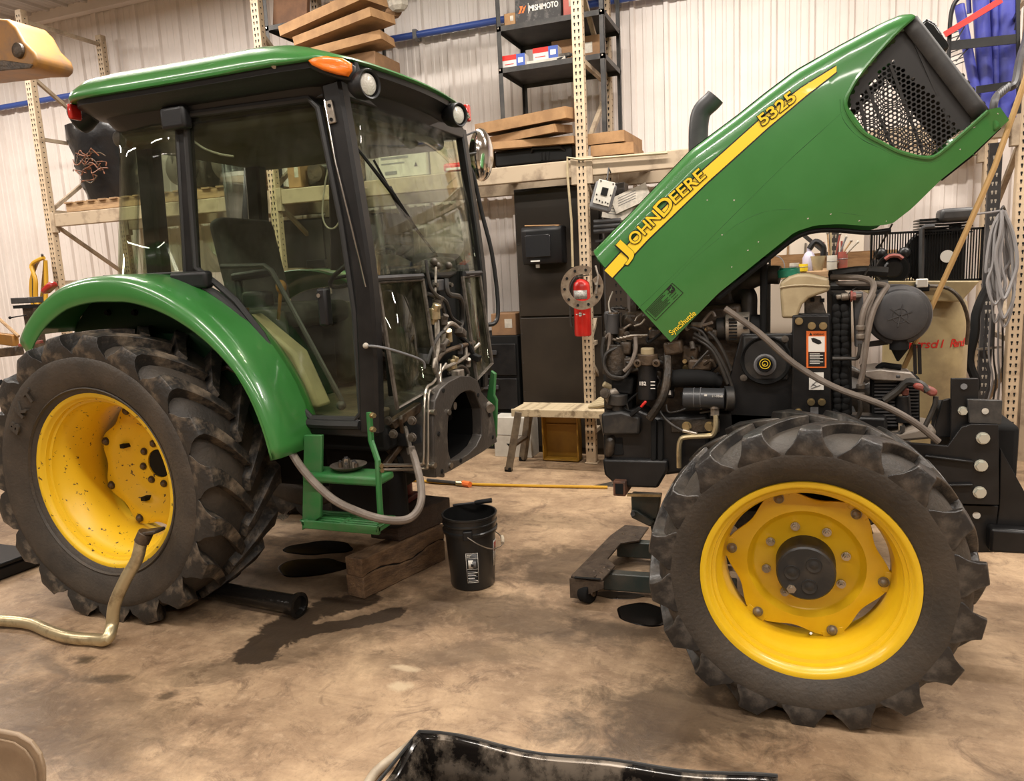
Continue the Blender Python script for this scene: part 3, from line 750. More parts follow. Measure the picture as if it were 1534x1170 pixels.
# ---- door
door_out = [(-2.775, 1.735), (-2.735, 2.415), (-2.715, 2.455), (-2.03, 2.445), (-1.985, 2.40), (-1.915, 1.90), (-1.885, 1.50), (-1.895, 1.02), (-1.93, 0.985), (-2.175, 0.985),
            (-2.235, 1.04), (-2.31, 1.20), (-2.42, 1.40), (-2.55, 1.56), (-2.66, 1.65)]
DR = MB().prism([(x, YN - 0.012, z) for x, z in door_out], (0, 0.006, 0)).build('door', GLASS, cab, smooth=False)
DR['label'] = 'tinted glass cab door'
MB().tube([(x, YN - 0.015, z) for x, z in door_out], 0.017, 8, closed=True).build('door_frame', SEAL, DR)
MB().tube([(-2.66, YN + 0.03, 1.735), (-2.40, YN + 0.03, 1.728), (-2.36, YN + 0.03, 1.70), (-2.03, YN + 0.03, 1.075), (-2.025, YN + 0.03, 1.05)], 0.0125, 8).ball((-2.03, YN + 0.025, 1.045), 0.024).build('grab_bar', GUN, DR)
MB().obox((-2.035, YN - 0.03, 1.52), (0.052, 0.05, 0.175)).build('door_handle', BLACK, DR, bevel=0.012)
MB().cyl((-2.045, YN - 0.05, 1.575), (-2.045, YN - 0.060, 1.575), 0.010, 12).build('lock_cylinder', CHROME, DR)
for z, w in ((2.44, 0.12), (1.675, 0.20)):
    MB().obox((-2.77 + (0.0 if z > 2 else -0.02), YN - 0.04, z), (w + 0.03, 0.06, 0.105 if z > 2 else 0.085)).build('hinge', BLACK, DR, bevel=0.018, seg=3)
# outer weather strip of the door opening, following the mudguard
MB().tube(crom([(-2.80, YN - 0.03, 1.665), (-2.68, YN - 0.03, 1.61), (-2.56, YN - 0.03, 1.52), (-2.43, YN - 0.03, 1.36), (-2.32, YN - 0.03, 1.165), (-2.25, YN - 0.03, 1.01), (-2.20, YN - 0.03, 0.965), (-1.90, YN - 0.03, 0.962)], 4), 0.022, 8).build('weather_strip', SEAL, cab)

# ---- other glazing
b = MB(); rows = []
for z, xo in ((1.725, 0.0), (2.0, 0.055), (2.25, 0.105), (2.49, 0.145)):
    r = [(-2.845 + xo * 0.35, YN), (-3.05 + xo * 0.6, YN - 0.004), (-3.25 + xo, YN), (-3.33 + xo, YN + 0.02), (-3.385 + xo, YN + 0.07), (-3.40 + xo, YN + 0.16), (-3.41 + xo, YN + 0.22)]
    rows.append([Vector((x, y, z)) for x, y in r])
b.grid(rows); b.build('quarter_glass', GLASS, cab, solid=0.006, ang=1.5)
b = MB(); rows = []
for z, xo in ((1.725, 0.0), (2.0, 0.055), (2.25, 0.105), (2.49, 0.145)):
    rows.append([Vector((-3.41 + xo, y, z)) for y in (YN + 0.26, 3.65, YF - 0.26)])
b.grid(rows); b.build('rear_glass', GLASS, cab, solid=0.006)
MB().tube([(-3.40, YN - 0.01, 1.715), (-2.85, YN - 0.01, 1.715), (-2.79, YN - 0.01, 2.48), (-2.80, YN - 0.01, 2.495), (-3.24, YN - 0.01, 2.505)], 0.011, 6).build('glass_seal', SEAL, cab)
MB().prism([(x, YF + 0.006, z) for x, z in door_out], (0, 0.006, 0)).build('far_door_glass', GLASS, cab, smooth=False)
MB().prism([(-3.38, YF, 1.72), (-3.24, YF, 2.49), (-2.80, YF, 2.49), (-2.86, YF, 1.72)], (0, 0.006, 0)).build('far_quarter_glass', GLASS, cab, smooth=False)
def xw(y, z):
    """windshield surface"""
    t = (y - 3.65) / 0.65
    base = -1.90 + (2.47 - z) * 0.09
    return base + 0.05 * (1 - t * t) + (0.02 if z < 2.2 else 0)
b = MB(); rows = []
for z in (1.655, 1.85, 2.05, 2.25, 2.44):
    rows.append([Vector((xw(y, z), y, z)) for y in [YN + 0.04 + (YF - YN - 0.08) * i / 10 for i in range(11)]])
b.grid(rows); WS = b.build('windshield', GLASS_W, cab, solid=0.006, ang=1.5)
WS['label'] = 'dusty curved windshield'
for a, c_ in ((YN + 0.05, 3.43), (3.93, YF - 0.03)):
    b = MB(); b.grid([[Vector((xw(y, z) - 0.005, y, z)) for y in (a, (a + c_) / 2, c_)] for z in (1.04, 1.3, 1.62)])
    g = b.build('lower_window', GLASS_L, cab, solid=0.005)
    MB().tube([(xw(a, 1.62) + 0.004, a, 1.62), (xw(c_, 1.62) + 0.004, c_, 1.62), (xw(c_, 1.05) + 0.004, c_, 1.08), (xw(a, 1.03) + 0.004, a, 1.03)], 0.012, 6, closed=True).build('window_seal', IRON, g)
MB().tube([(xw(y, 1.64) + 0.012, y, 1.64) for y in (YN + 0.03, 3.2, 3.42)], 0.014, 6).tube([(xw(y, 1.64) + 0.012, y, 1.64) for y in (3.95, 4.1, YF - 0.02)], 0.014, 6).build('windshield_bar', GUN, cab)
# wiper
MB().tube([P(655, 384, x=-1.80), P(625, 345, x=-1.79), P(590, 292, x=-1.80), P(535, 222, x=-1.83)], [0.007, 0.008, 0.012, 0.007], 6).build('wiper_arm', BLACK, cab)
MB().tube([P(621, 343, x=-1.79), P(600, 312, x=-1.80), P(582, 280, x=-1.81), P(560, 240, x=-1.82)], 0.006, 6).bar(P(616, 345, x=-1.80), P(583, 280, x=-1.81), 0.02, 0.012).build('wiper_blade', BLACK, cab)
# gas strut, hinge plate and a light cord on the near front post
MB().tube([P(486, 150, y=2.955), P(502, 240, y=2.955), P(528, 345, y=2.955), P(548, 430, y=2.955)], 0.0045, 6).build('strut_rod', CHROME, cab)
pl = MB().obox(P(495, 168, y=2.958), (0.038, 0.012, 0.098), Matrix.Rotation(math.radians(-8), 3, 'Y')).build('hinge_plate', ALU, cab, bevel=0.003)
for py in (158, 179): MB().cyl(P(493 + (py - 158) * .14, py, y=2.953), P(493 + (py - 158) * .14, py, y=2.946), 0.008, 10).build('screw', BLACK_M, pl)
MB().tube(crom([P(549, 518, y=2.955), P(570, 520, x=-1.74), P(600, 528, x=-1.70), P(632, 540, x=-1.67), P(636, 552, x=-1.67)], 5), 0.006, 6).build('wiring_lead', GREYP, cab)
MB().ball(P(548, 518, y=2.95), 0.014).build('lead_plug', PAPER, cab)

# ---- mirrors and grab rails at the far front corner
MB().tube(crom([P(699, 248, y=4.42), P(709, 262, y=4.45), P(722, 320, y=4.47), P(736, 375, y=4.48), P(744, 430, y=4.48), P(746, 470, y=4.46), P(741, 484, y=4.43), P(729, 487, y=4.38)], 4), 0.014, 8).build('far_grab_rail', BLACK_S, cab)
mc = P(722, 232, y=4.62)
b = MB().lathe([(0, -0.03), (0.5, -0.026), (0.86, -0.012), (1.0, 0.006), (0.93, 0.014), (0, 0.016)], (0, 0, 0), 'y', 28)
Rm = Vector((-0.80, 0.62, 0.06)).to_track_quat('Y', 'Z').to_matrix()
b.v = [tuple(mc + Rm @ Vector((v[0] * 0.090, v[1] * 1.5, v[2] * 0.165))) for v in b.v]
mr = b.build('wing_mirror', CHROME, cab, ang=0.9)
MB().tube([P(690, 206, y=4.36), P(712, 197, y=4.56), mc + Vector((0, 0, 0.1))], 0.006, 6).tube([P(693, 232, y=4.36), P(712, 229, y=4.55), mc + Vector((0, 0, 0.0))], 0.006, 6).build('mirror_arm', GUN, mr)

# ---- mudguards
def fender(yo, yi, name):
    tab = [(8, 1.03), (25, 1.035), (45, 1.03), (75, 1.02), (100, 0.985), (112, 0.95), (120, 0.92), (126, 0.89)]
    s = 1 if yi > yo else -1
    rows = []
    for i in range(41):
        a = 8 + (126 - 8) * i / 40; R = interp(tab, a); ar = math.radians(a)
        lip = 0.035 + 0.085 * min(1, max(0, (a - 30) / 50.0))
        sec = [(yo + s * 0.004, R - lip), (yo, R - lip + 0.006), (yo, R - 0.035), (yo + s * 0.010, R - 0.014), (yo + s * 0.032, R), (yo + s * 0.12, R + 0.006), (yi, R + 0.006), (yi + s * 0.03, R + 0.0)]
        rows.append([Vector((RC[0] + r * math.cos(ar), y, RC[2] + r * math.sin(ar))) for y, r in sec])
    b = MB(); b.grid(rows)
    return b.build(name, GREEN, cab, solid=0.006, ang=0.9)
FE = fender(2.70, 3.02, 'mudguard')
fender(4.60, 4.28, 'mudguard')
# inner wall of the near mudguard, with bolts
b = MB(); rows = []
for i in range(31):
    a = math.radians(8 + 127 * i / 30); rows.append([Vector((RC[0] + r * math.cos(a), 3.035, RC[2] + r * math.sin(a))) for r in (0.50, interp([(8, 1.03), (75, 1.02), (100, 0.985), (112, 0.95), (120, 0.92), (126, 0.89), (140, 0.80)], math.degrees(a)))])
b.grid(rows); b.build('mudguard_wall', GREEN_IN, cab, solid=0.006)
for px, py in ((163, 468), (203, 468)): hexbolt('mudguard_bolt', P(px, py, y=3.03), 0.014, 0.02, (0, -1, 0), BLACK_M, cab)
MB().obox(P(74, 431, y=2.80), (0.085, 0.05, 0.032), Matrix.Rotation(math.radians(-28), 3, 'Y')).build('tail_lamp', LENS_R, cab, bevel=0.012)
MB().tube([P(322, 557, y=3.0), P(340, 550, y=3.02), P(370, 565, y=3.04)], 0.012, 8).build('fender_brace', GREASE2, cab)

# ---- cab interior
MB().box(-3.2, -1.95, 3.05, 4.25, 0.93, 0.975).build('cab_floor', MAT_F, cab, bevel=0.01)
MB().box(-3.38, -2.55, 3.05, 3.40, 1.0, 1.50).build('side_console', CAB_IN, cab, bevel=0.05, seg=3)
MB().box(-3.38, -2.55, 3.90, 4.25, 1.0, 1.50).build('side_console', CAB_IN, cab, bevel=0.05, seg=3)
MB().prism([(-2.56, 3.06, 1.50), (-2.30, 3.06, 1.30), (-2.18, 3.06, 1.02), (-2.36, 3.06, 1.02)], (0, 0.12, 0)).build('side_trim', BEIGE, cab, bevel=0.02)
ST = MB().obox((-2.72, 3.65, 1.46), (0.48, 0.48, 0.13)).build('seat_cushion', SEATF, cab, bevel=0.045, seg=3)
MB().obox((-2.98, 3.65, 1.76), (0.13, 0.46, 0.52), Matrix.Rotation(math.radians(-10), 3, 'Y')).build('seat_back', SEATF, cab, bevel=0.05, seg=3)
MB().box(-2.9, -2.55, 3.5, 3.8, 0.975, 1.40).build('seat_base', BLACK_M, cab, bevel=0.02)
MB().bar((-2.85, 3.33, 1.68), (-2.58, 3.33, 1.70), 0.06, 0.045).bar((-2.82, 3.33, 1.45), (-2.82, 3.33, 1.67), 0.04, 0.04).build('armrest', BLACK, cab, bevel=0.015)
MB().tube([(-2.52, 3.25, 1.45), (-2.48, 3.24, 1.60)], 0.009).ball((-2.475, 3.24, 1.62), 0.028, sc=(1, 1, 1.3)).build('orange_lever', CATY, cab)
MB().tube([(-2.68, 3.2, 1.45), (-2.66, 3.2, 1.56)], 0.009).ball((-2.655, 3.2, 1.575), 0.025).build('orange_lever', CATY, cab)
MB().obox((-2.53, 3.12, 1.565), (0.14, 0.10, 0.08)).build('control_pod', BLACK, cab, bevel=0.02)
MB().box(-2.02, -1.88, 3.42, 3.92, 0.97, 1.70).build('dash_tower', BLACK_M, cab, bevel=0.05, seg=3)
MB().obox((-2.08, 3.66, 1.66), (0.22, 0.42, 0.16), Matrix.Rotation(math.radians(25), 3, 'Y')).build('instrument_panel', BLACK, cab, bevel=0.04, seg=3)
b = MB(); c = Vector((-2.24, 3.66, 1.70)); ax = Vector((-0.5, 0, 0.86)).normalized(); u = Vector((0, 1, 0)); w = ax.cross(u)
b.tube([c + u * (0.2 * math.cos(t * PI / 12)) + w * (0.2 * math.sin(t * PI / 12)) for t in range(24)], 0.013, 8, closed=True)
for k in range(3):
    t = 2 * PI * k / 3 + 0.5; b.tube([c - ax * 0.03, c + u * (0.2 * math.cos(t)) + w * (0.2 * math.sin(t))], 0.010, 6)
b.cyl(c - ax * 0.32, c - ax * 0.0, 0.035, 12)
b.build('steering_wheel', BLACK, cab)
for k, (px, py) in enumerate(((455, 480), (470, 505), (500, 470))):
    MB().obox(P(px, py, y=3.9), (0.18, 0.05, 0.06)).build('control_box', GUN, cab, bevel=0.01)
MB().obox(P(475, 395, y=4.05), (0.14, 0.03, 0.05)).build('radio', GUN, cab, bevel=0.006)
MB().tube(crom([P(493, 247, y=3.2), P(487, 275, y=3.2), P(483, 320, y=3.2), P(490, 340, y=3.2), P(503, 340, y=3.2), P(510, 318, y=3.2), P(497, 280, y=3.2)], 5), 0.004, 6).build('hanging_wire', PAPER, cab)
MB().tube(crom([P(286, 208, y=3.05), P(305, 222, y=3.06), P(330, 231, y=3.08), P(350, 234, y=3.1)], 4), 0.006, 6).build('door_cable', PAPER, cab)

# ---- transmission, axle and split face
MB().box(-3.5, -1.95, 3.38, 3.92, 0.50, 0.92).build('gear_case', BLACK_M, cab, bevel=0.05, seg=3)
MB().cyl((-3.195, 3.05, 0.71), (-3.195, 4.28, 0.71), 0.11, 20).build('rear_axle', BLACK_M, cab)
XS = -1.66
outer = [(652, 600), (660, 583), (672, 572), (690, 563), (706, 564), (716, 570), (722, 588), (736, 604), (741, 632), (745, 662), (722, 678), (700, 691), (676, 705), (653, 716), (650, 690), (650, 660), (649, 630)]
inner = [(679, 604), (684, 596), (690, 590), (697, 586), (706, 585), (712, 588), (716, 600), (721, 612), (722, 632), (722, 652), (714, 668), (703, 679), (690, 688), (676, 690), (672, 676), (671, 652), (672, 626)]
Po = [P(a, c_, x=XS) for a, c_ in outer]; Pi = [P(a, c_, x=XS) for a, c_ in inner]
back = Vector((-0.05, 0, 0)); cen = Vector((XS - 0.36, 3.65, 0.88))
b = MB(); b.grid([[p + back for p in Po], Po, Pi, [p + Vector((-0.06, 0, 0)) for p in Pi]], closed=True)
IH = MB(); IH.grid([[p + Vector((-0.058, 0, 0)) for p in Pi], [cen + (p - Vector((XS, 3.65, 0.88))) * 0.85 + Vector((-0.05, 0, 0)) for p in Pi]], closed=True)
b.grid([[p + back for p in Po], [Vector((XS - 0.35, 3.65 + (p.y - 3.65) * 0.8, 0.86 + (p.z - 0.88) * 0.8)) for p in Po]], closed=True)
n0 = len(IH.v); IH.v += [tuple(cen + (p - Vector((XS, 3.65, 0.88))) * 0.85 + Vector((-0.05, 0, 0))) for p in Pi]; IH.f.append(tuple(range(n0, n0 + len(Pi))))
BH = b.build('clutch_housing', mat('housing_iron', (0.055, 0.048, 0.042), 0.45, 0.2, col2=(0.16, 0.14, 0.115), scale=8, lo=0.55, hi=0.72, bump=0.2), cab, bevel=0.006, ang=0.5)
IH.build('housing_bore', mat('bore_shade_black', (0.003, 0.003, 0.003), 0.9, spec=0.1), BH)  # inside shade of the housing put into a near-black colour
BH['label'] = 'open clutch housing with bolted rim at the split face'
for px, py in ((664, 585), (716, 592), (738, 655), (662, 706), (690, 690), (657, 650), (733, 622)):
    c = P(px, py, x=XS); MB().cyl(c + Vector((-0.002, 0, 0)), c + Vector((0.004, 0, 0)), 0.012, 12).build('bolt_hole', BLACK_M, BH)
MB().cyl((XS - 0.35, 3.65, 0.93), (XS - 0.06, 3.65, 0.93), 0.022, 14).build('input_shaft', STEEL, BH)
# left cheek casting with studs
ck = [P(px, py, x=-1.72) for px, py in ((634, 588), (662, 584), (664, 620), (657, 650), (662, 680), (668, 716), (640, 712), (637, 680), (632, 650), (636, 618))]
b = MB().prism(ck, (-0.16, 0.03, 0)); CK = b.build('cheek_casting', mat('dark_casting', (0.032, 0.034, 0.038), 0.42, 0.2, bump=0.2), cab, bevel=0.012)
for px, py in ((640, 617), (662, 617), (640, 696), (665, 696)):
    c = P(px, py, x=-1.70); MB().cyl(c, c + Vector((0.05, -0.01, 0)), 0.015, 12).build('stud', STEEL, CK)
c = P(640, 636, x=-1.71); MB().lathe([(0.033, 0), (0.030, 0.012), (0.019, 0.012), (0.019, -0.02), (0, -0.02)], c, 'x', 20).build('pin_boss', IRON, CK)
# bent steel hydraulic lines beside the housing
def pipe(name, pts, r, m, par=cab, k=4): return MB().tube(crom(pts, k), r, 8).build(name, m, par)
pipe('brake_pipe', [P(668, 545, x=-1.72), P(650, 572, x=-1.71), P(640, 580, x=-1.70), P(636, 600, x=-1.68), P(635, 660, x=-1.68), P(634, 690, x=-1.68), P(628, 696, x=-1.70), P(570, 697, x=-1.78)], 0.0075, STEEL)
pipe('brake_pipe', [P(660, 545, x=-1.72), P(659, 588, x=-1.70), P(650, 590, x=-1.69), P(642, 590, x=-1.69), P(641, 660, x=-1.68), P(640, 697, x=-1.68), P(633, 702, x=-1.70), P(570, 704, x=-1.78)], 0.0075, STEEL)
pipe('brake_pipe', [P(653, 400, x=-1.74), P(652, 470, x=-1.73), P(655, 560, x=-1.72), P(655, 590, x=-1.71)], 0.007, ALU)
# valve stack, fittings and hoses on the firewall
FWALL = MB().prism([P(px, py, x=-1.80) for px, py in ((640, 600), (637, 392), (646, 378), (690, 380), (698, 395), (706, 470), (716, 500), (716, 575))], (-0.10, 0, 0)).build('firewall', BLACK_M, cab, bevel=0.02)
MB().prism([P(px, py, x=-1.775) for px, py in ((694, 392), (702, 394), (716, 498), (712, 530), (700, 520))], (-0.04, 0, 0)).build('firewall_flange', GUN, cab, bevel=0.008)
MB().prism([P(px, py, x=-1.77) for px, py in ((645, 388), (664, 384), (683, 386), (686, 410), (676, 416), (650, 416), (643, 408))], (-0.06, 0, 0)).build('brake_reservoir', GUN, cab, bevel=0.015)
for i, (px, py) in enumerate(((650, 392), (655, 398), (672, 398))): MB().ball(P(px, py, x=-1.755), 0.020).build('fitting', IRON, cab)
MB().obox(P(660, 427, x=-1.76), (0.04, 0.14, 0.06)).build('valve_plate', GUN, cab, bevel=0.006)
for px in (651, 673): hexbolt('plate_bolt', P(px, 427, x=-1.74), 0.013, 0.02, (1, -0.2, 0), IRON, cab)
fits = [((651, 470), .030, .05), ((664, 480), .024, .03), ((670, 505), .028, .04), ((655, 455), .026, .04), ((688, 525), .022, .03), ((700, 545), .020, .03), ((678, 545), .026, .04), ((662, 520), .022, .035)]
for (px, py), r, h in fits:
    c = P(px, py, x=-1.73); a = random.uniform(-1, 1)
    MB().cyl(c - Vector((0.02, a * h, h)), c + Vector((0.02, a * h, h)), r * 0.8, 8).cyl(c - Vector((0, 0, r)), c + Vector((0, 0, r)), r, 6).build('fitting', random.choice([ALU, IRON, GUN, ZINC_P]), cab, smooth=False, bevel=0.004)
for pts, r, m in (([(640, 440), (655, 445), (668, 452), (676, 475), (690, 485)], .011, HOSE_K), ([(662, 520), (668, 490), (680, 486), (695, 505), (698, 540)], .013, ALU), ([(650, 560), (668, 550), (690, 540), (708, 525), (718, 515)], .010, ALU),
                  ([(655, 540), (665, 528), (685, 520), (710, 513)], .012, GREASE2), ([(638, 390), (645, 430), (660, 450), (668, 480)], .009, HOSE_K), ([(668, 418), (672, 440), (690, 447), (692, 480), (685, 500)], .015, HOSE_K),
                  ([(655, 480), (656, 520), (650, 550), (660, 570)], .012, ALU), ([(640, 545), (648, 520), (660, 500), (672, 495)], .009, HOSE_K), ([(690, 505), (700, 515), (708, 530)], .014, BLACK_M), ([(672, 560), (690, 548), (702, 560), (690, 575)], .009, IRON)):
    MB().tube(crom([P(a, c_, x=-1.735 + 0.012 * (i % 3)) for i, (a, c_) in enumerate(pts)], 5), r, 8).build('hose', m, cab)
MB().obox(P(712, 535, x=-1.70), (0.06, 0.05, 0.035), Matrix.Rotation(0.4, 3, 'Y')).build('connector', BLACK_M, cab, bevel=0.005)
MB().obox(P(690, 498, x=-1.70), (0.05, 0.06, 0.035), Matrix.Rotation(-0.5, 3, 'X')).build('connector', IRON, cab, bevel=0.004)
MB().obox(P(686, 562, x=-1.70), (0.05, 0.07, 0.06)).build('valve_block', ALU, cab, bevel=0.006)
# underside brackets below the door
for pts, w, h, m in ((((585, 637), (640, 600)), .05, .045, GREASE2), (((570, 660), (600, 690)), .03, .03, GREASE), (((575, 700), (620, 640)), .03, .03, GREASE2), (((600, 625), (605, 670)), .02, .03, GREASE2), (((565, 655), (640, 660)), .05, .07, BLACK_M)):
    MB().bar(P(*pts[0], y=3.15), P(*pts[1], y=3.35), w, h).build('sub_frame', m, cab, bevel=0.006)
for px, py in ((582, 630), (618, 630), (618, 655), (590, 650)): hexbolt('frame_bolt', P(px, py, y=3.12), 0.018, 0.02, (0, -1, 0), IRON, cab)
MB().box(-2.3, -1.84, 3.1, 4.2, 0.80, 0.92).build('cab_base', BLACK_M, cab, bevel=0.02)
MB().box(-2.35, -1.90, 3.28, 3.42, 0.32, 0.80).build('fuel_tank', BLACK_M, cab, bevel=0.06, seg=3)
MB().cyl(P(595, 690, y=3.3), P(640, 675, y=3.4), 0.05, 14).build('filter_can', BLACK_M, cab)
# far-side green bracket seen past the housing
MB().prism([P(px, py, y=4.2) for px, py in ((735, 555), (742, 560), (740, 592), (744, 600), (743, 655), (736, 670), (728, 600))], (0, 0.03, 0)).build('far_step_bracket', GREEN_D, cab, bevel=0.006)
MB().cyl(P(727, 605, y=4.0), P(735, 612, y=3.95), 0.028, 12).build('breather', ALU, cab)

# ---- entry step (green)
YS = 2.86
def bars(name, segs, w, h, m, y=YS):
    b = MB()
    for (a, c_) in segs: b.bar(P(*a, y=y), P(*c_, y=y), w, h, (0, 1, 0))
    return b.build(name, m, cab, bevel=0.006)
MB().prism([P(px, py, y=YS + 0.03) for px, py in ((455, 652), (482, 652), (480, 775), (452, 795))], (0, 0.02, 0.0)).build('step_side_plate', GREEN_D, cab, bevel=0.004)
MB().tube([P(553, 618, y=2.90), P(556, 660, y=2.90), P(566, 690, y=YS), P(568, 740, y=YS), P(571, 784, y=YS)], 0.014, 8).build('step_rail', GREEN_D, cab)
for py, n, nm in ((700, 0, 'upper_step'), (772, 4, 'lower_step')):
    a = P(455, py + 6, y=YS + 0.02); c_ = P(569, py + 8, y=YS + 0.02)
    z = a.z; x0, x1 = a.x, c_.x
    b = MB()
    if nm == 'upper_step':
        b.box(x0, x1, YS, YS + 0.15, z - 0.05, z - 0.005)
        o = b.build(nm, GREEN_D, cab, bevel=0.014, seg=3)
    else:
        b.box(x0, x1, YS, YS + 0.022, z - 0.04, z).box(x0, x1, YS + 0.15, YS + 0.17, z - 0.03, z).box(x0, x0 + 0.018, YS, YS + 0.16, z - 0.03, z).box(x1 - 0.018, x1, YS, YS + 0.16, z - 0.03, z)
        o = b.build(nm, GREEN_D, cab, bevel=0.006)
        for k in range(4):
            yy = YS + 0.040 + 0.028 * k
            MB().box(x0 + 0.03, x1 - 0.03, yy, yy + 0.014, z - 0.02, z - 0.002).build('tread_bar', GREEN_D, o, bevel=0.004)
        MB().box((x0 + x1) / 2 - 0.012, (x0 + x1) / 2 + 0.012, YS + 0.02, YS + 0.155, z - 0.022, z).build('tread_bar', GREEN_D, o, bevel=0.004)
for px, py in ((557, 622), (557, 643), (568, 697), (569, 704)): hexbolt('step_bolt', P(px, py, y=YS + 0.01), 0.011, 0.022, (1, -0.5, 0), ZINC, cab)
# loose drain hose hanging from the mudguard, looping under the step and up to the gear case
MB().tube(crom([P(420, 640, y=2.93), P(430, 665, y=2.88), P(455, 705, y=2.80), P(495, 745, y=2.78), P(535, 766, y=2.79), P(575, 778, y=2.82), P(610, 778, y=2.86), P(628, 760, y=2.94), P(631, 730, y=3.02), P(622, 690, y=3.10), P(615, 670, y=3.12)], 6),
          0.0185, 10).build('drain_hose', HOSE_G, cab)
MB().tube([P(615, 672, y=3.12), P(611, 655, y=3.14), P(607, 640, y=3.18)], 0.011, 8).cyl(P(617, 680, y=3.115), P(615, 670, y=3.12), 0.022, 10).build('hose_barb', IRON, cab)
# ---- three-point linkage at the back
MB().tube([(-3.5, 3.2, 1.25), (-3.95, 3.1, 1.30)], 0.035, 10).ball((-4.0, 3.1, 1.31), 0.055).build('lift_arm', GREASE2, cab)
MB().bar((-3.5, 3.35, 1.20), (-4.25, 3.3, 1.16), 0.05, 0.06).build('lift_arm', GREASE2, cab, bevel=0.01)
MB().bar(P(62, 512, y=3.3), P(30, 517, y=3.3), 0.03, 0.02).build('red_lever', RED_D, cab, bevel=0.004)
MB().obox(P(46, 507, y=3.2), (0.06, 0.04, 0.04)).build('red_tag', RED, cab, bevel=0.006)
MB().bar((-3.6, 3.45, 0.55), (-4.3, 3.35, 0.50), 0.05, 0.07).bar((-3.6, 3.95, 0.55), (-4.3, 4.05, 0.50), 0.05, 0.07).build('draft_arm', GREASE, cab, bevel=0.01)
# ---------------------------------------------------------------- front half of the split tractor
FX, FYC, FZ = 0.055, 2.815, 0.525
eng = thing('engine_section', (0.0, 3.65, 0.0), 'front half of the split green tractor, engine bare under a tipped-up green hood', 'tractor', None)
front_wheel(eng, FX, FYC, FZ)
front_wheel(eng, FX, 4.485, FZ, far=True)

# ---- hood, in its own frame: s along the hood from its rear edge, t across the side panel
HY = 3.27
H0 = P(884, 375, y=HY)
e_s = (P(1362, 11, y=HY) - H0); e_s.normalize()
e_t = Vector((-e_s.z, 0, e_s.x))
def st(px, py):
    d = P(px, py, y=HY) - H0; return (d.dot(e_s), d.dot(e_t))
top_tab = [st(*p) for p in ((884, 375), (947, 311), (1031, 222), (1102, 169), (1147, 133), (1191, 100), (1258, 62), (1324, 27), (1362, 11), (1375, 18))]
bot_tab = [st(*p) for p in ((1004, 513), (1075, 440), (1147, 382), (1191, 347), (1222, 337), (1260, 335), (1302, 338), (1338, 335), (1369, 311), (1413, 267), (1458, 231), (1502, 189))]
hole_top = [st(*p) for p in ((1268, 158), (1273, 140), (1289, 113), (1324, 71), (1350, 43), (1373, 22))]
hole_bot = [st(*p) for p in ((1268, 158), (1273, 173), (1293, 196), (1320, 211), (1347, 224), (1382, 233), (1404, 231), (1440, 200), (1480, 164), (1498, 161))]
HW = 0.76
RS = 0.068
def hood_pt(s, t, side=0):
    """side panel point; the shoulder rolls over into the top near the upper edge"""
    tt = interp(top_tab, s); d = tt - t
    y = HY - 0.010 + 0.030 * ((t - tt + 0.26) / 0.3) ** 2
    if d < RS:
        q = min(RS, max(0.0, RS - d)); y += RS - math.sqrt(max(0.0, RS * RS - q * q))
    if side: y = 2 * (HY + HW / 2) - y
    p = H0 + e_s * s + e_t * t
    return Vector((p.x, y, p.z))
s_rear0, s_rear1 = bot_tab[0][0], top_tab[0][0]
def edge_s(t):       # rear edge is a straight line from top to bottom corner
    t0, t1 = top_tab[0][1], bot_tab[0][1]
    f = (t - t0) / (t1 - t0); return s_rear1 + (s_rear0 - s_rear1) * f
hs0 = hole_top[0][0]; hs_top1 = hole_top[-1][0]; hs_bot1 = hole_bot[-1][0]
def side_panel(side):
    b = MB()
    us = [0, .06, .14, .24, .36, .5, .64, .76, .85, .91, .95, .98, 1.0]
    # body behind the grille opening
    rows = []
    NS = 44
    for i in range(NS + 1):
        f = i / NS; row = []
        for u in us:
            # blend the slanted rear edge to the vertical opening edge
            sb = s_rear0 + (hs0 - s_rear0) * f; s_ = sb
            for _ in range(2):
                tb, tt = interp(bot_tab, s_), interp(top_tab, s_)
                t = tb + (tt - tb) * u
                s_ = edge_s(t) + (hs0 - edge_s(t)) * f
            row.append(hood_pt(s_, min(t, interp(top_tab, s_)), side))
        rows.append(row)
    b.grid(rows)
    # strip above the opening
    rows = []
    for i in range(17):
        s_ = hs0 + (hs_top1 - hs0) * i / 16
        a, c_ = interp(hole_top, s_), interp(top_tab, s_)
        rows.append([hood_pt(s_, a + (c_ - a) * u, side) for u in (0, .2, .4, .6, .75, .87, .95, 1)])
    b.grid(rows)
    # strip below the opening, out to the nose
    rows = []
    for i in range(29):
        s_ = hs0 + (hs_bot1 - hs0) * i / 28
        a, c_ = interp(bot_tab, s_), interp(hole_bot, s_)
        rows.append([hood_pt(s_, a + (c_ - a) * u, side) for u in (0, .25, .5, .75, 1)])
    b.grid(rows)
    # rolled edge of the lip around the opening
    return b
hb = side_panel(0)
# top skin
rows = []
yc = HY + HW / 2
for i in range(41):
    s_ = s_rear1 + (top_tab[-1][0] - s_rear1) * i / 40
    tt = interp(top_tab, s_); base = H0 + e_s * s_ + e_t * tt
    row = []
    for k in range(13):
        f = k / 12; yy = HY + RS + (HW - 2 * RS) * f
        q = base + e_t * (0.012 * math.sin(PI * f)); row.append(Vector((q.x, yy, q.z)))
    rows.append(row)
hb.grid(rows)
far = side_panel(1)
HOOD = hb.build('hood', GREEN, eng, ang=0.8, solid=0.004, rim=False)
HOOD['label'] = 'tipped-up green hood'
far.build('hood_far_side', GREEN, HOOD, ang=0.8, solid=0.004, rim=False)
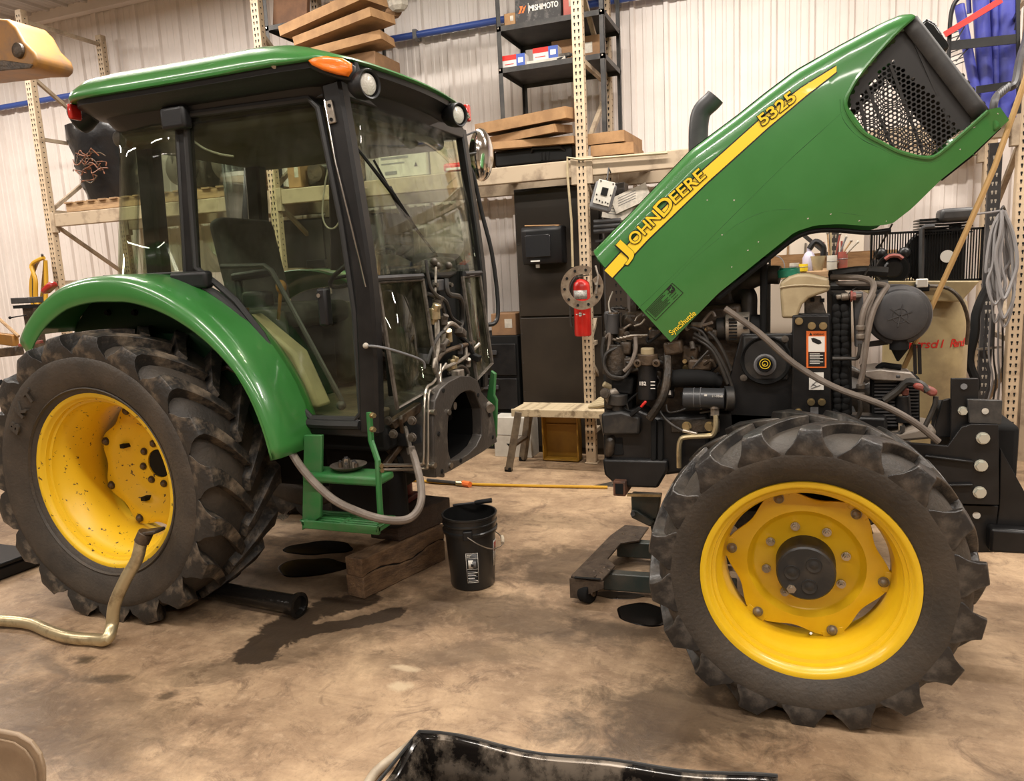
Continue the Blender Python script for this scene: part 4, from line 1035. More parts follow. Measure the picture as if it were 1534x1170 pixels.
# lip of the grille opening
lip = [hood_pt(*q) + Vector((0, -0.003, 0)) for q in [st(*p) for p in ((1480, 166), (1440, 202), (1404, 232), (1382, 235), (1347, 227), (1320, 214), (1293, 199), (1273, 175), (1266, 155), (1272, 138), (1288, 112), (1324, 69), (1350, 42), (1370, 24))]]
MB().tube(crom(lip, 4), 0.007, 6).build('opening_lip', GREEN, HOOD)
CREASE = mat('crease_shade_green', (0.012, 0.075, 0.018), 0.45)  # shade of creases and panel lines put into a darker green
# panel creases, standing proud as in the pressing
def on_hood(px, py, lift=0.002): 
    q = st(px, py); return hood_pt(q[0], min(q[1], interp(top_tab, q[0]))) + Vector((0, -lift, 0))
for pts in (((960, 458), (1007, 420), (1035, 392), (1064, 368), (1085, 351), (1109, 334), (1147, 317), (1191, 314), (1258, 318), (1300, 323), (1340, 322)),):
    MB().tube(crom([on_hood(*p, -0.0006) for p in pts], 4), 0.0026, 6).build('pressed_crease', CREASE, HOOD)
for pts in (((957, 462), (1030, 392), (1110, 312), (1180, 243), (1236, 192), (1262, 168)), ((893, 388), (1000, 502)), ((1462, 232), (1445, 205)), ((1258, 150), (1262, 178), (1285, 205), (1318, 222), (1350, 237), (1385, 244), (1412, 238))):
    MB().tube(crom([on_hood(*p, 0.0) for p in pts], 4), 0.0022, 5).build('panel_gap', CREASE, HOOD)
# black rubber edge along the underside
MB().tube(crom([hood_pt(*st(*p)) + Vector((0, 0.02, -0.012)) for p in ((1075, 443), (1147, 386), (1191, 352), (1222, 341), (1260, 340), (1302, 343), (1338, 339))], 4), 0.011, 6).build('edge_rubber', BLACK_M, HOOD)
MB().tube([hood_pt(*st(*p)) + Vector((0, 0.012, 0.002)) for p in ((1413, 268), (1458, 232), (1500, 190))], 0.008, 6).build('edge_rubber', BLACK_M, HOOD)

# ---- perforated side screens, solid nose screen and headlamp
def inside_hole(s_, t):
    if s_ < hs0 + 0.012: return False
    top = interp(hole_top, s_) if s_ <= hs_top1 else min(nose_t(s_), nA[1])
    return interp(hole_bot, min(s_, hs_bot1)) + 0.006 < t < top - 0.006
nA, nB = st(1375, 20), st(1484, 162)
def nose_t(s_): return nA[1] + (nB[1] - nA[1]) * (s_ - nA[0]) / (nB[0] - nA[0])
NET = mat('screen_black', (0.014, 0.013, 0.013), 0.5)
SOL = [st(*p) for p in ((1318, 74), (1352, 98), (1395, 135), (1420, 168), (1446, 205))]
def right_of(s_, t):
    for (s0, t0), (s1, t1) in zip(SOL[:-1], SOL[1:]):
        if min(t0, t1) <= t <= max(t0, t1): return s_ > s0 + (s1 - s0) * (t - t0) / (t1 - t0)
    return t > SOL[0][1]
def screen(side):
    b = MB(); p = 0.0185; dy = p * 0.866
    s_lo, s_hi = hs0, nB[0] + 0.01; t_lo, t_hi = -0.62, 0.1; r = 0
    t = t_lo
    while t < t_hi:
        s_ = s_lo + (p / 2 if r % 2 else 0)
        while s_ < s_hi:
            if inside_hole(s_, t):
                # solid frame towards the nose face and at the top
                solid = (t > (nose_t(s_) if s_ > hs_top1 else interp(hole_top, s_)) - 0.045) or (right_of(s_, t) and not side)
                ri = 0.0 if solid else p * 0.40
                vs = []
                for k in range(6):
                    a = PI / 6 + k * PI / 3
                    for rr in (p * 0.581, ri):
                        q = H0 + e_s * (s_ + rr * math.cos(a) * (1.0 if rr != ri else 1.05)) + e_t * (t + rr * math.sin(a))
                        yy = HY + 0.020 + 0.02 * max(0, (s_ - hs0) / 0.4)
                        if side: yy = 2 * (HY + HW / 2) - yy
                        vs.append((q.x, yy, q.z))
                b.add(vs, [(2 * k, 2 * ((k + 1) % 6), 2 * ((k + 1) % 6) + 1, 2 * k + 1) for k in range(6)])
            s_ += p
        t += dy; r += 1
    return b
screen(0).build('grille_screen', NET, HOOD, smooth=False, kind='stuff')
screen(1).build('grille_screen', NET, HOOD, smooth=False, kind='stuff')
fl_, fr_ = [], []
for f in [i / 10 for i in range(11)]:
    s_ = nA[0] + (nB[0] - nA[0]) * f; t = nA[1] + (nB[1] - nA[1]) * f
    q = H0 + e_s * s_ + e_t * t
    fl_.append(q)
b = MB(); rows = []
for q in fl_:
    rows.append([Vector((q.x, yy, q.z)) + e_s * bulge for yy, bulge in ((HY + 0.02, -0.06), (HY + 0.02, -0.012), (HY + 0.030, 0.0), (HY + 0.10, 0.012), (HY + HW / 2, 0.02), (HY + HW - 0.10, 0.012), (HY + HW - 0.030, 0.0), (HY + HW - 0.02, -0.012), (HY + HW - 0.02, -0.06))])
b.grid(rows); b.build('nose_screen', mat('nose_black', (0.022, 0.021, 0.021), 0.55, col2=(0.035, 0.033, 0.031), scale=20), HOOD, ang=0.8, solid=0.004)
# stiffening bars behind the side screen
for (a, c_) in (((1300, 205), (1290, 150)), ((1340, 222), (1300, 130)), ((1385, 225), (1335, 95)), ((1432, 195), (1372, 60))):
    MB().bar(hood_pt(*st(*a)) + Vector((0, 0.035, 0)), hood_pt(*st(*c_)) + Vector((0, 0.035, 0)), 0.010, 0.012, (0, 1, 0)).build('screen_bar', NET, HOOD)
hp = [P(px, py, y=HY + 0.06) for px, py in ((1388, 26), (1402, 34), (1424, 68), (1419, 76), (1400, 80), (1385, 62), (1376, 40))]
MB().prism(hp, (0, HW - 0.12, 0)).build('headlamp_unit', mat('headlamp_gloss', (0.012, 0.014, 0.015), 0.12), HOOD, bevel=0.02, seg=3)
# nose end: green lip returning across
q0, q1 = P(1498, 161, y=HY), P(1502, 189, y=HY)
MB().prism([v + Vector((0, 0.006, 0)) for v in (q0, q1, q1 - e_s * 0.03, q0 - e_s * 0.03)], (0, HW - 0.012, 0)).build('nose_lip', GREEN, HOOD, bevel=0.01)
q0, q1 = H0 + e_s * (top_tab[-1][0] - 0.10) + e_t * (top_tab[-2][1] - 0.001), H0 + e_s * (top_tab[-1][0]) + e_t * (top_tab[-1][1])

# ---- decals
def hood_dir(a, c_):
    u = (on_hood(*c_) - on_hood(*a)); u.y = 0; return u.normalized()
LIFT = 0.004
def strip(name, a_up, a_dn, b_up, b_dn, m, lift, n=24):
    rows = []
    for i in range(n + 1):
        f = i / n
        u = (a_up[0] + (b_up[0] - a_up[0]) * f, a_up[1] + (b_up[1] - a_up[1]) * f)
        d = (a_dn[0] + (b_dn[0] - a_dn[0]) * f, a_dn[1] + (b_dn[1] - a_dn[1]) * f)
        rows.append([on_hood(u[0], u[1], lift), on_hood((u[0] + d[0]) / 2, (u[1] + d[1]) / 2, lift), on_hood(d[0], d[1], lift)])
    b = MB(); b.grid(rows); return b.build(name, m, HOOD)
# piecewise stripe following the hood's slight curve
SU = [(906, 405), (960, 346), (1045, 263), (1140, 178), (1200, 132), (1253, 99)]
SD = [(918, 416), (972, 358), (1057, 276), (1150, 192), (1207, 144), (1253, 108)]
for i in range(len(SU) - 1):
    ku = [(SU[j][0] - 1.4, SU[j][1] - 1.6) for j in (i, i + 1)]; kd = [(SD[j][0] + 1.4, SD[j][1] + 1.6) for j in (i, i + 1)]
    strip('stripe_edge', ku[0], kd[0], ku[1], kd[1], DECAL_K, 0.0022, 8)
    strip('stripe', SU[i], SD[i], SU[i + 1], SD[i + 1], DECAL_Y, 0.0034, 8)
def hood_text(body, a, c_, size_px_h, name, bold, shear=0.0, black=True, dy=0.0, mY=DECAL_Y, size=None, width=None):
    A = on_hood(*a); B = on_hood(*c_); u = B - A; Lw = u.length; u.normalize(); n = Vector((0, -1, 0)); n = (n - u * n.dot(u)).normalized(); v = n.cross(u)
    if width is None: width = Lw
    if black: text(body, size, A + n * 0.0045, u, v, DECAL_K, name + '_edge', HOOD, depth=0.0006, bold=bold + 0.0026, shear=shear, width=width + 0.006)
    text(body, size, A + n * 0.0065, u, v, mY, name, HOOD, depth=0.0006, bold=bold, shear=shear, width=width)
hood_text('J', (938, 388), (953, 371), 0, 'letter', 0.0012, size=0.105)
hood_text('OHN', (951, 369), (991, 327), 0, 'lettering', 0.0012, size=0.072)
hood_text('D', (993, 328), (1011, 308), 0, 'letter', 0.0012, size=0.092)
hood_text('EERE', (1011, 307), (1057, 266), 0, 'lettering', 0.0012, size=0.068)
hood_text('5325', (1142, 190), (1193, 150), 0, 'numerals', 0.0012, size=0.062)
hood_text('SyncShuttle', (1006, 503), (1043, 471), 0, 'lettering', 0.0004, black=False, size=0.034)
# plate decal with deer badge, outlined in black
pq = [(967.5, 465.5), (1007.5, 424), (1023.5, 438.5), (982.5, 480)]
b = MB()
for i in range(4):
    b.bar(on_hood(*pq[i], 0.003), on_hood(*pq[(i + 1) % 4], 0.003), 0.0022, 0.0015, (0, 1, 0))
PLQ = b.build('plate_outline', DECAL_K, HOOD)
u = hood_dir((982.5, 480), (1023.5, 438.5)); v = Vector((-u.z, 0, u.x))
for k in range(9):
    c0 = on_hood(979 + 0.5 + k * 0.0, 466 + 0.0, 0.003)
    f = k / 9.0
    s0 = on_hood(970 + 12 * f, 466 + 11.5 * f, 0.003); ln = 0.075 + 0.035 * random.random()
    MB().bar(s0 + u * 0.004, s0 + u * ln, 0.0022, 0.001, (0, 1, 0)).build('small_print', DECAL_K, HOOD)
for k in range(4):
    s0 = on_hood(993 + 8 * k / 3.0, 448 + 8 * k / 3.0, 0.003); MB().bar(s0 + u * 0.03, s0 + u * 0.06, 0.002, 0.001, (0, 1, 0)).build('small_print', DECAL_K, HOOD)
c0 = on_hood(1006, 433, 0.003)
BD = MB().prism([c0 + u * (0.013 * a) + v * (0.015 * c_) for a, c_ in ((-1, -.5), (-.6, -1), (.6, -1), (1, -.5), (1, .8), (.7, 1), (-.7, 1), (-1, .8))], (0, -0.001, 0)).build('badge', DECAL_K, HOOD)
c1 = c0 + Vector((0, -0.002, 0))
MB().prism([c1 + u * (0.010 * a) + v * (0.011 * c_) for a, c_ in ((-.9, .1), (-.3, .3), (.2, .2), (.6, .6), (.5, .9), (.9, .5), (.6, .2), (.3, -.1), (.6, -.8), (.1, -.2), (-.4, -.1), (-.8, -.7))], (0, -0.0006, 0)).build('leaping_stag', GREEN, HOOD)
# paint chips
for px, py in ((1060, 300), (1082, 352), (1100, 300), (1136, 362), (1120, 375), (1150, 395), (1096, 400), (1205, 118), (1212, 125), (1380, 230), (1460, 190), (1495, 170), (1420, 215), (1440, 222), (1245, 320), (1330, 330), (1288, 330), (1210, 327)):
    c0 = on_hood(px, py, 0.0015); MB().prism([c0 + Vector((0.005 * math.cos(a) * random.uniform(.4, 1), 0, 0.006 * math.sin(a) * random.uniform(.4, 1))) for a in (0, 1.2, 2.5, 3.7, 5)], (0, -0.0006, 0)).build('paint_chip', PAPER, HOOD)

# ---- exhaust stack behind the hood
MB().tube(crom([P(1046, 300, y=4.0), P(1046, 220, y=4.0), P(1047, 185, y=4.0), P(1052, 166, y=4.0), P(1066, 152, y=4.0), P(1072, 145, y=4.0)], 5), 0.048, 20).build('exhaust_stack', GUN, eng, ang=1.0)
MB().cyl((P(1046, 300, y=4.0).x, 4.0, 1.2), P(1046, 290, y=4.0), 0.05, 16).build('exhaust_pipe', GUN, eng)

# ---- chassis and engine
def box_px(name, p0, p1, y0, y1, m, bevel=0.01, par=None, **kw):
    a, c_ = P(*p0, y=y0), P(*p1, y=y0)
    return MB().box(min(a.x, c_.x), max(a.x, c_.x), y0, y1, min(a.z, c_.z), max(a.z, c_.z)).build(name, m, par or eng, bevel=bevel, **kw)
def poly_px(name, pts, y0, th, m, bevel=0.008, par=None, seg=2):
    return MB().prism([P(px, py, y=y0) for px, py in pts], (0, th, 0)).build(name, m, par or eng, bevel=bevel, seg=seg)
def cyl_px(name, p0, p1, y0, y1, r, m, n=20, par=None, r1=None):
    return MB().cyl(P(*p0, y=y0), P(*p1, y=y1), r, n, r1).build(name, m, par or eng, bevel=0.004)
def hose_px(name, pts, r, m, par=None, k=5, n=8):
    return MB().tube(crom([P(a, c_, y=yy) for a, c_, yy in pts], k), r, n).build(name, m, par or eng)
BLOCK = poly_px('engine_block', ((930, 470), (1110, 455), (1112, 600), (1060, 625), (940, 625), (925, 560)), 3.46, 0.42, GREASE2, 0.02)
poly_px('rocker_cover', ((960, 445), (1100, 425), (1104, 462), (962, 480)), 3.54, 0.26, GREASE, 0.03, seg=3)
MB().lathe([(0, 0.02), (0.13, 0.02), (0.15, 0.0), (0.15, -0.03), (0, -0.03)], P(962, 462, y=3.75), 'x', 32).build('flywheel', GREASE2, eng)
poly_px('rear_plate', ((903, 560), (925, 545), (938, 560), (940, 640), (905, 640)), 3.40, 0.5, BLACK_D, 0.012)
# front frame (black casting with pocket) under the engine
poly_px('oil_pan', ((902, 622), (955, 612), (985, 625), (1060, 622), (1062, 705), (1000, 712), (905, 712)), 3.34, 0.5, BLACK_S, 0.015)
poly_px('pan_flange', ((900, 620), (930, 616), (958, 625), (958, 652), (902, 652)), 3.30, 0.06, BLACK_D, 0.012)
poly_px('pan_flange', ((902, 688), (1000, 690), (1000, 706), (985, 732), (925, 730), (905, 712)), 3.31, 0.08, BLACK_S, 0.012)
poly_px('pan_pocket', ((915, 656), (932, 656), (934, 682), (918, 682)), 3.335, 0.01, BLACK_M, 0.003)
poly_px('pan_web', ((906, 655), (920, 654), (918, 686), (905, 688)), 3.31, 0.05, GREASE, 0.02)
for k, px in enumerate((975, 985)): poly_px('pan_rib', ((px, 630), (px + 8, 630), (px + 8, 690), (px, 690)), 3.315, 0.04, BLACK_M, 0.004)
poly_px('side_rail', ((1060, 615), (1330, 625), (1330, 720), (1060, 712)), 3.36, 0.10, BLACK_S, 0.015)
poly_px('front_axle', ((1060, 690), (1320, 700), (1320, 770), (1060, 770)), 3.0, 1.3, BLACK_M, 0.03)
for px, py in ((1029, 638), (1063, 638)): hexbolt('frame_bolt', P(px, py, y=3.33), 0.017, 0.03, (0, -1, 0), ZINC, eng)
poly_px('mount_plate', ((1005, 628), (1078, 628), (1078, 648), (1005, 648)), 3.332, 0.02, GREASE, 0.004)
# fuel filter with tan bowl cap and hoses
cyl_px('fuel_filter', (970, 542), (970, 598), 3.34, 3.34, 0.043, BLACK_S)
cyl_px('filter_head', (970, 530), (970, 546), 3.34, 3.34, 0.048, GREASE2)
cyl_px('filter_cap', (970, 521), (970, 532), 3.34, 3.34, 0.030, BEIGE)
text('152', 0.022, P(957, 577, y=3.291), (1, 0, 0), (0, 0, 1), WHITE, 'filter_number', eng, bold=0.0008)
for px in (956, 984): MB().lathe([(0.016, 0), (0.018, -0.02), (0.009, -0.022), (0.009, 0)], P(px, 543, y=3.30), 'y', 14).build('filter_port', GREASE2, eng)
for k in range(3): MB().obox(P(978, 572 + 5 * k, y=3.295), (0.02, 0.003, 0.004)).build('filter_print', WHITE, eng)
# injection pump, sensor stack and odds at the rear of the engine
INJ = [((917, 480), .055, .09, GUN), ((930, 500), .06, .06, GREASE2), ((915, 505), .045, .07, GREASE), ((940, 520), .05, .06, GREASE), ((920, 540), .07, .06, GREASE2), ((945, 545), .06, .07, GREASE), ((935, 575), .10, .08, BLACK_M), ((920, 600), .07, .07, GREASE),
       ((990, 500), .10, .05, GREASE), ((1010, 520), .08, .06, GREASE2), ((1035, 530), .07, .08, GREASE2), ((1000, 475), .12, .04, BLACK_D), ((1060, 500), .09, .05, GREASE), ((1050, 545), .10, .05, GREASE2), ((985, 560), .05, .05, GREASE), ((938, 600), .08, .08, BLACK_M)]
for (px, py), w, h, m in INJ:
    MB().obox(P(px, py, y=3.40 + random.uniform(-.02, .03)), (w, 0.10, h), Matrix.Rotation(random.uniform(-.15, .15), 3, 'Y')).build('engine_fitting', m, eng, bevel=0.010)
cyl_px('sensor_stack', (919, 470), (917, 500), 3.36, 3.36, 0.030, GUN)
cyl_px('sensor_cap', (919, 468), (919, 473), 3.36, 3.36, 0.024, GREASE2)
cyl_px('injection_pump', (922, 515), (922, 560), 3.37, 3.37, 0.050, GREASE, r1=0.06)
for k in range(6): MB().cyl(P(918 + 5 * k, 508 - k, y=3.34), P(930 + 8 * k, 512 - 2 * k, y=3.36), 0.0055, 6).build('injector_line', ALU, eng)
cyl_px('return_elbow', (906, 598), (925, 585), 3.34, 3.36, 0.026, ALU)
cyl_px('return_elbow', (904, 575), (918, 582), 3.34, 3.36, 0.014, BEIGE)
hexbolt('pump_bolt', P(907, 589, y=3.31), 0.020, 0.02, (0, -1, 0), IRON, eng)
MB().obox(P(917, 545, y=3.33), (0.02, 0.01, 0.02)).build('red_clip', RED, eng, bevel=0.003)
MB().bar(P(960, 610, y=3.28), P(968, 601, y=3.28), 0.014, 0.012).build('red_handle', RED, eng, bevel=0.004)
MB().bar(P(945, 622, y=3.29), P(960, 610, y=3.28), 0.02, 0.018).build('handle_grip', BLACK_M, eng, bevel=0.004)
cyl_px('transfer_pump', (926, 590), (926, 606), 3.34, 3.34, 0.045, BLACK_D)
cyl_px('transfer_pump', (926, 606), (926, 616), 3.34, 3.34, 0.026, BLACK_D)
hose_px('fuel_line', ((905, 505, 3.33), (902, 530, 3.32), (910, 560, 3.31), (925, 568, 3.31), (940, 560, 3.32), (950, 535, 3.33), (950, 515, 3.34)), 0.008, HOSE_K)
hose_px('fuel_line', ((925, 520, 3.33), (908, 530, 3.31), (905, 548, 3.30), (915, 563, 3.30), (935, 566, 3.31)), 0.008, HOSE_K)
hose_px('fuel_line', ((952, 505, 3.35), (952, 525, 3.33), (945, 545, 3.32), (935, 556, 3.32)), 0.010, HOSE_G)
hose_px('fuel_line', ((905, 510, 3.34), (913, 500, 3.33), (912, 520, 3.33), (908, 535, 3.33)), 0.007, HOSE_G)
hose_px('breather_hose', ((1000, 530, 3.36), (1000, 560, 3.30), (995, 590, 3.27), (985, 610, 3.27), (973, 627, 3.28)), 0.019, GREASE)
hose_px('wire_loop', ((916, 475, 3.36), (912, 455, 3.38), (918, 437, 3.42)), 0.004, PAPER)
hose_px('injector_return', ((935, 492, 3.36), (950, 482, 3.36), (955, 475, 3.37), (962, 470, 3.38)), 0.005, ALU)
hose_px('injector_return', ((950, 488, 3.36), (960, 485, 3.36), (966, 478, 3.37)), 0.004, PAPER)
# intake manifold, oil filter, steel lines
MB().tube(crom([P(998, 578, y=3.36), P(1010, 568, y=3.34), (P(1035, 566, y=3.34)), P(1062, 568, y=3.36), P(1078, 572, y=3.38)], 5), [0.034, 0.040, 0.038, 0.036, 0.030], 14).build('intake_pipe', BLACK_M, eng)
OF = cyl_px('oil_filter', (1024, 596), (1086, 597), 3.32, 3.32, 0.046, mat('filter_grey', (0.035, 0.037, 0.040), 0.35))
for px in (1040, 1050): MB().cyl(P(px, 596, y=3.32), P(px + 0.8, 596, y=3.32), 0.0468, 24).build('filter_band', GREYP, OF)
text('11-9368', 0.014, P(1066, 595, y=3.273), (1, 0, 0), (0, 0, 1), WHITE, 'filter_print', OF)
MB().obox(P(1057, 592, y=3.272), (0.012, 0.002, 0.008)).build('filter_print', WHITE, OF)
cyl_px('filter_base', (1085, 597), (1098, 597), 3.33, 3.34, 0.055, BLACK_D)
cyl_px('sight_glass', (992, 588), (1010, 588), 3.36, 3.36, 0.026, BLACK_S)
MB().obox(P(1000, 588, y=3.332), (0.03, 0.003, 0.02)).build('sight_label', WHITE, eng)
hexbolt('banjo_nut', P(1071, 612, y=3.31) + Vector((0, 0, 0.02)), 0.020, 0.05, (0, 0, -1), ALU, eng)
hose_px('hydraulic_line', ((1072, 622, 3.30), (1072, 640, 3.29), (1068, 651, 3.29), (1058, 653, 3.29), (1026, 655, 3.29), (1019, 661, 3.29), (1017, 674, 3.29), (1017, 700, 3.30)), 0.0115, ZINC_P)
hose_px('battery_cable', ((985, 608, 3.33), (992, 622, 3.31), (1005, 635, 3.30), (1022, 645, 3.29), (1035, 649, 3.29)), 0.006, HOSE_K)
cyl_px('cable_end', (1022, 645), (1045, 650), 3.29, 3.29, 0.008, STEEL)
for px, py in ((1028, 538), (1028, 551), (1063, 551), (1045, 520)): hexbolt('block_bolt', P(px, py, y=3.45), 0.013, 0.02, (0, -1, 0), ZINC, eng)
poly_px('side_cover', ((1032, 535), (1064, 530), (1066, 556), (1030, 558)), 3.44, 0.03, GREASE2, 0.008)
cyl_px('core_plug', (1036, 520), (1050, 522), 3.43, 3.43, 0.02, ALU)
for pts in (((1040, 500, 3.36), (1060, 512, 3.34), (1075, 530, 3.34), (1090, 560, 3.35), (1098, 585, 3.36)), ((1045, 508, 3.36), (1065, 522, 3.34), (1078, 545, 3.34), (1090, 575, 3.35)), ((1052, 490, 3.37), (1070, 505, 3.35), (1085, 530, 3.35), (1095, 555, 3.36)),
            ((1010, 500, 3.38), (1030, 490, 3.36), (1050, 496, 3.36), (1060, 510, 3.36)), ((1020, 480, 3.4), (1045, 488, 3.37), (1047, 505, 3.36), (1038, 506, 3.36)), ((985, 540, 3.34), (1000, 548, 3.36), (1015, 565, 3.38), (1040, 572, 3.38))):
    hose_px('harness', pts, 0.008, HOSE_K)
WIR = [HOSE_K, HOSE_K, GREASE, HOSE_G, BLACK_M]
rr_ = random.Random(5)
for k in range(26):
    px, py = rr_.uniform(905, 1085), rr_.uniform(470, 615); y = rr_.uniform(3.335, 3.37)
    pts = [(px, py, y)]
    for _ in range(3):
        px += rr_.uniform(-22, 26); py += rr_.uniform(-16, 20); pts.append((min(max(px, 904), 1092), min(max(py, 462), 618), y + rr_.uniform(-.02, .02)))
    hose_px('engine_wire', pts, rr_.choice([0.004, 0.005, 0.007]), WIR[k % 5], k=4, n=6)
for k in range(22):
    c = P(rr_.uniform(908, 1080), rr_.uniform(475, 610), y=3.37)
    if k % 3: hexbolt('engine_bolt', c, rr_.uniform(.006, .011), 0.02, (0, -1, 0), rr_.choice([IRON, ALU, ZINC, GREASE2]), eng)
    else: MB().cyl(c, c + Vector((rr_.uniform(-.05, .05), -0.02, rr_.uniform(-.04, .04))), 0.012, 10).build('pipe_union', rr_.choice([ALU, IRON, GREASE2]), eng)
# alternator
AL = cyl_px('alternator', (1088, 492), (1124, 490), 3.44, 3.44, 0.068, ALU, 24)
for k in range(7):
    c = P(1098, 478 + 5 * k, y=3.374 + 0.0015 * abs(k - 3)); MB().obox(c, (0.034, 0.012, 0.007)).build('cooling_slot', BLACK_M, AL)
for k in range(3): MB().obox(P(1117, 477 + 7 * k, y=3.372), (0.02, 0.012, 0.010)).build('cooling_slot', BLACK_M, AL)
cyl_px('alternator_rear', (1074, 493), (1088, 492), 3.44, 3.44, 0.050, BLACK_D)
cyl_px('fan_pulley', (1124, 490), (1140, 490), 3.46, 3.46, 0.055, BLACK_M)
for k in range(5): MB().box(*[v for v in (P(1150, 430, y=3.45).x - 0.03, P(1150, 430, y=3.45).x + 0.0)], 3.40 + 0.12 * k, 3.47 + 0.12 * k, 1.25, 1.65).build('fan_blade', BLACK_M, eng, bevel=0.01)
hose_px('radiator_hose', ((1098, 452, 3.6), (1112, 430, 3.55), (1128, 418, 3.50), (1150, 412, 3.48), (1168, 412, 3.47)), 0.040, HOSE_K, n=14)
hose_px('radiator_hose', ((1098, 445, 3.6), (1120, 440, 3.52), (1122, 470, 3.50), (1125, 500, 3.50)), 0.036, HOSE_K, n=14)
hose_px('tow_cable', ((1085, 415, 3.7), (1130, 412, 3.7), (1168, 412, 3.6)), 0.010, BLACK_M)
cyl_px('filler_neck', (1134, 412), (1134, 402), 3.7, 3.7, 0.018, BLACK_M)
# radiator support: black side panels with filler recess
poly_px('radiator_side', ((1090, 575), (1110, 500), (1112, 500), (1186, 500), (1190, 470), (1245, 470), (1247, 640), (1095, 640)), 3.36, 0.05, BLACK_S, 0.01)
poly_px('upright_plate', ((1187, 472), (1243, 472), (1246, 642), (1185, 642)), 3.335, 0.03, BLACK_S, 0.006)
FP = poly_px('filler_panel', ((1112, 503), (1181, 503), (1181, 571), (1112, 571)), 3.338, 0.03, BLACK_D, 0.012)
MB().lathe([(0.105, 0.0), (0.10, -0.006), (0.085, 0.006), (0.0, 0.012)], P(1147, 540, y=3.335), 'y', 36).build('recess', BLACK_M, FP)
MB().lathe([(0.046, 0.0), (0.046, -0.012), (0.040, -0.016), (0.030, -0.012), (0, -0.01)], P(1146, 546, y=3.335), 'y', 28).build('filler_collar', GREYP, FP)
CP = MB().lathe([(0.030, 0.0), (0.032, -0.03), (0.028, -0.042), (0, -0.044)], P(1146, 545, y=3.33), 'y', 14).build('filler_cap', BLACK_M, FP)
for r in (0.021, 0.011):
    MB().tube([P(1146, 545, y=3.284) + Vector((r * math.cos(k * PI / 10), 0, r * math.sin(k * PI / 10))) for k in range(20)], 0.0016, 5, closed=True).build('cap_ring', DECAL_Y, CP)
text('P', 0.016, P(1143.5, 549, y=3.284), (1, 0, 0), (0, 0, 1), DECAL_Y, 'cap_letter', CP)
for px, py in ((1176, 508), (1114, 566)): hexbolt('panel_bolt', P(px, py, y=3.335), 0.012, 0.012, (0, -1, 0), IRON, FP)
for px, py in ((1197, 481), (1216, 488), (1233, 488), (1215, 602), (1231, 602), (1196, 617)): hexbolt('plate_bolt', P(px, py, y=3.333), 0.0125, 0.022, (0, -1, 0), ZINC, eng)
poly_px('white_tag', ((1214, 610), (1226, 610), (1226, 628), (1214, 628)), 3.33, 0.004, GREYP, 0.0)
# warning decal
WL = poly_px('warning_decal', ((1208, 496), (1238, 496), (1238, 551), (1208, 551)), 3.331, 0.003, ORANGE, 0.0)
poly_px('decal_panel', ((1211, 504), (1235.5, 504), (1235.5, 527), (1211, 527)), 3.330, 0.002, WHITE, 0.0, WL)
poly_px('decal_panel', ((1211, 527.5), (1235.5, 527.5), (1235.5, 549), (1211, 549)), 3.330, 0.002, DECAL_K, 0.0, WL)
poly_px('warning_symbol', ((1212, 502.5), (1217, 502.5), (1214.5, 498)), 3.330, 0.002, DECAL_K, 0.0, WL)
text('WARNING', 0.012, P(1218, 502.5, y=3.330), (1, 0, 0), (0, 0, 1), DECAL_K, 'warning_word', WL, depth=0.0005, width=0.042)
poly_px('hand_symbol', ((1215, 507), (1219, 506), (1224, 508), (1229, 510), (1231, 514), (1226, 516), (1221, 514), (1217, 512)), 3.329, 0.001, DECAL_K, 0.0, WL)
for k in range(7): MB().bar(P(1213, 530 + 2.4 * k, y=3.329), P(1228 + 5 * (k % 2), 530 + 2.4 * k, y=3.329), 0.0022, 0.001, (0, 1, 0)).build('decal_print', WHITE, WL)
W2 = poly_px('lifting_decal', ((1212, 558), (1234, 558), (1234, 584), (1212, 584)), 3.331, 0.003, WHITE, 0.0)
for a, c_ in (((1215, 579), (1223, 571)), ((1223, 571), (1230, 574)), ((1215, 582), (1229, 577)), ((1217, 575), (1224, 579))): MB().bar(P(*a, y=3.329), P(*c_, y=3.329), 0.0025, 0.001, (0, 1, 0)).build('decal_drawing', GREYP, W2)
# expansion tank
T_ = [(1168, 424), (1182, 414), (1195, 410), (1212, 410), (1242, 417), (1243, 436), (1228, 441), (1212, 447), (1202, 456), (1194, 477), (1171, 477), (1169, 444)]
TK = poly_px('expansion_tank', T_, 3.34, 0.16, BEIGE, 0.012, seg=3)
MB().tube([P(px, py, y=3.338) for px, py in ((1168, 431), (1185, 428), (1205, 427), (1243, 429))], 0.004, 6).build('tank_seam', BEIGE, TK)
TC = cyl_px('tank_cap', (1182, 415), (1181, 403), 3.42, 3.42, 0.046, TEAL, 14)
MB().cyl(P(1181, 405, y=3.42), P(1181, 401, y=3.42), 0.036, 12).build('cap_top', TEAL, TC)
poly_px('tank_bracket', ((1205, 445), (1230, 443), (1238, 470), (1205, 470)), 3.40, 0.02, IRON, 0.004)
for px, py in ((1217, 449), (1232, 450)): MB().obox(P(px, py, y=3.395), (0.016, 0.01, 0.016)).build('bracket_slot', BLACK_M, eng)
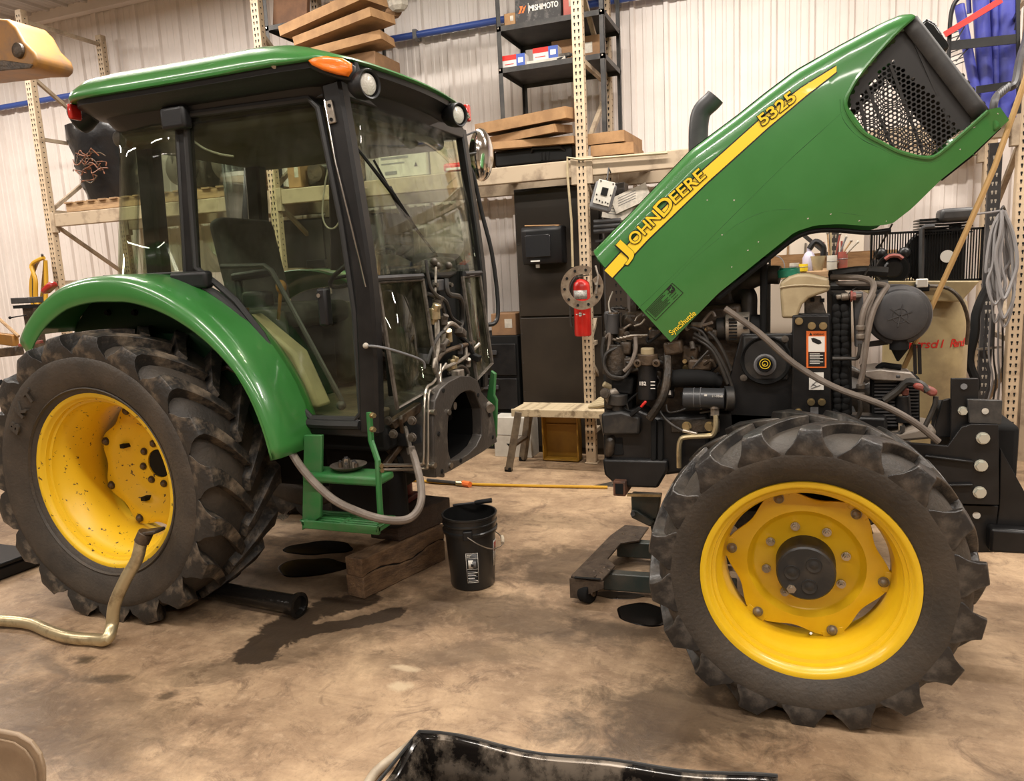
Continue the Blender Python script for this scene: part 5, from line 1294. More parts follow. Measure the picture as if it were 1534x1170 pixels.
# radiator edge foam, cores and grey frame
for cx_ in (1253, 1266):
    for k in range(18):
        py = 462 + 9.2 * k; MB().ball(P(cx_ + random.uniform(-2, 2), py, y=3.36), 0.020, 8, 5, (0.9, 0.7, 1.0)).build('foam_seal', BLACK_M, eng)
poly_px('radiator_core', ((1246, 440), (1275, 440), (1277, 640), (1248, 640)), 3.40, 0.5, BLACK_M, 0.01)
poly_px('cooler_frame', ((1278, 437), (1293, 437), (1296, 520), (1281, 520)), 3.42, 0.04, GREYP, 0.005)
poly_px('cooler_frame', ((1252, 442), (1292, 440), (1292, 446), (1253, 449)), 3.37, 0.05, ALU, 0.005)
cyl_px('cooler_fitting', (1260, 445), (1272, 444), 3.35, 3.35, 0.015, ALU)
hexbolt('cooler_nut', P(1274, 444, y=3.34), 0.018, 0.02, (1, 0, 0), RED_D, eng)
for pts, r, m in ((((1245, 415, 3.5), (1285, 416, 3.45), (1303, 420, 3.40), (1309, 428, 3.36), (1306, 440, 3.33), (1296, 460, 3.31), (1291, 480, 3.30), (1289, 510, 3.30)), .012, HOSE_G),
                  (((1250, 425, 3.5), (1300, 425, 3.42), (1328, 428, 3.36), (1322, 440, 3.33), (1310, 462, 3.30), (1302, 490, 3.29), (1296, 530, 3.29), (1292, 560, 3.29), (1288, 575, 3.29)), .011, HOSE_G),
                  (((1310, 440, 3.33), (1300, 470, 3.31), (1297, 500, 3.30), (1290, 545, 3.29)), .008, HOSE_G),
                  (((1288, 600, 3.29), (1288, 618, 3.29), (1280, 628, 3.30), (1258, 632, 3.31), (1250, 620, 3.32)), .009, HOSE_K),
                  (((1247, 537, 3.33), (1270, 537, 3.32), (1283, 537, 3.31), (1287, 530, 3.30), (1288, 515, 3.30)), .0075, HOSE_K),
                  (((1244, 412, 3.55), (1290, 406, 3.6), (1330, 408, 3.6)), .022, HOSE_K), (((1244, 428, 3.5), (1285, 428, 3.5), (1330, 426, 3.5)), .020, HOSE_K)):
    hose_px('coolant_line', pts, r, m)
for py in (487, 500, 575, 588):
    cyl_px('hose_crimp', (1289, py), (1289, py + 8), 3.295, 3.295, 0.0165, ALU if py < 550 else IRON)
# air cleaner
AC = P(1347, 472, y=3.34)
AN = MB().lathe([(0, -0.03), (0.082, -0.03), (0.098, -0.022), (0.104, -0.005), (0.116, 0.0), (0.121, 0.012), (0.121, 0.05), (0.115, 0.06), (0.115, 0.26), (0, 0.26)], AC, 'y', 48).build('air_cleaner', GUN, eng, ang=0.5)
for k in range(3):
    a = math.radians(20 + 60 * k); d = Vector((math.cos(a), 0, math.sin(a))) * 0.045; c = AC + Vector((0, -0.031, 0))
    MB().bar(c - d, c + d, 0.004, 0.004, (0, 1, 0)).build('moulded_rib', GUN, AN)
MB().tube([AC + Vector((0.028 * math.cos(k * PI / 12), -0.031, 0.028 * math.sin(k * PI / 12))) for k in range(24)], 0.0015, 5, closed=True).build('moulded_rib', GUN, AN)
MB().cyl(P(1347, 508, y=3.36), P(1347, 523, y=3.36), 0.036, 14).cyl(P(1347, 523, y=3.36), P(1345, 541, y=3.36), 0.032, 14, 0.004).build('dust_valve', BLACK_M, AN)
MB().bar(P(1298, 516, y=3.4), P(1330, 512, y=3.4), 0.03, 0.02).build('cleaner_bracket', BLACK_S, eng)
for px in (1370, 1377): MB().bar(P(px, 516, y=3.45), P(px + 1, 560, y=3.45), 0.012, 0.02).build('support_rod', BLACK_S, eng)
# oil cooler / condenser and battery tray
poly_px('cooler_core', ((1306, 568), (1352, 568), (1352, 640), (1306, 645)), 3.42, 0.10, BLACK_M, 0.004)
for k in range(14): MB().bar(P(1310, 572 + 5 * k, y=3.415), P(1344, 572 + 5 * k, y=3.415), 0.008, 0.006).build('cooling_fin', GUN, eng)
poly_px('cooler_core', ((1356, 570), (1378, 566), (1378, 640), (1356, 648)), 3.46, 0.20, BLACK_M, 0.004)
for k in range(12): MB().bar(P(1360, 574 + 5 * k, y=3.455), P(1376, 574 + 5 * k, y=3.455), 0.008, 0.006).build('cooling_fin', GUN, eng)
poly_px('receiver_strap', ((1346, 590), (1352, 590), (1352, 650), (1346, 652)), 3.40, 0.02, RACK_D, 0.003)
cyl_px('receiver_drier', (1351, 592), (1354, 632), 3.42, 3.42, 0.030, BLACK_S)
cyl_px('red_plug', (1356, 582), (1355, 592), 3.41, 3.41, 0.015, RED_D)
poly_px('cooler_top', ((1293, 556), (1318, 553), (1365, 558), (1374, 568), (1360, 572), (1310, 570), (1296, 565)), 3.38, 0.20, mat('dusty_alu', (0.36, 0.32, 0.28), 0.45, 0.5, col2=(0.2, 0.17, 0.15), scale=9), 0.006)
cyl_px('top_fitting', (1345, 566), (1345, 561), 3.39, 3.39, 0.013, GUN)
MB().tube(crom([P(1314, 553, y=3.42), P(1322, 547, y=3.42), P(1332, 548, y=3.42), P(1350, 550, y=3.42)], 4), 0.012, 8).build('cooler_clip', BLACK_M, eng)
MB().tube(crom([P(1325, 600, y=3.40), P(1345, 585, y=3.39), P(1360, 572, y=3.38), P(1378, 575, y=3.36), P(1390, 586, y=3.35)], 4), 0.016, 8).build('starter_cable', HOSE_K, eng)
poly_px('terminal_boot', ((1370, 574), (1380, 574), (1406, 585), (1404, 594), (1394, 594), (1380, 586), (1368, 582)), 3.34, 0.05, RED_D, 0.010)
MB().tube([P(1402, 594, y=3.36), P(1401, 605, y=3.36), P(1394, 622, y=3.36), P(1385, 640, y=3.36)], 0.010, 8).build('starter_cable', HOSE_K, eng)
poly_px('battery_tray', ((1322, 655), (1385, 640), (1402, 642), (1404, 652), (1395, 658), (1325, 664)), 3.36, 0.22, mat('dusty_tray', (0.20, 0.165, 0.13), 0.6), 0.012)
MB().tube(crom([P(1300, 655, y=3.40), P(1335, 652, y=3.38), P(1350, 648, y=3.37), P(1352, 638, y=3.37)], 4), 0.010, 8).build('hose', HOSE_K, eng)
# long diagonal hood strut lying across the side
MB().tube(crom([P(1086, 462, y=3.28), P(1135, 497, y=3.27), P(1190, 545, y=3.26), P(1250, 580, y=3.25), P(1320, 606, y=3.24), P(1370, 633, y=3.24), P(1406, 662, y=3.25)], 5), 0.0135, 10).build('hood_strut', HOSE_G, eng)
BOLT_Z = mat('bolt_zinc', (0.60, 0.60, 0.52), 0.35, 0.5)
# front mounting brackets with big zinc bolts
BR = poly_px('mount_bracket', ((1340, 662), (1420, 668), (1440, 640), (1456, 635), (1496, 636), (1497, 757), (1440, 755), (1380, 740)), 3.30, 0.02, BLACK_S, 0.003)
B2 = poly_px('upper_plate', ((1425, 567), (1466, 567), (1466, 600), (1460, 640), (1424, 660)), 3.34, 0.02, BLACK_S, 0.003)
poly_px('angle_plate', ((1449, 598), (1502, 600), (1500, 636), (1452, 634)), 3.31, 0.02, mat('worn_black', (0.03, 0.03, 0.031), 0.4, col2=(0.07, 0.066, 0.06), scale=14), 0.003)
poly_px('gusset', ((1395, 655), (1400, 640), (1412, 600), (1424, 597), (1426, 655)), 3.38, 0.02, BLACK_S, 0.003)
poly_px('wing_plate', ((1499, 672), (1534, 735), (1580, 800), (1580, 826), (1488, 828), (1497, 757)), 3.33, 0.02, BLACK_S, 0.003)
poly_px('lower_plate', ((1425, 756), (1496, 758), (1488, 828), (1440, 828), (1420, 790)), 3.33, 0.02, BLACK_S, 0.003)
poly_px('cross_tube', ((1484, 792), (1600, 800), (1600, 835), (1482, 828)), 3.26, 0.07, BLACK_S, 0.012)
MB().box(0.62, 0.84, 3.36, 3.94, 0.45, 0.95).build('front_support', BLACK_M, eng, bevel=0.02)
for px, py, r in ((1472, 656, .019), (1469, 697, .019), (1467, 737, .019), (1374, 671, .016), (1442, 615, .014)): hexbolt('bracket_bolt', P(px, py, y=3.30 if px > 1445 else 3.34), r, 0.025, (0, -1, 0), BOLT_Z, BR)
for px, py in ((1476, 616), (1444, 579)): MB().cyl(P(px, py, y=3.308 if px > 1460 else 3.338), P(px, py, y=3.303 if px > 1460 else 3.333), 0.012, 12).build('bolt_hole', PAPER if px > 1460 else GREYP, BR)
MB().cyl(P(1463, 772, y=3.328), P(1463, 772, y=3.324), 0.014, 12).build('bolt_hole', PAPER, BR)
for (a, c_) in (((1385, 683), (1458, 692)), ((1420, 727), (1458, 726))): MB().bar(P(*a, y=3.29), P(*c_, y=3.29), 0.018, 0.012, (0, 0, 1)).build('weld_bar', BLACK_S, BR, bevel=0.005)
# rusty tube, bracket and latch under the rear of the engine
RT = MB().box(*(lambda a, c_: (a.x, c_.x, 3.27, 3.50, c_.z, a.z))(P(918, 721, y=3.27), P(937, 744, y=3.27))).build('square_tube', mat('rusty_tube', (0.13, 0.055, 0.03), 0.7, col2=(0.05, 0.028, 0.02), scale=12), eng, bevel=0.004)
a, c_ = P(921.5, 724.5, y=3.268), P(933.5, 740.5, y=3.268)
MB().box(a.x, c_.x, 3.266, 3.27, c_.z, a.z).build('tube_opening', BLACK_M, RT)
# ---------------------------------------------------------------- pallet racking along the wall
RY0, RY1 = 5.95, 6.98
POSTS = [-7.50, -4.585, -1.62, 1.38]
ZT = 4.52
def punched(name, base, dark):
    """cream paint with two columns of punched keyholes on the front face"""
    m = mat(name, base, 0.55, col2=(base[0] * .5, base[1] * .46, base[2] * .42), scale=9, lo=0.52, hi=0.75)
    return m
rack = thing('pallet_rack', (-3.0, 6.45, 0), 'cream pallet racking with perforated posts and deep beams along the back wall', 'rack')
KH = []
def keyholes(x0, x1, y, z0, z1, pitch=0.051):
    b = MB(); z = z0
    while z < z1:
        for fx in (0.30, 0.68):
            cx = x0 + (x1 - x0) * fx
            b.box(cx - 0.0065, cx + 0.0065, y - 0.0012, y + 0.001, z, z + 0.013).box(cx - 0.0038, cx + 0.0038, y - 0.0012, y + 0.001, z - 0.013, z)
        z += pitch
    return b
for i, px0 in enumerate(POSTS):
    zt = 4.52 if i == 0 else 4.75
    for y0, y1 in ((RY0, RY0 + 0.075), (RY1 - 0.075, RY1)):
        po = MB().box(px0, px0 + 0.085, y0, y1, 0.01, zt).box(px0 - 0.012, px0 + 0.10, y0 - 0.012, y1 + 0.012, 0, 0.012).build('post', RACK, rack, bevel=0.006)
        keyholes(px0, px0 + 0.085, y0 if y0 < 6.5 else y0, 0.12, zt - 0.03).build('keyholes', BLACK_M, po, smooth=False, kind='stuff', recalc=False)
        b = MB(); z = 0.15
        while z < zt - 0.05:
            b.cyl((px0 + 0.085, y0 + 0.0375, z), (px0 + 0.0865, y0 + 0.0375, z), 0.007, 6); z += 0.051
        b.build('side_holes', BLACK_M, po, smooth=False, kind='stuff', recalc=False)
    xm = px0 + 0.042
    zs = [0.25, 1.0, 1.75, 2.5, 3.25, zt - 0.10]
    for k, z in enumerate(zs):
        MB().bar((xm, RY0 + 0.07, z), (xm, RY1 - 0.07, z), 0.035, 0.035).build('brace', RACK_D, rack)
    for k in range(len(zs) - 1):
        MB().bar((xm, RY0 + 0.07, zs[k] + (0.02 if k % 2 else 0.62)), (xm, RY1 - 0.07, zs[k] + (0.66 if k % 2 else 0.04)), 0.035, 0.035).build('brace', RACK_D, rack)
for i in range(3):
    x0, x1 = POSTS[i] + 0.085, POSTS[i + 1]
    zb = 2.335 if i == 0 else 2.35
    for y in (RY0 + 0.012, RY1 - 0.06):
        be = MB().box(x0 + 0.01, x1 - 0.01, y, y + 0.05, zb, zb + 0.135).build('beam', RACK_D, rack, bevel=0.008)
        for xx in (x0 - 0.004, x1 - 0.045):
            MB().box(xx, xx + 0.05, y - 0.012, y + 0.05, zb - 0.06, zb + 0.15).build('beam_connector', RACK_D, be, bevel=0.005)
    for k in range(5):
        xx = x0 + 0.25 + k * (x1 - x0 - 0.6) / 4
        MB().box(xx, xx + 0.09, RY0 + 0.05, RY1 - 0.02, zb + 0.115, zb + 0.14).build('deck_board', RACK_D, rack, bevel=0.004)
DECK = [2.475, 2.492, 2.492]

def carton(name, c, size, m, label, cat='box', rz=0.0, group=None, flap=True, tilt=0.0):
    """closed cardboard carton with a taped seam; c = centre of its base"""
    t = thing(name, c, label, cat, group)
    R = Matrix.Rotation(rz, 3, 'Z') @ Matrix.Rotation(tilt, 3, 'Y'); c = Vector(c)
    MB().obox(c + R @ Vector((0, 0, size[2] / 2)), size, R).build('carton', m, t, bevel=min(0.006, size[2] * 0.1))
    if flap:
        MB().obox(c + R @ Vector((0, 0, size[2] + 0.0008)), (size[0] * 0.98, 0.05, 0.0016), R).build('tape', CARD_D, t)
        MB().obox(c + R @ Vector((size[0] * .2, -size[1] / 2 - 0.0008, size[2] * .55)), (size[0] * 0.3, 0.0016, size[2] * .4), R).build('carton_label', PAPER, t)
    return t
def tray(name, c, size, m, label, rz=0.0, tilt=(0, 0), group=None):
    """shallow open-sided cardboard tray / flat"""
    t = thing(name, c, label, 'box', group); c = Vector(c)
    R = Matrix.Rotation(rz, 3, 'Z') @ Matrix.Rotation(tilt[0], 3, 'Y') @ Matrix.Rotation(tilt[1], 3, 'X')
    sx, sy, sz = size
    MB().obox(c + R @ Vector((0, 0, sz * .5)), (sx, sy, sz * 0.9), R).build('carton', m, t, bevel=0.006)
    MB().obox(c + R @ Vector((0, 0, sz * 0.98)), (sx * 0.96, sy * 0.96, 0.006), R).build('lid', CARD_D, t)
    for s_ in (-1, 1):
        MB().obox(c + R @ Vector((0, s_ * sy / 2, sz * .55)), (sx, 0.008, sz), R).build('side_wall', m, t)
        MB().obox(c + R @ Vector((s_ * sx / 2, 0, sz * .55)), (0.008, sy, sz), R).build('side_wall', m, t)
    return t
# ---- charcoal shelving unit on the middle bay
def shelving(x0, x1, y0, y1, z0, levels, ztop, label, name='shelving_unit'):
    t = thing(name, ((x0 + x1) / 2, (y0 + y1) / 2, z0), label, 'shelf')
    for x in (x0, x1):
        for y in (y0, y1):
            sx = 1 if x == x0 else -1; sy = 1 if y == y0 else -1
            MB().box(min(x, x + sx * 0.038), max(x, x + sx * 0.038), min(y, y + sy * 0.003), max(y, y + sy * 0.003), z0, ztop).box(min(x, x + sx * 0.003), max(x, x + sx * 0.003), min(y, y + sy * 0.038), max(y, y + sy * 0.038), z0, ztop).build('post', SHELF, t, smooth=False)
    for z in levels:
        sh = MB().box(x0 + 0.004, x1 - 0.004, y0 + 0.004, y1 - 0.004, z, z + 0.004).build('shelf', SHELF, t, smooth=False)
        MB().box(x0 + 0.004, x1 - 0.004, y0, y0 + 0.004, z - 0.035, z + 0.006).build('shelf_lip', SHELF, sh, smooth=False)
        MB().box(x0 + 0.004, x1 - 0.004, y1 - 0.004, y1, z - 0.035, z + 0.006).build('shelf_lip', SHELF, sh, smooth=False)
        for x in (x0, x1 - 0.004): MB().box(x, x + 0.004, y0, y1, z - 0.035, z + 0.006).build('shelf_lip', SHELF, sh, smooth=False)
        for xx in (x0 + 0.015, x1 - 0.02):
            hexbolt('shelf_bolt', (xx, y0 - 0.001, z - 0.01), 0.006, 0.006, (0, -1, 0), STEEL, t)
    return t
SY0, SY1 = 6.27, 6.90
zA = P(752, 40, y=SY0).z; zB = P(752, 103, y=SY0).z
XL = P(746, 90, y=SY0).x; XR = XL + 0.92
shelving(XL, XR, SY0, SY1, DECK[1], [zB, zA, zA + 0.46, zA + 0.9], zA + 1.0, 'charcoal metal shelving unit standing on the rack beam left of the middle post')
XL2 = P(396, 30, y=SY0).x; zC = P(400, 40, y=SY0).z
shelving(XL2, XL2 + 0.92, SY0, SY1, DECK[1], [zC, zC + 0.46, zC - 0.5], zC + 0.6, 'charcoal metal shelving unit above the cab roof, left of the blue air pipe')
# cartons on the right-hand unit
bz = zA + 0.007
xb = P(772, 30, y=SY0 + 0.03).x
t = thing('black_carton', (xb + 0.20, 6.410, bz), 'black printed radiator carton with an orange chevron mark on the upper shelf', 'box')
R3 = Matrix.Rotation(0.0, 3, 'Z')
MB().box(xb, xb + 0.40, 6.300, 6.760, bz, bz + 0.20).build('carton', mat('printed_black_card', (0.03, 0.028, 0.028), 0.6, col2=(0.11, 0.10, 0.095), scale=16, lo=0.5, hi=0.65), t, bevel=0.005)
text('MISHIMOTO', 0.062, (xb + 0.125, 6.298, bz + 0.085), (1, 0, 0), (0, 0, 1), WHITE, 'lettering', t, depth=0.0008, bold=0.0012, width=0.25)
for k in range(2):
    MB().prism([(xb + 0.03 + a + 0.028 * k, 6.298, bz + 0.08 + c_) for a, c_ in ((0, 0), (0.018, 0), (0.044, 0.055), (0.012, 0.055 - 0.02 * k), (0.02, 0.035))], (0, -0.001, 0)).build('chevron_mark', ORANGE, t)
MB().box(xb + 0.118, xb + 0.121, 6.297, 6.300, bz + 0.07, bz + 0.15).build('rule_mark', WHITE, t)
carton('red_carton', (xb + 0.46, 6.430, bz), (0.09, 0.25, 0.20), mat('faded_red_card', (0.42, 0.11, 0.09), 0.7), 'faded red carton standing at the right end of the black printed carton')
carton('small_carton', (XL + 0.11, 6.350, bz), (0.10, 0.10, 0.10), CARD, 'small brown carton left of the black printed carton on the upper shelf')
z2 = zB + 0.007
RBX = mat('red_white_card', (0.62, 0.58, 0.55), 0.6)
def filter_box(x, y, z, w, label):
    t = thing('filter_box', (x + w / 2, y + 0.05, z), label, 'box', 'filter boxes on the lower shelf')
    MB().box(x, x + w, y, y + 0.12, z, z + 0.10).build('carton', RBX, t, bevel=0.004)
    MB().box(x - .001, x + w * 0.62, y - 0.0015, y, z + 0.06, z + 0.10).build('red_band', RED, t)
    MB().box(x + w * 0.62, x + w + .001, y - 0.0015, y, z + 0.0, z + 0.10).build('blue_end', BLUE, t)
    MB().box(x + w * 0.70, x + w * 0.92, y - 0.0025, y - 0.001, z + 0.03, z + 0.07).build('white_patch', WHITE, t)
    MB().box(x + 0.02, x + w * .5, y - 0.0025, y - 0.001, z + 0.025, z + 0.03).build('print_line', RED, t)
    return t
filter_box(XL + 0.03, 6.300, z2, 0.20, 'red, white and blue carton at the left end of the lower shelf, single')
t2 = filter_box(XL + 0.28, 6.370, z2 + 0.042, 0.22, 'red, white and blue carton lying on the long white carton')
carton('long_white_carton', (XL + 0.40, 6.430, z2), (0.34, 0.18, 0.040), WHITEBOX, 'long flat white carton lying under a red, white and blue carton', flap=False)
carton('brown_carton', (XL + 0.62, 6.610, z2), (0.42, 0.25, 0.21), CARD_D, 'brown carton at the back of the lower shelf behind the middle post')
t = thing('hand_tool', (XL + 0.56, 6.360, z2), 'dark metal tool lying on the lower shelf before the brown carton', 'tool')
MB().tube([(XL + 0.50, 6.340, z2 + 0.015), (XL + 0.60, 6.360, z2 + 0.05), (XL + 0.70, 6.350, z2 + 0.03)], 0.012, 6).build('handle', GUN, t)
MB().obox((XL + 0.56, 6.370, z2 + 0.05), (0.1, 0.05, 0.03)).build('jaw', IRON, t, bevel=0.006)
carton('paper_parcel', (XL + 0.30, 6.810, z2 - 0.36), (0.4, 0.12, 0.12), PAPER, 'pale paper parcel hung under the lower shelf at the wall', flap=False) if False else None
# flat cartons stacked under that unit
D = DECK[1]
t = thing('black_case', (-2.02, 6.1, D), 'black plastic tool case lying on the rack beam under flat cartons', 'case')
MB().box(-2.33, -1.66, 6.00, 6.25, D, D + 0.125).build('shell', BLACK, t, bevel=0.015)
MB().tube([(-2.0, 5.99, D + 0.09), (-1.98, 5.96, D + 0.115), (-1.75, 5.96, D + 0.10), (-1.72, 5.99, D + 0.08)], 0.012, 6).build('handle', BLACK, t)
for k in range(3): MB().box(-1.93 + 0.03 * k, -1.915 + 0.03 * k, 5.992, 6.0, D + 0.02, D + 0.08).build('rib', BLACK, t)
carton('small_carton', (-2.42, 6.03, D), (0.13, 0.12, 0.17), CARD, 'small brown carton on the rack beam beside the wing mirror', flap=False)
tray('flat_carton', (-2.00, 6.07, D + 0.13), (0.72, 0.32, 0.055), CARD, 'flat brown carton lying lowest, on the black case', rz=0.06, tilt=(0.02, 0.05))
tray('flat_carton', (-2.08, 6.06, D + 0.20), (0.74, 0.30, 0.06), CARD, 'flat brown carton, middle of the stack with its corner toward the room', rz=-0.22, tilt=(-0.03, 0.10))
tray('flat_carton', (-2.03, 6.05, D + 0.29), (0.80, 0.36, 0.085), CARD, 'open flat brown carton with torn corners, topmost of its stack by the middle post', rz=-0.12, tilt=(-0.04, 0.10))
tray('flat_carton', (-1.38, 6.42, D + 0.02), (0.34, 0.6, 0.085), CARD, 'flat brown carton right of the middle post, lower one', rz=0.05)
tray('flat_carton', (-1.40, 6.42, D + 0.115), (0.30, 0.6, 0.085), CARD, 'flat brown carton right of the middle post, upper one', rz=-0.05)
t = thing('red_bag', (-2.68, 6.03, D), 'red and white plastic bag folded on the rack beam seen behind the mirror', 'bag')
MB().obox((-2.66, 6.03, D + 0.035), (0.26, 0.14, 0.07)).build('bag_body', RED, t, bevel=0.025, seg=3)
MB().obox((-2.66, 5.962, D + 0.02), (0.2, 0.006, 0.02)).build('white_stripe', WHITE, t)
# left-hand unit contents
zz = zC + 0.007
carton('plywood_sheet', (XL2 + 0.22, SY0 + 0.1, zz), (0.38, 0.05, 0.24), mat('stained_plywood', (0.26, 0.13, 0.065), 0.7, col2=(0.16, 0.08, 0.045), scale=5), 'reddish brown plywood panel leaning in the upper left shelf', 'sheet', flap=False, tilt=0.15)
carton('wood_block', (XL2 + 0.76, SY0 + 0.2, zz + 0.0), (0.22, 0.2, 0.14), CARD, 'brown carton at the right end of the upper left shelf', flap=False, rz=0.2)
t = thing('parts_heap', (XL2 + 1.18, 6.35, zz - 0.12), 'crumpled brown packing paper and parts heaped right of the left shelving unit', 'packing')
for k in range(5):
    MB().ball((XL2 + 1.02 + 0.09 * k, 6.35 + 0.05 * (k % 2), zz - 0.03 + 0.03 * (k % 3)), 0.10, 7, 5, (1.0, 0.7, 0.7)).build('paper_wad', CARD_D if k % 2 else PAPER, t, smooth=False)
tray('flat_carton', (XL2 + 0.98, 6.02, zz - 0.45), (0.85, 0.34, 0.07), CARD, 'long flat brown carton above the cab roof, lower one', rz=0.15, tilt=(-0.12, 0.06))
tray('flat_carton', (XL2 + 1.02, 6.0, zz - 0.30), (0.85, 0.34, 0.07), CARD, 'long flat brown carton above the cab roof, middle one', rz=-0.12, tilt=(-0.1, 0.06))
tray('flat_carton', (XL2 + 0.92, 6.0, zz - 0.18), (0.95, 0.34, 0.08), CARD, 'long flat brown carton above the cab roof, topmost one', rz=-0.15, tilt=(-0.12, 0.06))
carton('wood_crate', (-3.62, 6.2, DECK[1] + 0.37), (0.5, 0.45, zz - 0.47 - DECK[1] - 0.37), CARD_D, 'tall brown carton carrying the long flat cartons behind the cab roof')
# things on the beam seen through the cab glass
def machine_box(x0, x1, y0, y1, z0, z1, label):
    t = thing('white_equipment_box', ((x0 + x1) / 2, (y0 + y1) / 2, z0), label, 'box')
    MB().box(x0, x1, y0, y1, z0, z1).build('carton', WHITEBOX, t, bevel=0.008)
    MB().box(x0 + 0.03, x0 + 0.30, y0 - 0.002, y0, z0 + 0.16, z0 + 0.18).build('print_line', GREYP, t)
    MB().box(x0 + 0.03, x0 + 0.26, y0 - 0.002, y0, z0 + 0.12, z0 + 0.13).build('print_line', GREYP, t)
    MB().box(x0 + 0.06, x0 + 0.18, y0 - 0.002, y0, z0 + 0.03, z0 + 0.06).build('bar_label', GREYP, t)
    for k in range(2):
        c = Vector((x1 - 0.10, y0 - 0.001, z0 + 0.10 + 0.12 * k)); MB().prism([c + Vector((-.018, 0, -.02)), c + Vector((.018, 0, -.02)), c + Vector((0, 0, .02))], (0, -0.001, 0)).build('arrow_mark', BLACK_M, t)
    return t
machine_box(-3.44, -2.97, 6.02, 6.5, DECK[1], DECK[1] + 0.26, 'large white carton with arrow marks on the rack beam behind the windshield')
carton('cream_carton', (-2.81, 6.25, DECK[1]), (0.28, 0.4, 0.26), mat('cream_card', (0.52, 0.44, 0.32), 0.7), 'cream carton right of the large white carton with arrow marks')
carton('grey_carton', (-3.42, 6.3, DECK[1] + 0.265), (0.75, 0.4, 0.10), PAPER, 'low grey carton lying on the large white carton', flap=False)
carton('tan_parts_box', (-4.32, 6.1, DECK[1]), (0.14, 0.2, 0.26), CARD, 'tan carton beside the second rack post seen through the cab door')
t = thing('hose_bundle', (-3.78, 6.05, DECK[1]), 'pale blue straps hanging over the rack beam seen through the cab door', 'strap')
for k in range(3): MB().tube(crom([(-3.86 + 0.045 * k, 6.0, DECK[1] + 0.22), (-3.83 + 0.045 * k, 5.955, DECK[1] + 0.12), (-3.80 + 0.045 * k, 5.95, DECK[1] + 0.01)], 4), 0.011, 6).build('strap', mat('pale_blue', (0.30, 0.52, 0.60), 0.5) if k == 0 else bpy.data.materials['pale_blue'], t)
MB().obox((-3.82, 6.1, DECK[1] + 0.11), (0.30, 0.2, 0.22)).build('carrier', GUN, t, bevel=0.02)
t = thing('gearbox', (-4.08, 6.2, DECK[1]), 'dark iron gearbox standing on the rack beam seen through the cab door', 'machine part')
MB().obox((-4.08, 6.2, DECK[1] + 0.10), (0.28, 0.3, 0.2)).build('casing', GREASE, t, bevel=0.03)
MB().cyl((-4.08, 6.05, DECK[1] + 0.11), (-4.08, 5.98, DECK[1] + 0.11), 0.08, 16).build('flange', GREASE2, t)
# left bay: engines on pallets
def pallet(x0, x1, z, label):
    t = thing('pallet', ((x0 + x1) / 2, 6.4, z), label, 'pallet')
    for k in range(3):
        y = 5.98 + 0.40 * k; MB().box(x0, x1, y, y + 0.04, z, z + 0.085).build('stringer', WOOD, t, bevel=0.004)
    n = 7
    for k in range(n):
        xx = x0 + (x1 - x0 - 0.10) * k / (n - 1); MB().box(xx, xx + 0.10, 5.96, 6.86, z + 0.085, z + 0.103).build('board', WOOD, t, bevel=0.003)
        if k % 3 == 0: MB().box(xx, xx + 0.10, 5.96, 6.86, z - 0.0, z + 0.0).build('board', WOOD, t) if False else None
    return t
pallet(-7.20, -6.15, DECK[0], 'worn wooden pallet on the left rack beam under a wrapped engine')
pallet(-5.90, -4.75, DECK[0], 'worn wooden pallet on the left rack beam seen through the cab glass')
ez = DECK[0] + 0.103
t = thing('wrapped_engine', (-6.88, 6.35, ez), 'used engine wrapped in black plastic with loose wiring, left of the cab', 'engine')
b = MB()
rows = []
for i in range(9):
    f = i / 8; z = ez + 0.82 * f
    w = 0.26 + 0.20 * f - 0.06 * (f > 0.9); row = []
    for k in range(16):
        a = 2 * PI * k / 16; rr = w * (1 + random.uniform(-.10, .10)); row.append(Vector((-6.98 + rr * 1.05 * math.cos(a), 6.40 + rr * 0.75 * math.sin(a), z + random.uniform(-.02, .02))))
    rows.append(row)
b.grid(rows, closed=True); b.f.append(tuple(range(8 * 16, 9 * 16))); b.f.append(tuple(range(16))[::-1])
b.build('plastic_wrap', mat('black_wrap', (0.010, 0.010, 0.011), 0.3, bump=0.9, bscale=9), t, ang=1.2)
for k in range(16):
    x_ = -7.16 + random.uniform(0, .3); z_ = ez + 0.22 + random.uniform(0, .3)
    a = [Vector((x_ + .06 * j + random.uniform(-.03, .03), 6.07 + random.uniform(-.02, .04), z_ + random.uniform(-.05, .05))) for j in range(5)]
    MB().tube(crom(a, 5), 0.006, 5).build('wire', WIRE if k % 4 else GREASE2, t)
MB().tube(crom([(-7.10, 6.2, ez + 0.80), (-7.06, 6.15, ez + 0.91), (-6.95, 6.15, ez + 0.88), (-6.97, 6.2, ez + 0.80)], 4), 0.012, 6).build('lifting_loop', GREASE2, t)
for i, (x, lab) in enumerate(((-5.62, 'used engine block with a pale clutch disc seen through the cab door'), (-5.05, 'used grey gearbox casing seen through the cab door beside the second rack post'))):
    t = thing('used_engine', (x, 6.3, ez), lab, 'engine')
    MB().obox((x, 6.35, ez + 0.22), (0.36, 0.5, 0.44)).build('block', GREASE, t, bevel=0.05)
    MB().lathe([(0, -0.02), (0.14, -0.02), (0.17, 0.0), (0.17, 0.08), (0, 0.08)], (x - 0.05, 6.02, ez + 0.22), 'y', 20).build('clutch_disc', IRON, t)
    MB().obox((x + 0.1, 6.2, ez + 0.50), (0.18, 0.3, 0.14)).build('manifold', ALU if i else GREASE2, t, bevel=0.03)
    for k in range(3): MB().tube(crom([(x - 0.15 + 0.1 * k, 6.05, ez + 0.5), (x - 0.1 + 0.1 * k, 6.0, ez + 0.35), (x - .12 + 0.1 * k, 6.03, ez + 0.2)], 4), 0.014, 6).build('hose', HOSE_K, t)
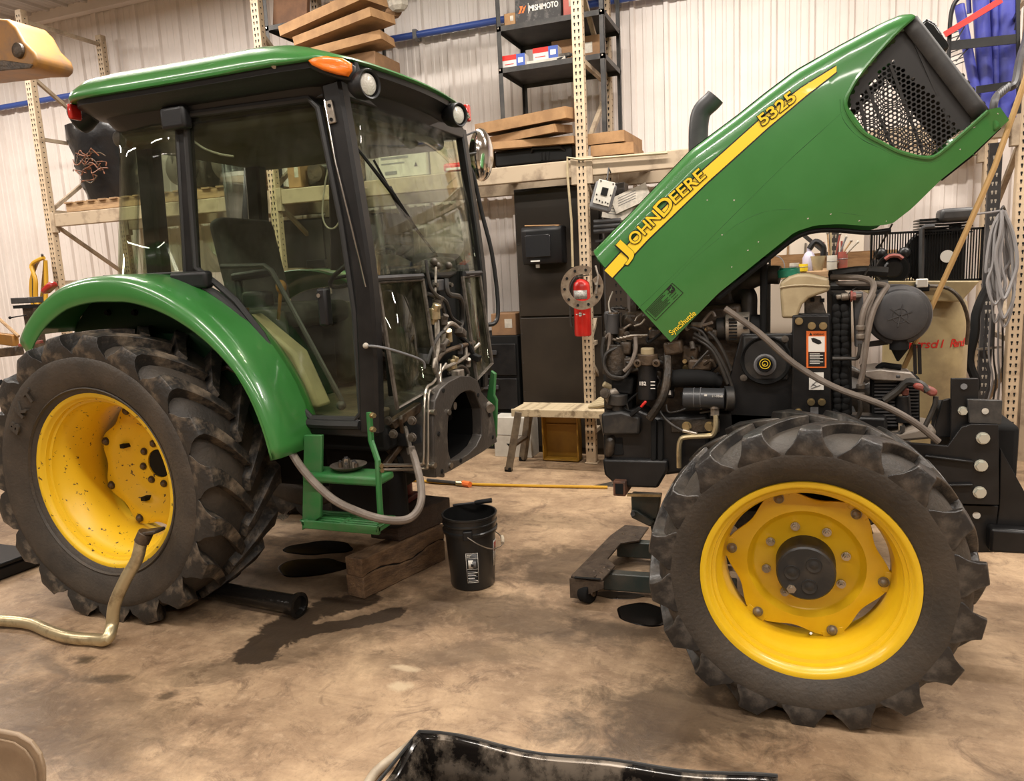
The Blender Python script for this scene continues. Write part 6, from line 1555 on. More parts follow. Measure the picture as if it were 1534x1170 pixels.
carton('tall_carton', (-4.80, 6.05, ez), (0.13, 0.2, 0.42), CARD, 'tall tan carton on the pallet beside the second rack post')
t = thing('dark_tarp', (-4.75, 5.9, 0.0), 'dark ribbed plastic sheet hung beside the second rack post', 'sheet')
b = MB(); rows = []
for i in range(25):
    x = -5.05 + 0.44 * i / 24; rows.append([Vector((x, 5.90 + 0.012 * math.sin(i * 1.6), z)) for z in (0.9, 1.6, 2.3, 2.95)])
b.grid(rows); b.build('sheet', BLACK_S, t, solid=0.004)
# dark bench, cabinet and pale panel seen through the cab below the beam
t = thing('work_bench', (-4.3, 6.6, 0), 'dark steel work bench against the wall seen through the cab door', 'bench')
MB().box(-5.6, -3.0, 6.3, 7.0, 0.95, 1.0).build('bench_top', GUN, t, bevel=0.008)
for x in (-5.5, -4.3, -3.1): MB().box(x, x + 0.06, 6.35, 6.95, 0, 0.95).build('leg', GUN, t)
MB().box(-5.4, -3.2, 6.45, 6.95, 0.35, 0.40).build('lower_shelf', GUN, t)
t = thing('dark_cabinet', (-4.35, 6.7, 1.0), 'tall dark cabinet standing on the bench behind the cab door', 'cabinet')
MB().box(-5.05, -3.65, 6.45, 7.0, 1.0, 2.25).build('body', BLACK_M, t, bevel=0.01)
for k in range(2): 
    d = MB().box(-5.03 + 0.69 * k, -4.36 + 0.69 * k, 6.435, 6.45, 1.02, 2.23).build('door', GUN, t, bevel=0.004); MB().box(-4.40 + 0.08 * k, -4.385 + 0.08 * k, 6.42, 6.436, 1.5, 1.7).build('handle', ALU, d)

# ---- middle of the shop: locker, cabinets, boxes
a, c_ = P(786, 640, y=6.27), P(889, 290, y=6.27)
LX0 = a.x
t = thing('steel_locker', ((LX0 - 1.5) / 2, 6.5, 0), 'tall dark brown steel locker behind the step stool, holding the towel dispenser', 'locker')
MB().box(LX0, -1.50, 6.27, 6.98, 0.0, 2.33).build('body', LOCKER, t, bevel=0.006)
dA = MB().box(LX0 + 0.015, -1.52, 6.25, 6.27, 0.06, 1.22).build('door', LOCKER, t, bevel=0.004)
dB = MB().box(LX0 + 0.015, -1.52, 6.25, 6.27, 1.235, 2.31).build('door', LOCKER, t, bevel=0.004)
for k in range(8): MB().cyl((LX0 + 0.025, 6.251, 0.3 + 0.26 * k), (LX0 + 0.025, 6.245, 0.3 + 0.26 * k), 0.005, 8).build('rivet', GUN, t)
t2 = thing('perforated_upright', (-1.33, 6.3, 0), 'dark brown perforated steel upright right of the middle rack post', 'post')
MB().box(-1.48 + 0.02, -1.28, 6.16, 6.32, 0, 2.3).build('upright', LOCKER, t2, bevel=0.004)
keyholes(-1.40, -1.30, 6.16, 0.1, 2.25, 0.06).build('holes', BLACK_M, t2, smooth=False, kind='stuff', recalc=False)
# paper towel dispenser
a, c_ = P(784, 397, y=6.14), P(842, 337, y=6.14)
TD = thing('towel_dispenser', ((a.x + c_.x) / 2, 6.200, a.z), 'black paper towel dispenser fixed to the brown locker', 'dispenser')
b = MB(); rows = []
for z, dy in ((a.z, 0.02), (a.z + 0.04, 0.0), (c_.z - 0.03, -0.012), (c_.z, 0.015)):
    rows.append([Vector((x, y, z)) for x, y in ((a.x, 6.250), (a.x, 6.120 + dy), (a.x + 0.06, 6.085 + dy), (c_.x - 0.06, 6.085 + dy), (c_.x, 6.120 + dy), (c_.x, 6.250))])
b.grid(rows); b.f.append((0, 1, 2, 3, 4, 5)); b.f.append(tuple(range(18, 24))[::-1])
b.build('housing', BLACK, TD, bevel=0.01, ang=0.5)
MB().box(a.x + 0.05, c_.x - 0.09, 6.070, 6.085, a.z + 0.06, c_.z - 0.07).build('window', mat('smoked_window', (0.02, 0.02, 0.022), 0.12), TD, bevel=0.004)
MB().box(a.x + 0.09, a.x + 0.17, 6.075, 6.085, a.z + 0.022, a.z + 0.032).build('slot', WHITE, TD)
MB().box(a.x + 0.12, a.x + 0.15, 6.120, 6.140, a.z - 0.03, a.z + 0.01).build('towel_tip', PAPER, TD)
PB = thing('papers', ((a.x + c_.x) / 2, 6.170, c_.z), 'folded brown paper lying on top of the towel dispenser', 'paper')
MB().obox(((a.x + c_.x) / 2 + 0.01, 6.170, c_.z + 0.006), (0.30, 0.13, 0.010), Matrix.Rotation(0.05, 3, 'Y')).build('sheet', CARD, PB)
# black filing cabinet and carton, left of locker
a, c_ = P(700, 665, y=6.3), P(784, 503, y=6.3)
FC = thing('drawer_cabinet', (-2.6, 6.6, 0), 'black drawer cabinet left of the brown locker, a carton on top', 'cabinet')
FX0, FX1 = -2.95, -2.32
MB().box(FX0, FX1, 6.32, 6.95, 0, c_.z).build('body', BLACK_M, FC, bevel=0.006)
for k in range(3):
    d = MB().box(FX0 + 0.02, FX1 - 0.02, 6.305, 6.32, 0.06 + k * (c_.z - .1) / 3, 0.03 + (k + 1) * (c_.z - .1) / 3).build('drawer', BLACK_S, FC, bevel=0.006)
    MB().box(-2.72, -2.52, 6.29, 6.306, 0.02 + (k + 1) * (c_.z - .1) / 3 - 0.09, 0.02 + (k + 1) * (c_.z - .1) / 3 - 0.05).build('handle', GUN, d, bevel=0.004)
carton('brown_carton', (-2.46, 6.5, c_.z), (0.24, 0.3, 0.20), CARD_D, 'brown carton on top of the black drawer cabinet')
t = thing('white_carton', (-2.36, 6.15, 0), 'white carton with a black diamond mark on the floor behind the step stool', 'box')
wa, wb_ = P(742, 690, y=6.05), P(778, 622, y=6.05)
MB().box(wa.x, wb_.x + 0.10, 6.05, 6.25, 0, 0.36).build('carton', WHITEBOX, t, bevel=0.004)
c = P(767, 668, y=6.049)
MB().prism([c + Vector((-0.05, 0, 0.02)), c + Vector((0.05, 0, 0.02)), c + Vector((0, 0, -0.045))], (0, -0.001, 0)).build('diamond_mark', BLACK_M, t)
MB().box(wa.x + .02, wb_.x + 0.08, 6.048, 6.05, 0.20, 0.203).build('carton_seam', GREYP, t)
carton('open_carton', (wa.x + 0.2, 6.35, 0.36), (0.3, 0.2, 0.05), CARD_D, 'low brown carton lying on the white carton behind the step stool', flap=False) if False else None
# yellow bin leaning under the stool
a, c_ = P(815, 690, y=5.99), P(866, 618, y=5.99)
t = thing('yellow_bin', ((a.x + c_.x) / 2, 6.02, 0), 'dark yellow plastic bin standing on its end under the step stool', 'bin')
x0, x1, z1 = a.x, c_.x, 0.44
MB().box(x0, x1, 6.06, 6.075, 0.01, z1).build('bin_floor', BINY, t)
for q in ((x0, x0 + 0.012, 0.01, z1), (x1 - 0.012, x1, 0.01, z1)): MB().box(q[0], q[1], 5.96, 6.07, q[2], q[3]).build('bin_wall', BINY, t, bevel=0.003)
for q in ((0.01, 0.022), (z1 - 0.012, z1)): MB().box(x0, x1, 5.96, 6.07, q[0], q[1]).build('bin_wall', BINY, t, bevel=0.003)
MB().box(x0 + 0.01, x1 - 0.01, 6.045, 6.06, 0.30, 0.315).build('bin_rib', BINY, t)
# ---- step stool
LEGT = mat('worn_tan_leg', (0.17, 0.13, 0.085), 0.6, col2=(0.08, 0.06, 0.04), scale=12)
t = thing('step_stool', (-2.0, 5.55, 0), 'worn folding work platform with slatted cream top in front of the locker', 'stool')
sy0 = 5.62
zs = P(800, 614, y=sy0).z
sx0, sx1 = P(762, 612, y=sy0).x + 0.02, P(903, 616, y=sy0).x + 0.06
sy1 = sy0 + 0.32
for k in range(7):
    y = sy0 + 0.03 + (sy1 - sy0 - 0.08) * k / 6
    MB().box(sx0 + 0.01, sx1 - 0.01, y, y + 0.030, zs - 0.012, zs).build('slat', STOOLW, t, bevel=0.003)
MB().box(sx0, sx1, sy0, sy0 + 0.022, zs - 0.06, zs + 0.002).build('rail', STOOLW, t, bevel=0.004)
MB().box(sx0, sx1, sy1 - 0.022, sy1, zs - 0.06, zs + 0.002).build('rail', STOOLW, t, bevel=0.004)
for x in (sx0 + 0.02, sx1 - 0.05): MB().box(x, x + 0.03, sy0 + 0.02, sy1 - 0.02, zs - 0.05, zs - 0.013).build('end_rail', STOOLW, t)
for sx, x in ((-1, sx0 + 0.06), (1, sx1 - 0.06)):
    for y in (sy0 + 0.015, sy1 - 0.015):
        MB().bar((x, y, zs - 0.02), (x + sx * 0.10, y + (-0.03 if y < sy0 + .1 else 0.03), 0.015), 0.05, 0.06).build('leg', LEGT, t, bevel=0.005)
        MB().obox((x + sx * 0.102, y + (-0.03 if y < sy0 + .1 else 0.03), 0.02), (0.06, 0.05, 0.04)).build('foot', BLACK_M, t, bevel=0.008)
    MB().bar((x + sx * 0.055, sy0, 0.22), (x + sx * 0.055, sy1, 0.22), 0.05, 0.02).build('rung', GREASE2, t)
g = thing('work_gloves', (sx1 - 0.12, sy0 + 0.18, zs), 'pair of cream work gloves lying on the right end of the step stool', 'gloves')
for k in range(4): MB().tube(crom([(sx1 - 0.03, sy0 + 0.12 + 0.035 * k, zs + 0.045), (sx1 - 0.12, sy0 + 0.10 + 0.045 * k, zs + 0.025 + 0.01 * k), (sx1 - 0.20, sy0 + 0.10 + 0.045 * k, zs + 0.014)], 4), [0.022, 0.020, 0.013], 8).build('finger', BEIGE, g)
MB().ball((sx1 - 0.04, sy0 + 0.17, zs + 0.05), 0.06, 10, 6, (1, 1.3, 0.8)).build('palm', BEIGE, g)
# ---- fire extinguisher on the middle post, hung through a big steel ring
xc = P(870, 455, y=5.80); 
t = thing('fire_extinguisher', (xc.x, 5.84, P(871, 503, y=5.84).z), 'red fire extinguisher hanging on the middle rack post', 'extinguisher')
ez0, ez1 = P(871, 503, y=5.84).z, P(871, 418, y=5.84).z
R_ = 0.068
MB().lathe([(0, ez0), (R_ * .9, ez0), (R_, ez0 + 0.012), (R_, ez1 - 0.06), (R_ * .9, ez1 - 0.03), (R_ * 0.55, ez1 - 0.006), (0.022, ez1), (0, ez1)], (xc.x, 5.84, 0), 'z', 28).build('cylinder', RED, t, ang=0.6)
MB().cyl((xc.x, 5.84, ez1 - 0.002), (xc.x, 5.84, ez1 + 0.035), 0.02, 12).build('valve', ALU, t)
MB().bar((xc.x - 0.02, 5.83, ez1 + 0.03), (xc.x + 0.08, 5.80, ez1 + 0.07), 0.02, 0.012).bar((xc.x - 0.02, 5.83, ez1 + 0.02), (xc.x + 0.08, 5.80, ez1 + 0.03), 0.02, 0.01).build('lever', STEEL, t)
b = MB(); rows = []
zl0, zl1 = P(870, 448, y=5.77).z, P(870, 435, y=5.77).z
for i in range(9):
    a = math.radians(-90 - 52 + 104 * i / 8); rows.append([Vector((xc.x + (R_ + 0.001) * math.cos(a), 5.84 + (R_ + 0.001) * math.sin(a), z)) for z in (zl0, zl1)])
b.grid(rows); b.build('data_label', LABEL_W, t, solid=0.001)
c = Vector((xc.x, 5.84 - R_ - 0.001, P(873, 471, y=5.77).z))
MB().prism([c + Vector((-0.042, 0.012, 0)), c + Vector((0, 0, 0.017)), c + Vector((0.042, 0.012, 0)), c + Vector((0, 0, -0.017))], (0, -0.001, 0)).build('diamond_mark', WHITE, t)
MB().bar(c + Vector((-0.02, -0.001, 0)), c + Vector((0.02, -0.001, 0)), 0.006, 0.001, (0, 1, 0)).build('mark_lettering', GREYP, t)
MB().tube(crom([(xc.x - 0.03, 5.80, ez1 + 0.02), (xc.x - 0.085, 5.80, ez1 - 0.08), (xc.x - 0.085, 5.80, ez0 + 0.12), (xc.x - 0.08, 5.80, ez0 + 0.08)], 4), 0.010, 8).build('hose', HOSE_K, t)
MB().obox((xc.x, 5.925, ez1 - 0.1), (0.06, 0.03, 0.06)).build('wall_hook', GUN, t)
rc = P(871, 431, y=5.72)
t = thing('steel_ring', (rc.x, 5.76, rc.z - 0.17), 'large drilled steel flange ring hanging round the fire extinguisher', 'ring')
b = MB(); rows = []
for r, y in ((0.105, 5.742), (0.105, 5.73), (0.172, 5.73), (0.172, 5.742)):
    rows.append([Vector((rc.x + r * math.cos(math.radians(60 + 335 * k / 48)), y, rc.z + r * math.sin(math.radians(60 + 335 * k / 48)))) for k in range(49)])
rows.append(rows[0]); b.grid(rows); n_ = 49
b.f.append((0, 49, 98, 147)); b.f.append((48, 97, 146, 195))
b.build('ring', mat('rusty_steel', (0.26, 0.20, 0.14), 0.55, 0.3, col2=(0.14, 0.09, 0.06), scale=14), t)
for k in range(9):
    a = math.radians(75 + 36 * k); c = Vector((rc.x + 0.14 * math.cos(a), 5.729, rc.z + 0.14 * math.sin(a))); MB().cyl(c, c + Vector((0, -0.002, 0)), 0.011, 12).build('bolt_hole', BLACK_M, t)
MB().tube([P(892, 398, y=5.73), P(896, 412, y=5.72), P(893, 440, y=5.72)], 0.008, 6).cyl(P(893, 425, y=5.73), P(893, 425, y=5.70), 0.012, 8).build('hanging_hook', ALU, t)
# gasket plate and papers hung right of the middle post
gc = P(905, 291, y=5.85)
t = thing('gasket_plate', (gc.x, 5.88, gc.z - 0.12), 'grey rounded cover with a white punched gasket, hung right of the middle post', 'plate')
Rg = Matrix.Rotation(math.radians(18), 3, 'Y')
MB().obox(gc + Rg @ Vector((-0.01, 0.03, -0.02)), (0.175, 0.05, 0.22), Rg).build('cover', GREYP, t, bevel=0.055, seg=5)
g = MB().obox(gc + Vector((0, -0.004, 0.01)), (0.135, 0.006, 0.185), Rg).build('gasket', WHITEBOX, t, bevel=0.004)
MB().obox(gc + Rg @ Vector((0.0, -0.010, 0.02)), (0.05, 0.004, 0.06), Rg).build('opening', BLACK_M, g)
for dx, dz in ((-.05, .085), (.05, .085), (.055, 0), (-.055, -.02), (-.045, -.055), (-.02, -.06), (0.005, -.065), (.03, -.06), (.05, -.065)):
    MB().cyl(gc + Rg @ Vector((dx, -0.008, dz + 0.005)), gc + Rg @ Vector((dx, -0.011, dz + 0.005)), 0.006, 8).build('punched_hole', BLACK_M, g)
MB().tube([gc + Vector((0.02, 0.03, 0.10)), gc + Vector((0.03, 0.05, 0.20)), (gc.x + 0.03, 5.965, 2.36)], 0.006, 6).build('hanger_wire', GUN, t)
for k, (px, py, w, h, rr) in enumerate(((945, 297, .30, .13, -.35), (925, 315, .24, .14, .2), (950, 318, .26, .15, -.15))):
    c = P(px, py, y=6.05 + 0.02 * k); t = thing('paper_sheet', (c.x, c.y, c.z - 0.06), ['crumpled paper sheet pinned right of the gasket plate, topmost', 'folded paper sheet below the gasket plate', 'paper sheet tucked behind the hood edge below the rack beam'][k], 'paper')
    MB().obox(c, (w, 0.006, h), Matrix.Rotation(rr, 3, 'Y')).build('sheet', PAPER, t)
    for q in range(4): MB().obox(c + Vector((-w * .1, -0.004, h * (.25 - .15 * q))), (w * .5, 0.001, 0.004), Matrix.Rotation(rr, 3, 'Y')).build('printed_line', GREYP, t)
t = thing('grey_tubes', P(915, 338, y=6.0), 'dark grey tubes lying on a bracket under the rack beam beside the hood', 'tube')
for k in range(3): MB().cyl(P(890, 333 + 7 * k, y=6.0), P(930, 330 + 7 * k, y=6.0), 0.02, 10).build('tube', GUN, t)
MB().box(-1.52, -0.9, 6.1, 6.4, P(915, 358, y=6.1).z - 0.02, P(915, 358, y=6.1).z).build('bracket', GUN, t)
t = thing('air_drop_pipe', P(852, 250, y=5.93), 'thin cream pipe bent down beside the middle rack post', 'pipe')
MB().tube([P(1000, 229, y=5.93), P(870, 239, y=5.93), P(850, 236, y=5.93), P(850, 260, y=5.93), P(856, 330, y=5.93), P(858, 400, y=5.93)], 0.010, 8).build('pipe', BEIGE, t)
# ---------------------------------------------------------------- right side: compressor, bench clutter, hoses
CY = 5.0
c = P(1400, 560, y=CY)
cx = P(1385, 500, y=CY + 0.0).x
comp = thing('air_compressor', (cx, CY, 0), 'upright cream air compressor with black pump and caged guard behind the radiator', 'compressor')
TRd = (P(1447, 500, y=CY).x - P(1320, 500, y=CY).x) / 2 + 0.0
zt = P(1400, 432, y=CY - 0.2).z
MB().lathe([(0, 0.12), (TRd * .6, 0.14), (TRd * .92, 0.24), (TRd, 0.34), (TRd, zt - 0.18), (TRd * .94, zt - 0.09), (TRd * .7, zt - 0.02), (0, zt)], (cx, CY, 0), 'z', 40).build('tank', TANK, comp, ang=0.9)
for k in range(3):
    a = math.radians(30 + 120 * k); MB().bar((cx + TRd * .8 * math.cos(a), CY + TRd * .8 * math.sin(a), 0.35), (cx + TRd * 1.0 * math.cos(a), CY + TRd * 1.0 * math.sin(a), 0.0), 0.08, 0.02).build('foot', TANK, comp)
# maker's name wrapped on the tank front
zl = P(1400, 521, y=CY - TRd).z
word = 'Ingersoll Rand'; w_tot = 0.36; adv = w_tot / len(word)
for i, ch in enumerate(word):
    if ch == ' ': continue
    s_ = (i - len(word) / 2 + 0.5) * adv; a = -PI / 2 + (s_ + 0.02) / TRd
    u = Vector((-math.sin(a), math.cos(a), 0)); o = Vector((cx + (TRd + 0.002) * math.cos(a), CY + (TRd + 0.002) * math.sin(a), zl)) - u * adv * 0.42
    text(ch, 0.066, o, u, (0, 0, 1), RED, 'letter', comp, depth=0.0008, bold=0.0006, shear=0.2)
za = P(1400, 437, y=CY - 0.3).z
SAD = MB().prism([P(px, py, y=CY - 0.32) for px, py in ((1300, 421), (1468, 421), (1440, 452), (1325, 450), (1300, 440))], (0, 0.62, 0)).build('saddle', TANK, comp, bevel=0.006)
# guard cage of vertical wires
g0, g1 = P(1304, 352, y=CY - 0.25), P(1470, 420, y=CY - 0.25)
gz0, gz1 = g1.z, P(1304, 355, y=CY - 0.25).z + 0.02
GD = MB().box(g0.x, g1.x, CY - 0.26, CY - 0.25, gz1 - 0.012, gz1).box(g0.x, g1.x, CY - 0.26, CY - 0.25, gz0, gz0 + 0.012).box(g0.x, g0.x + 0.012, CY - 0.26, CY - 0.25, gz0, gz1).box(g1.x - 0.012, g1.x, CY - 0.26, CY - 0.25, gz0, gz1).build('belt_guard', BLACK_M, comp)
wm = None
nW = 42
for k in range(nW):
    x = g0.x + (g1.x - g0.x) * (k + 0.5) / nW
    if wm is None: wm = MB().cyl((x, CY - 0.255, gz0), (x, CY - 0.255, gz1), 0.0035, 5).build('guard_wire', BLACK_M, GD)
    else: inst(wm, GD, wm.location + Vector((x - (g0.x + (g1.x - g0.x) * 0.5 / nW), 0, 0)))
MB().lathe([(0, 0), (0.15, 0), (0.16, 0.03), (0.15, 0.05), (0, 0.05)], (g0.x + 0.62 * (g1.x - g0.x), CY - 0.12, (gz0 + gz1) / 2), 'y', 28).build('flywheel', BLACK_M, comp)
mo = P(1338, 403, y=CY - 0.3)
MB().cyl(mo + Vector((0, 0.0, 0)), mo + Vector((0, 0.35, 0)), 0.085, 20).build('motor', BLACK_M, comp, bevel=0.01)
MB().lathe([(0, -0.01), (0.04, -0.01), (0.055, 0.005), (0.085, 0.0), (0.09, 0.03)], mo, 'y', 24).build('motor_end', BLACK_S, comp)
for dx in (-0.06, 0.06): MB().ball(mo + Vector((dx, 0.05, 0.085)), 0.035).build('terminal_box', BLACK_S, comp)
MB().tube([mo + Vector((0.045 * math.cos(a), -0.012, 0.05 + 0.025 * math.sin(a))) for a in (0.2, 1.0, 1.57, 2.1, 2.9)], 0.012, 6).build('red_badge', RED_D, comp)
pc = P(1415, 385, y=CY - 0.22)
MB().obox(pc + Vector((0, 0.12, 0.0)), (0.22, 0.22, 0.30)).build('pump_body', BLACK_S, comp, bevel=0.03)
for k in range(6): MB().obox(pc + Vector((0.0, 0.12, 0.13 + 0.016 * k)), (0.26, 0.24, 0.008)).build('cooling_fin', BLACK_S, comp)
MB().obox(P(1431, 322, y=CY - 0.2) , (0.17, 0.16, 0.07)).build('intake_filter', GUN, comp, bevel=0.02)
MB().cyl(P(1431, 335, y=CY - 0.2), P(1431, 350, y=CY - 0.2), 0.03, 12).build('intake_neck', BLACK_M, comp)
MB().cyl(P(1419, 384, y=CY - 0.27), P(1419, 384, y=CY - 0.275), 0.034, 20).build('round_label', WHITE, comp)
MB().tube([P(1380, 420, y=CY - 0.3), P(1381, 343, y=CY - 0.3), P(1386, 340, y=CY - 0.3), P(1400, 339, y=CY - 0.3)], 0.014, 8).build('pressure_pipe', GUN, comp)
MB().obox(P(1381, 424, y=CY - 0.36), (0.055, 0.04, 0.045)).build('pressure_switch', WHITE, comp, bevel=0.004)
MB().obox(P(1381, 431, y=CY - 0.35), (0.07, 0.05, 0.04)).build('switch_base', BLACK_M, comp, bevel=0.006)
MB().tube(crom([P(1390, 428, y=CY - 0.36), P(1420, 432, y=CY - 0.36), P(1440, 450, y=CY - 0.36), P(1450, 480, y=CY - 0.30), P(1448, 515, y=CY - 0.2)], 5), 0.010, 8).build('drain_line', IRON, comp)
# ---- bench with hand tools behind the expansion tank
BY = 5.6
bz = P(1240, 405, y=BY).z
t = thing('tool_bench', (0.3, BY + 0.3, 0), 'cluttered work bench against the wall behind the expansion tank', 'bench')
MB().box(-0.55, 0.75, BY, BY + 0.9, bz - 0.05, bz).build('bench_top', WOOD, t, bevel=0.006)
for x in (-0.5, 0.68): MB().box(x, x + 0.06, BY + 0.05, BY + 0.85, 0, bz - 0.05).build('leg', GUN, t)
MB().box(-0.55, 0.75, BY + 0.86, BY + 0.9, bz, bz + 0.12).build('backboard', WOOD, t)
t = thing('white_canister', (0, 0, 0), 'white plastic bottle with a dark curved handle on the tool bench', 'bottle')
bc = P(1212, 395, y=BY + 0.1); t.location = Vector((bc.x, BY + 0.1, bz))
MB().lathe([(0, 0), (0.040, 0), (0.044, 0.02), (0.044, 0.09), (0.03, 0.12), (0.015, 0.135), (0.015, 0.16), (0, 0.16)], (bc.x, BY + 0.1, bz), 'z', 20).build('bottle', mat('lilac_white', (0.45, 0.42, 0.52), 0.4), t)
MB().tube(crom([(bc.x, BY + 0.1, bz + 0.15), (bc.x + 0.04, BY + 0.1, bz + 0.20), (bc.x + 0.09, BY + 0.1, bz + 0.16), (bc.x + 0.09, BY + 0.1, bz + 0.10)], 5), 0.02, 8).build('handle', BLACK, t)
for i, (px, hh, m, lab) in enumerate(((1203, .05, DECAL_Y, 'small yellow tin on the tool bench'), (1225, .10, BEIGE, 'cream funnel standing on the tool bench'), (1246, .10, WHITEBOX, 'white tub holding brushes on the tool bench'), (1262, .12, RED_D, 'dull red tin at the right of the tool bench'), (1190, .06, PAPER, 'pale tin at the left of the tool bench'))):
    q = P(px, 400, y=BY + 0.02 + 0.05 * (i % 2)); t = thing('tin', (q.x, q.y, bz), lab, 'tin')
    MB().lathe([(0, 0), (0.030, 0), (0.032, 0.006), (0.032 if i != 1 else 0.05, hh), (0.028, hh), (0.026, 0.01), (0, 0.01)], (q.x, q.y, bz), 'z', 16).build('body', m, t)
    MB().tube([(q.x + 0.0325 * math.cos(k * PI / 8), q.y + 0.0325 * math.sin(k * PI / 8), bz + hh * 0.6) for k in range(16)], 0.002, 5, closed=True).build('band', GREYP, t)
LB = ['slim brush leaning left in the white tub', 'slim brush leaning furthest right in the white tub', 'pale handled brush standing in the white tub', 'wooden handled file leaning right in the white tub', 'screwdriver leaning in the white tub on the bench', 'grey rod leaning right of the white tub']
for k in range(6):
    q = P(1246, 385, y=BY + 0.07); dx = (-.03, .16, -.01, .12, .05, .09)[k]; dz = (.17, .10, .20, .11, .16, .14)[k]
    t = thing('brush', (q.x + dx * .2, q.y, bz + 0.02), LB[k], 'brush')
    MB().tube([(q.x + dx * .1 - .01 + .004 * k, q.y + 0.008 * (k - 3), bz + 0.02), (q.x + dx, q.y + 0.01 * (k - 3), bz + 0.08 + dz)], [0.005, 0.007], 6).build('handle', (WOOD, ALU, BEIGE, WOOD, RED_D, GREYP)[k], t)
    MB().ball((q.x + dx, q.y + 0.01 * (k - 3), bz + 0.08 + dz), 0.010, 8, 5).build('tip', (ALU, PAPER, PAPER, ALU, ALU, PAPER)[k], t)
t = thing('wire_coil', P(1158, 395, y=BY + .3), 'thin coil of wire hanging left of the bench clutter', 'coil')
cc = P(1160, 400, y=BY + 0.3)
for k in range(3): MB().tube([cc + Vector((0.07 * math.cos(a * PI / 12), 0.01 * k, 0.08 * math.sin(a * PI / 12))) for a in range(24)], 0.004, 5, closed=True).build('wire_turn', GREYP, t)
t = thing('pegboard', (0.0, 6.9, 1.2), 'pale tool board on the wall behind the bench', 'board')
MB().box(-0.75, 0.55, 6.95, 6.98, 0.9, 2.1).build('board', mat('pale_board', (0.80, 0.70, 0.58), 0.6), t)
for k in range(8): MB().tube([(-0.6 + 0.14 * k, 6.94, 1.75), (-0.6 + 0.14 * k + random.uniform(-.03, .03), 6.93, 1.45)], [0.008, 0.014], 6).build('hung_tool', random.choice([RED_D, WOOD, GUN, ALU]), t)
t = thing('angle_upright', (0.36, 6.0, 0), 'dark slotted angle iron upright standing behind the bench clutter', 'post')
q = P(1250, 340, y=6.4); MB().box(q.x - 0.035, q.x + 0.035, 6.4, 6.44, 0, 2.3).build('upright', GUN, t)
keyholes(q.x - 0.03, q.x + 0.03, 6.4, 0.1, 2.25, 0.06).build('holes', PAPER, t, smooth=False, kind='stuff', recalc=False)
MB().bar(P(1195, 345, y=6.38), P(1250, 390, y=6.38), 0.03, 0.03).build('brace', GUN, t)
# ---- right rack end: hanging cables, blue silicone hoses in their wire rack
t = thing('cable_coil', P(1505, 320, y=5.85), 'grey cable hung in long loops on the right rack post', 'cable')
GREYC = mat('grey_cable', (0.24, 0.23, 0.23), 0.5)
rc_ = random.Random(3)
for k in range(7):
    w0, w1, zb_ = rc_.uniform(6, 20), rc_.uniform(8, 24), rc_.uniform(425, 500); cxp = rc_.uniform(1492, 1508); y = 5.84 - 0.014 * k
    pts = [(1501 + rc_.uniform(-2, 2), 315), (cxp - w0 * .5, 345 + rc_.uniform(-8, 8)), (cxp - w0, 400 + rc_.uniform(-20, 20)), (cxp - w1, zb_ - 32), (cxp - 4, zb_), (cxp + w1 * .8, zb_ - 28), (cxp + w0, 395 + rc_.uniform(-20, 20)), (cxp + w0 * .6, 350), (1504, 316)]
    MB().tube(crom([P(a, c_, y=y + rc_.uniform(-.01, .01)) for a, c_ in pts], 6), rc_.choice([0.008, 0.010, 0.012]), 6).build('cable_loop', GREYC, t)
MB().tube(crom([P(1502, 315, y=5.86), P(1485, 318, y=5.7), P(1450, 322, y=5.4), P(1432, 325, y=5.1)], 4), 0.008, 6).build('cable_tail', GREYC, t)
MB().tube([P(1500, 313, y=5.80), P(1503, 309, y=5.88), P(1506, 316, y=5.94)], 0.008, 6).build('cable_hook', GUN, t)
t = thing('slotted_upright', (1.2, 6.3, 0), 'dark slotted angle upright left of the right rack post', 'post')
q = P(1487, 330, y=6.3); MB().box(q.x - 0.04, q.x + 0.04, 6.3, 6.34, 0, 2.36).build('upright', GUN, t)
keyholes(q.x - 0.03, q.x + 0.03, 6.3, 0.1, 2.3, 0.06).build('holes', PAPER, t, smooth=False, kind='stuff', recalc=False)
MB().bar(P(1440, 525, y=6.28), P(1500, 520, y=6.28), 0.015, 0.015).build('peg', ALU, t)
t = thing('hanging_leads', P(1490, 545, y=6.1), 'thin cables and black lines hanging down behind the mounting bracket', 'cable')
for k in range(5):
    MB().tube(crom([P(1478 + 6 * k, 470, y=6.1), P(1474 + 7 * k, 530, y=6.1), P(1482 + 5 * k, 570, y=6.1), P(1470 + 8 * k, 612, y=6.1), P(1474 + 6 * k, 660, y=6.1)], 4), 0.007, 5).build('lead', (GUN, GREYC, HOSE_K, GREYC, HOSE_K)[k], t)
MB().tube(crom([P(1486, 425, y=6.27), P(1474, 440, y=6.15), P(1462, 470, y=5.95), P(1460, 500, y=5.9), P(1452, 540, y=5.9), P(1462, 575, y=5.9), P(1450, 600, y=5.9)], 5), 0.03, 8).build('black_hose', BLACK_M, t)
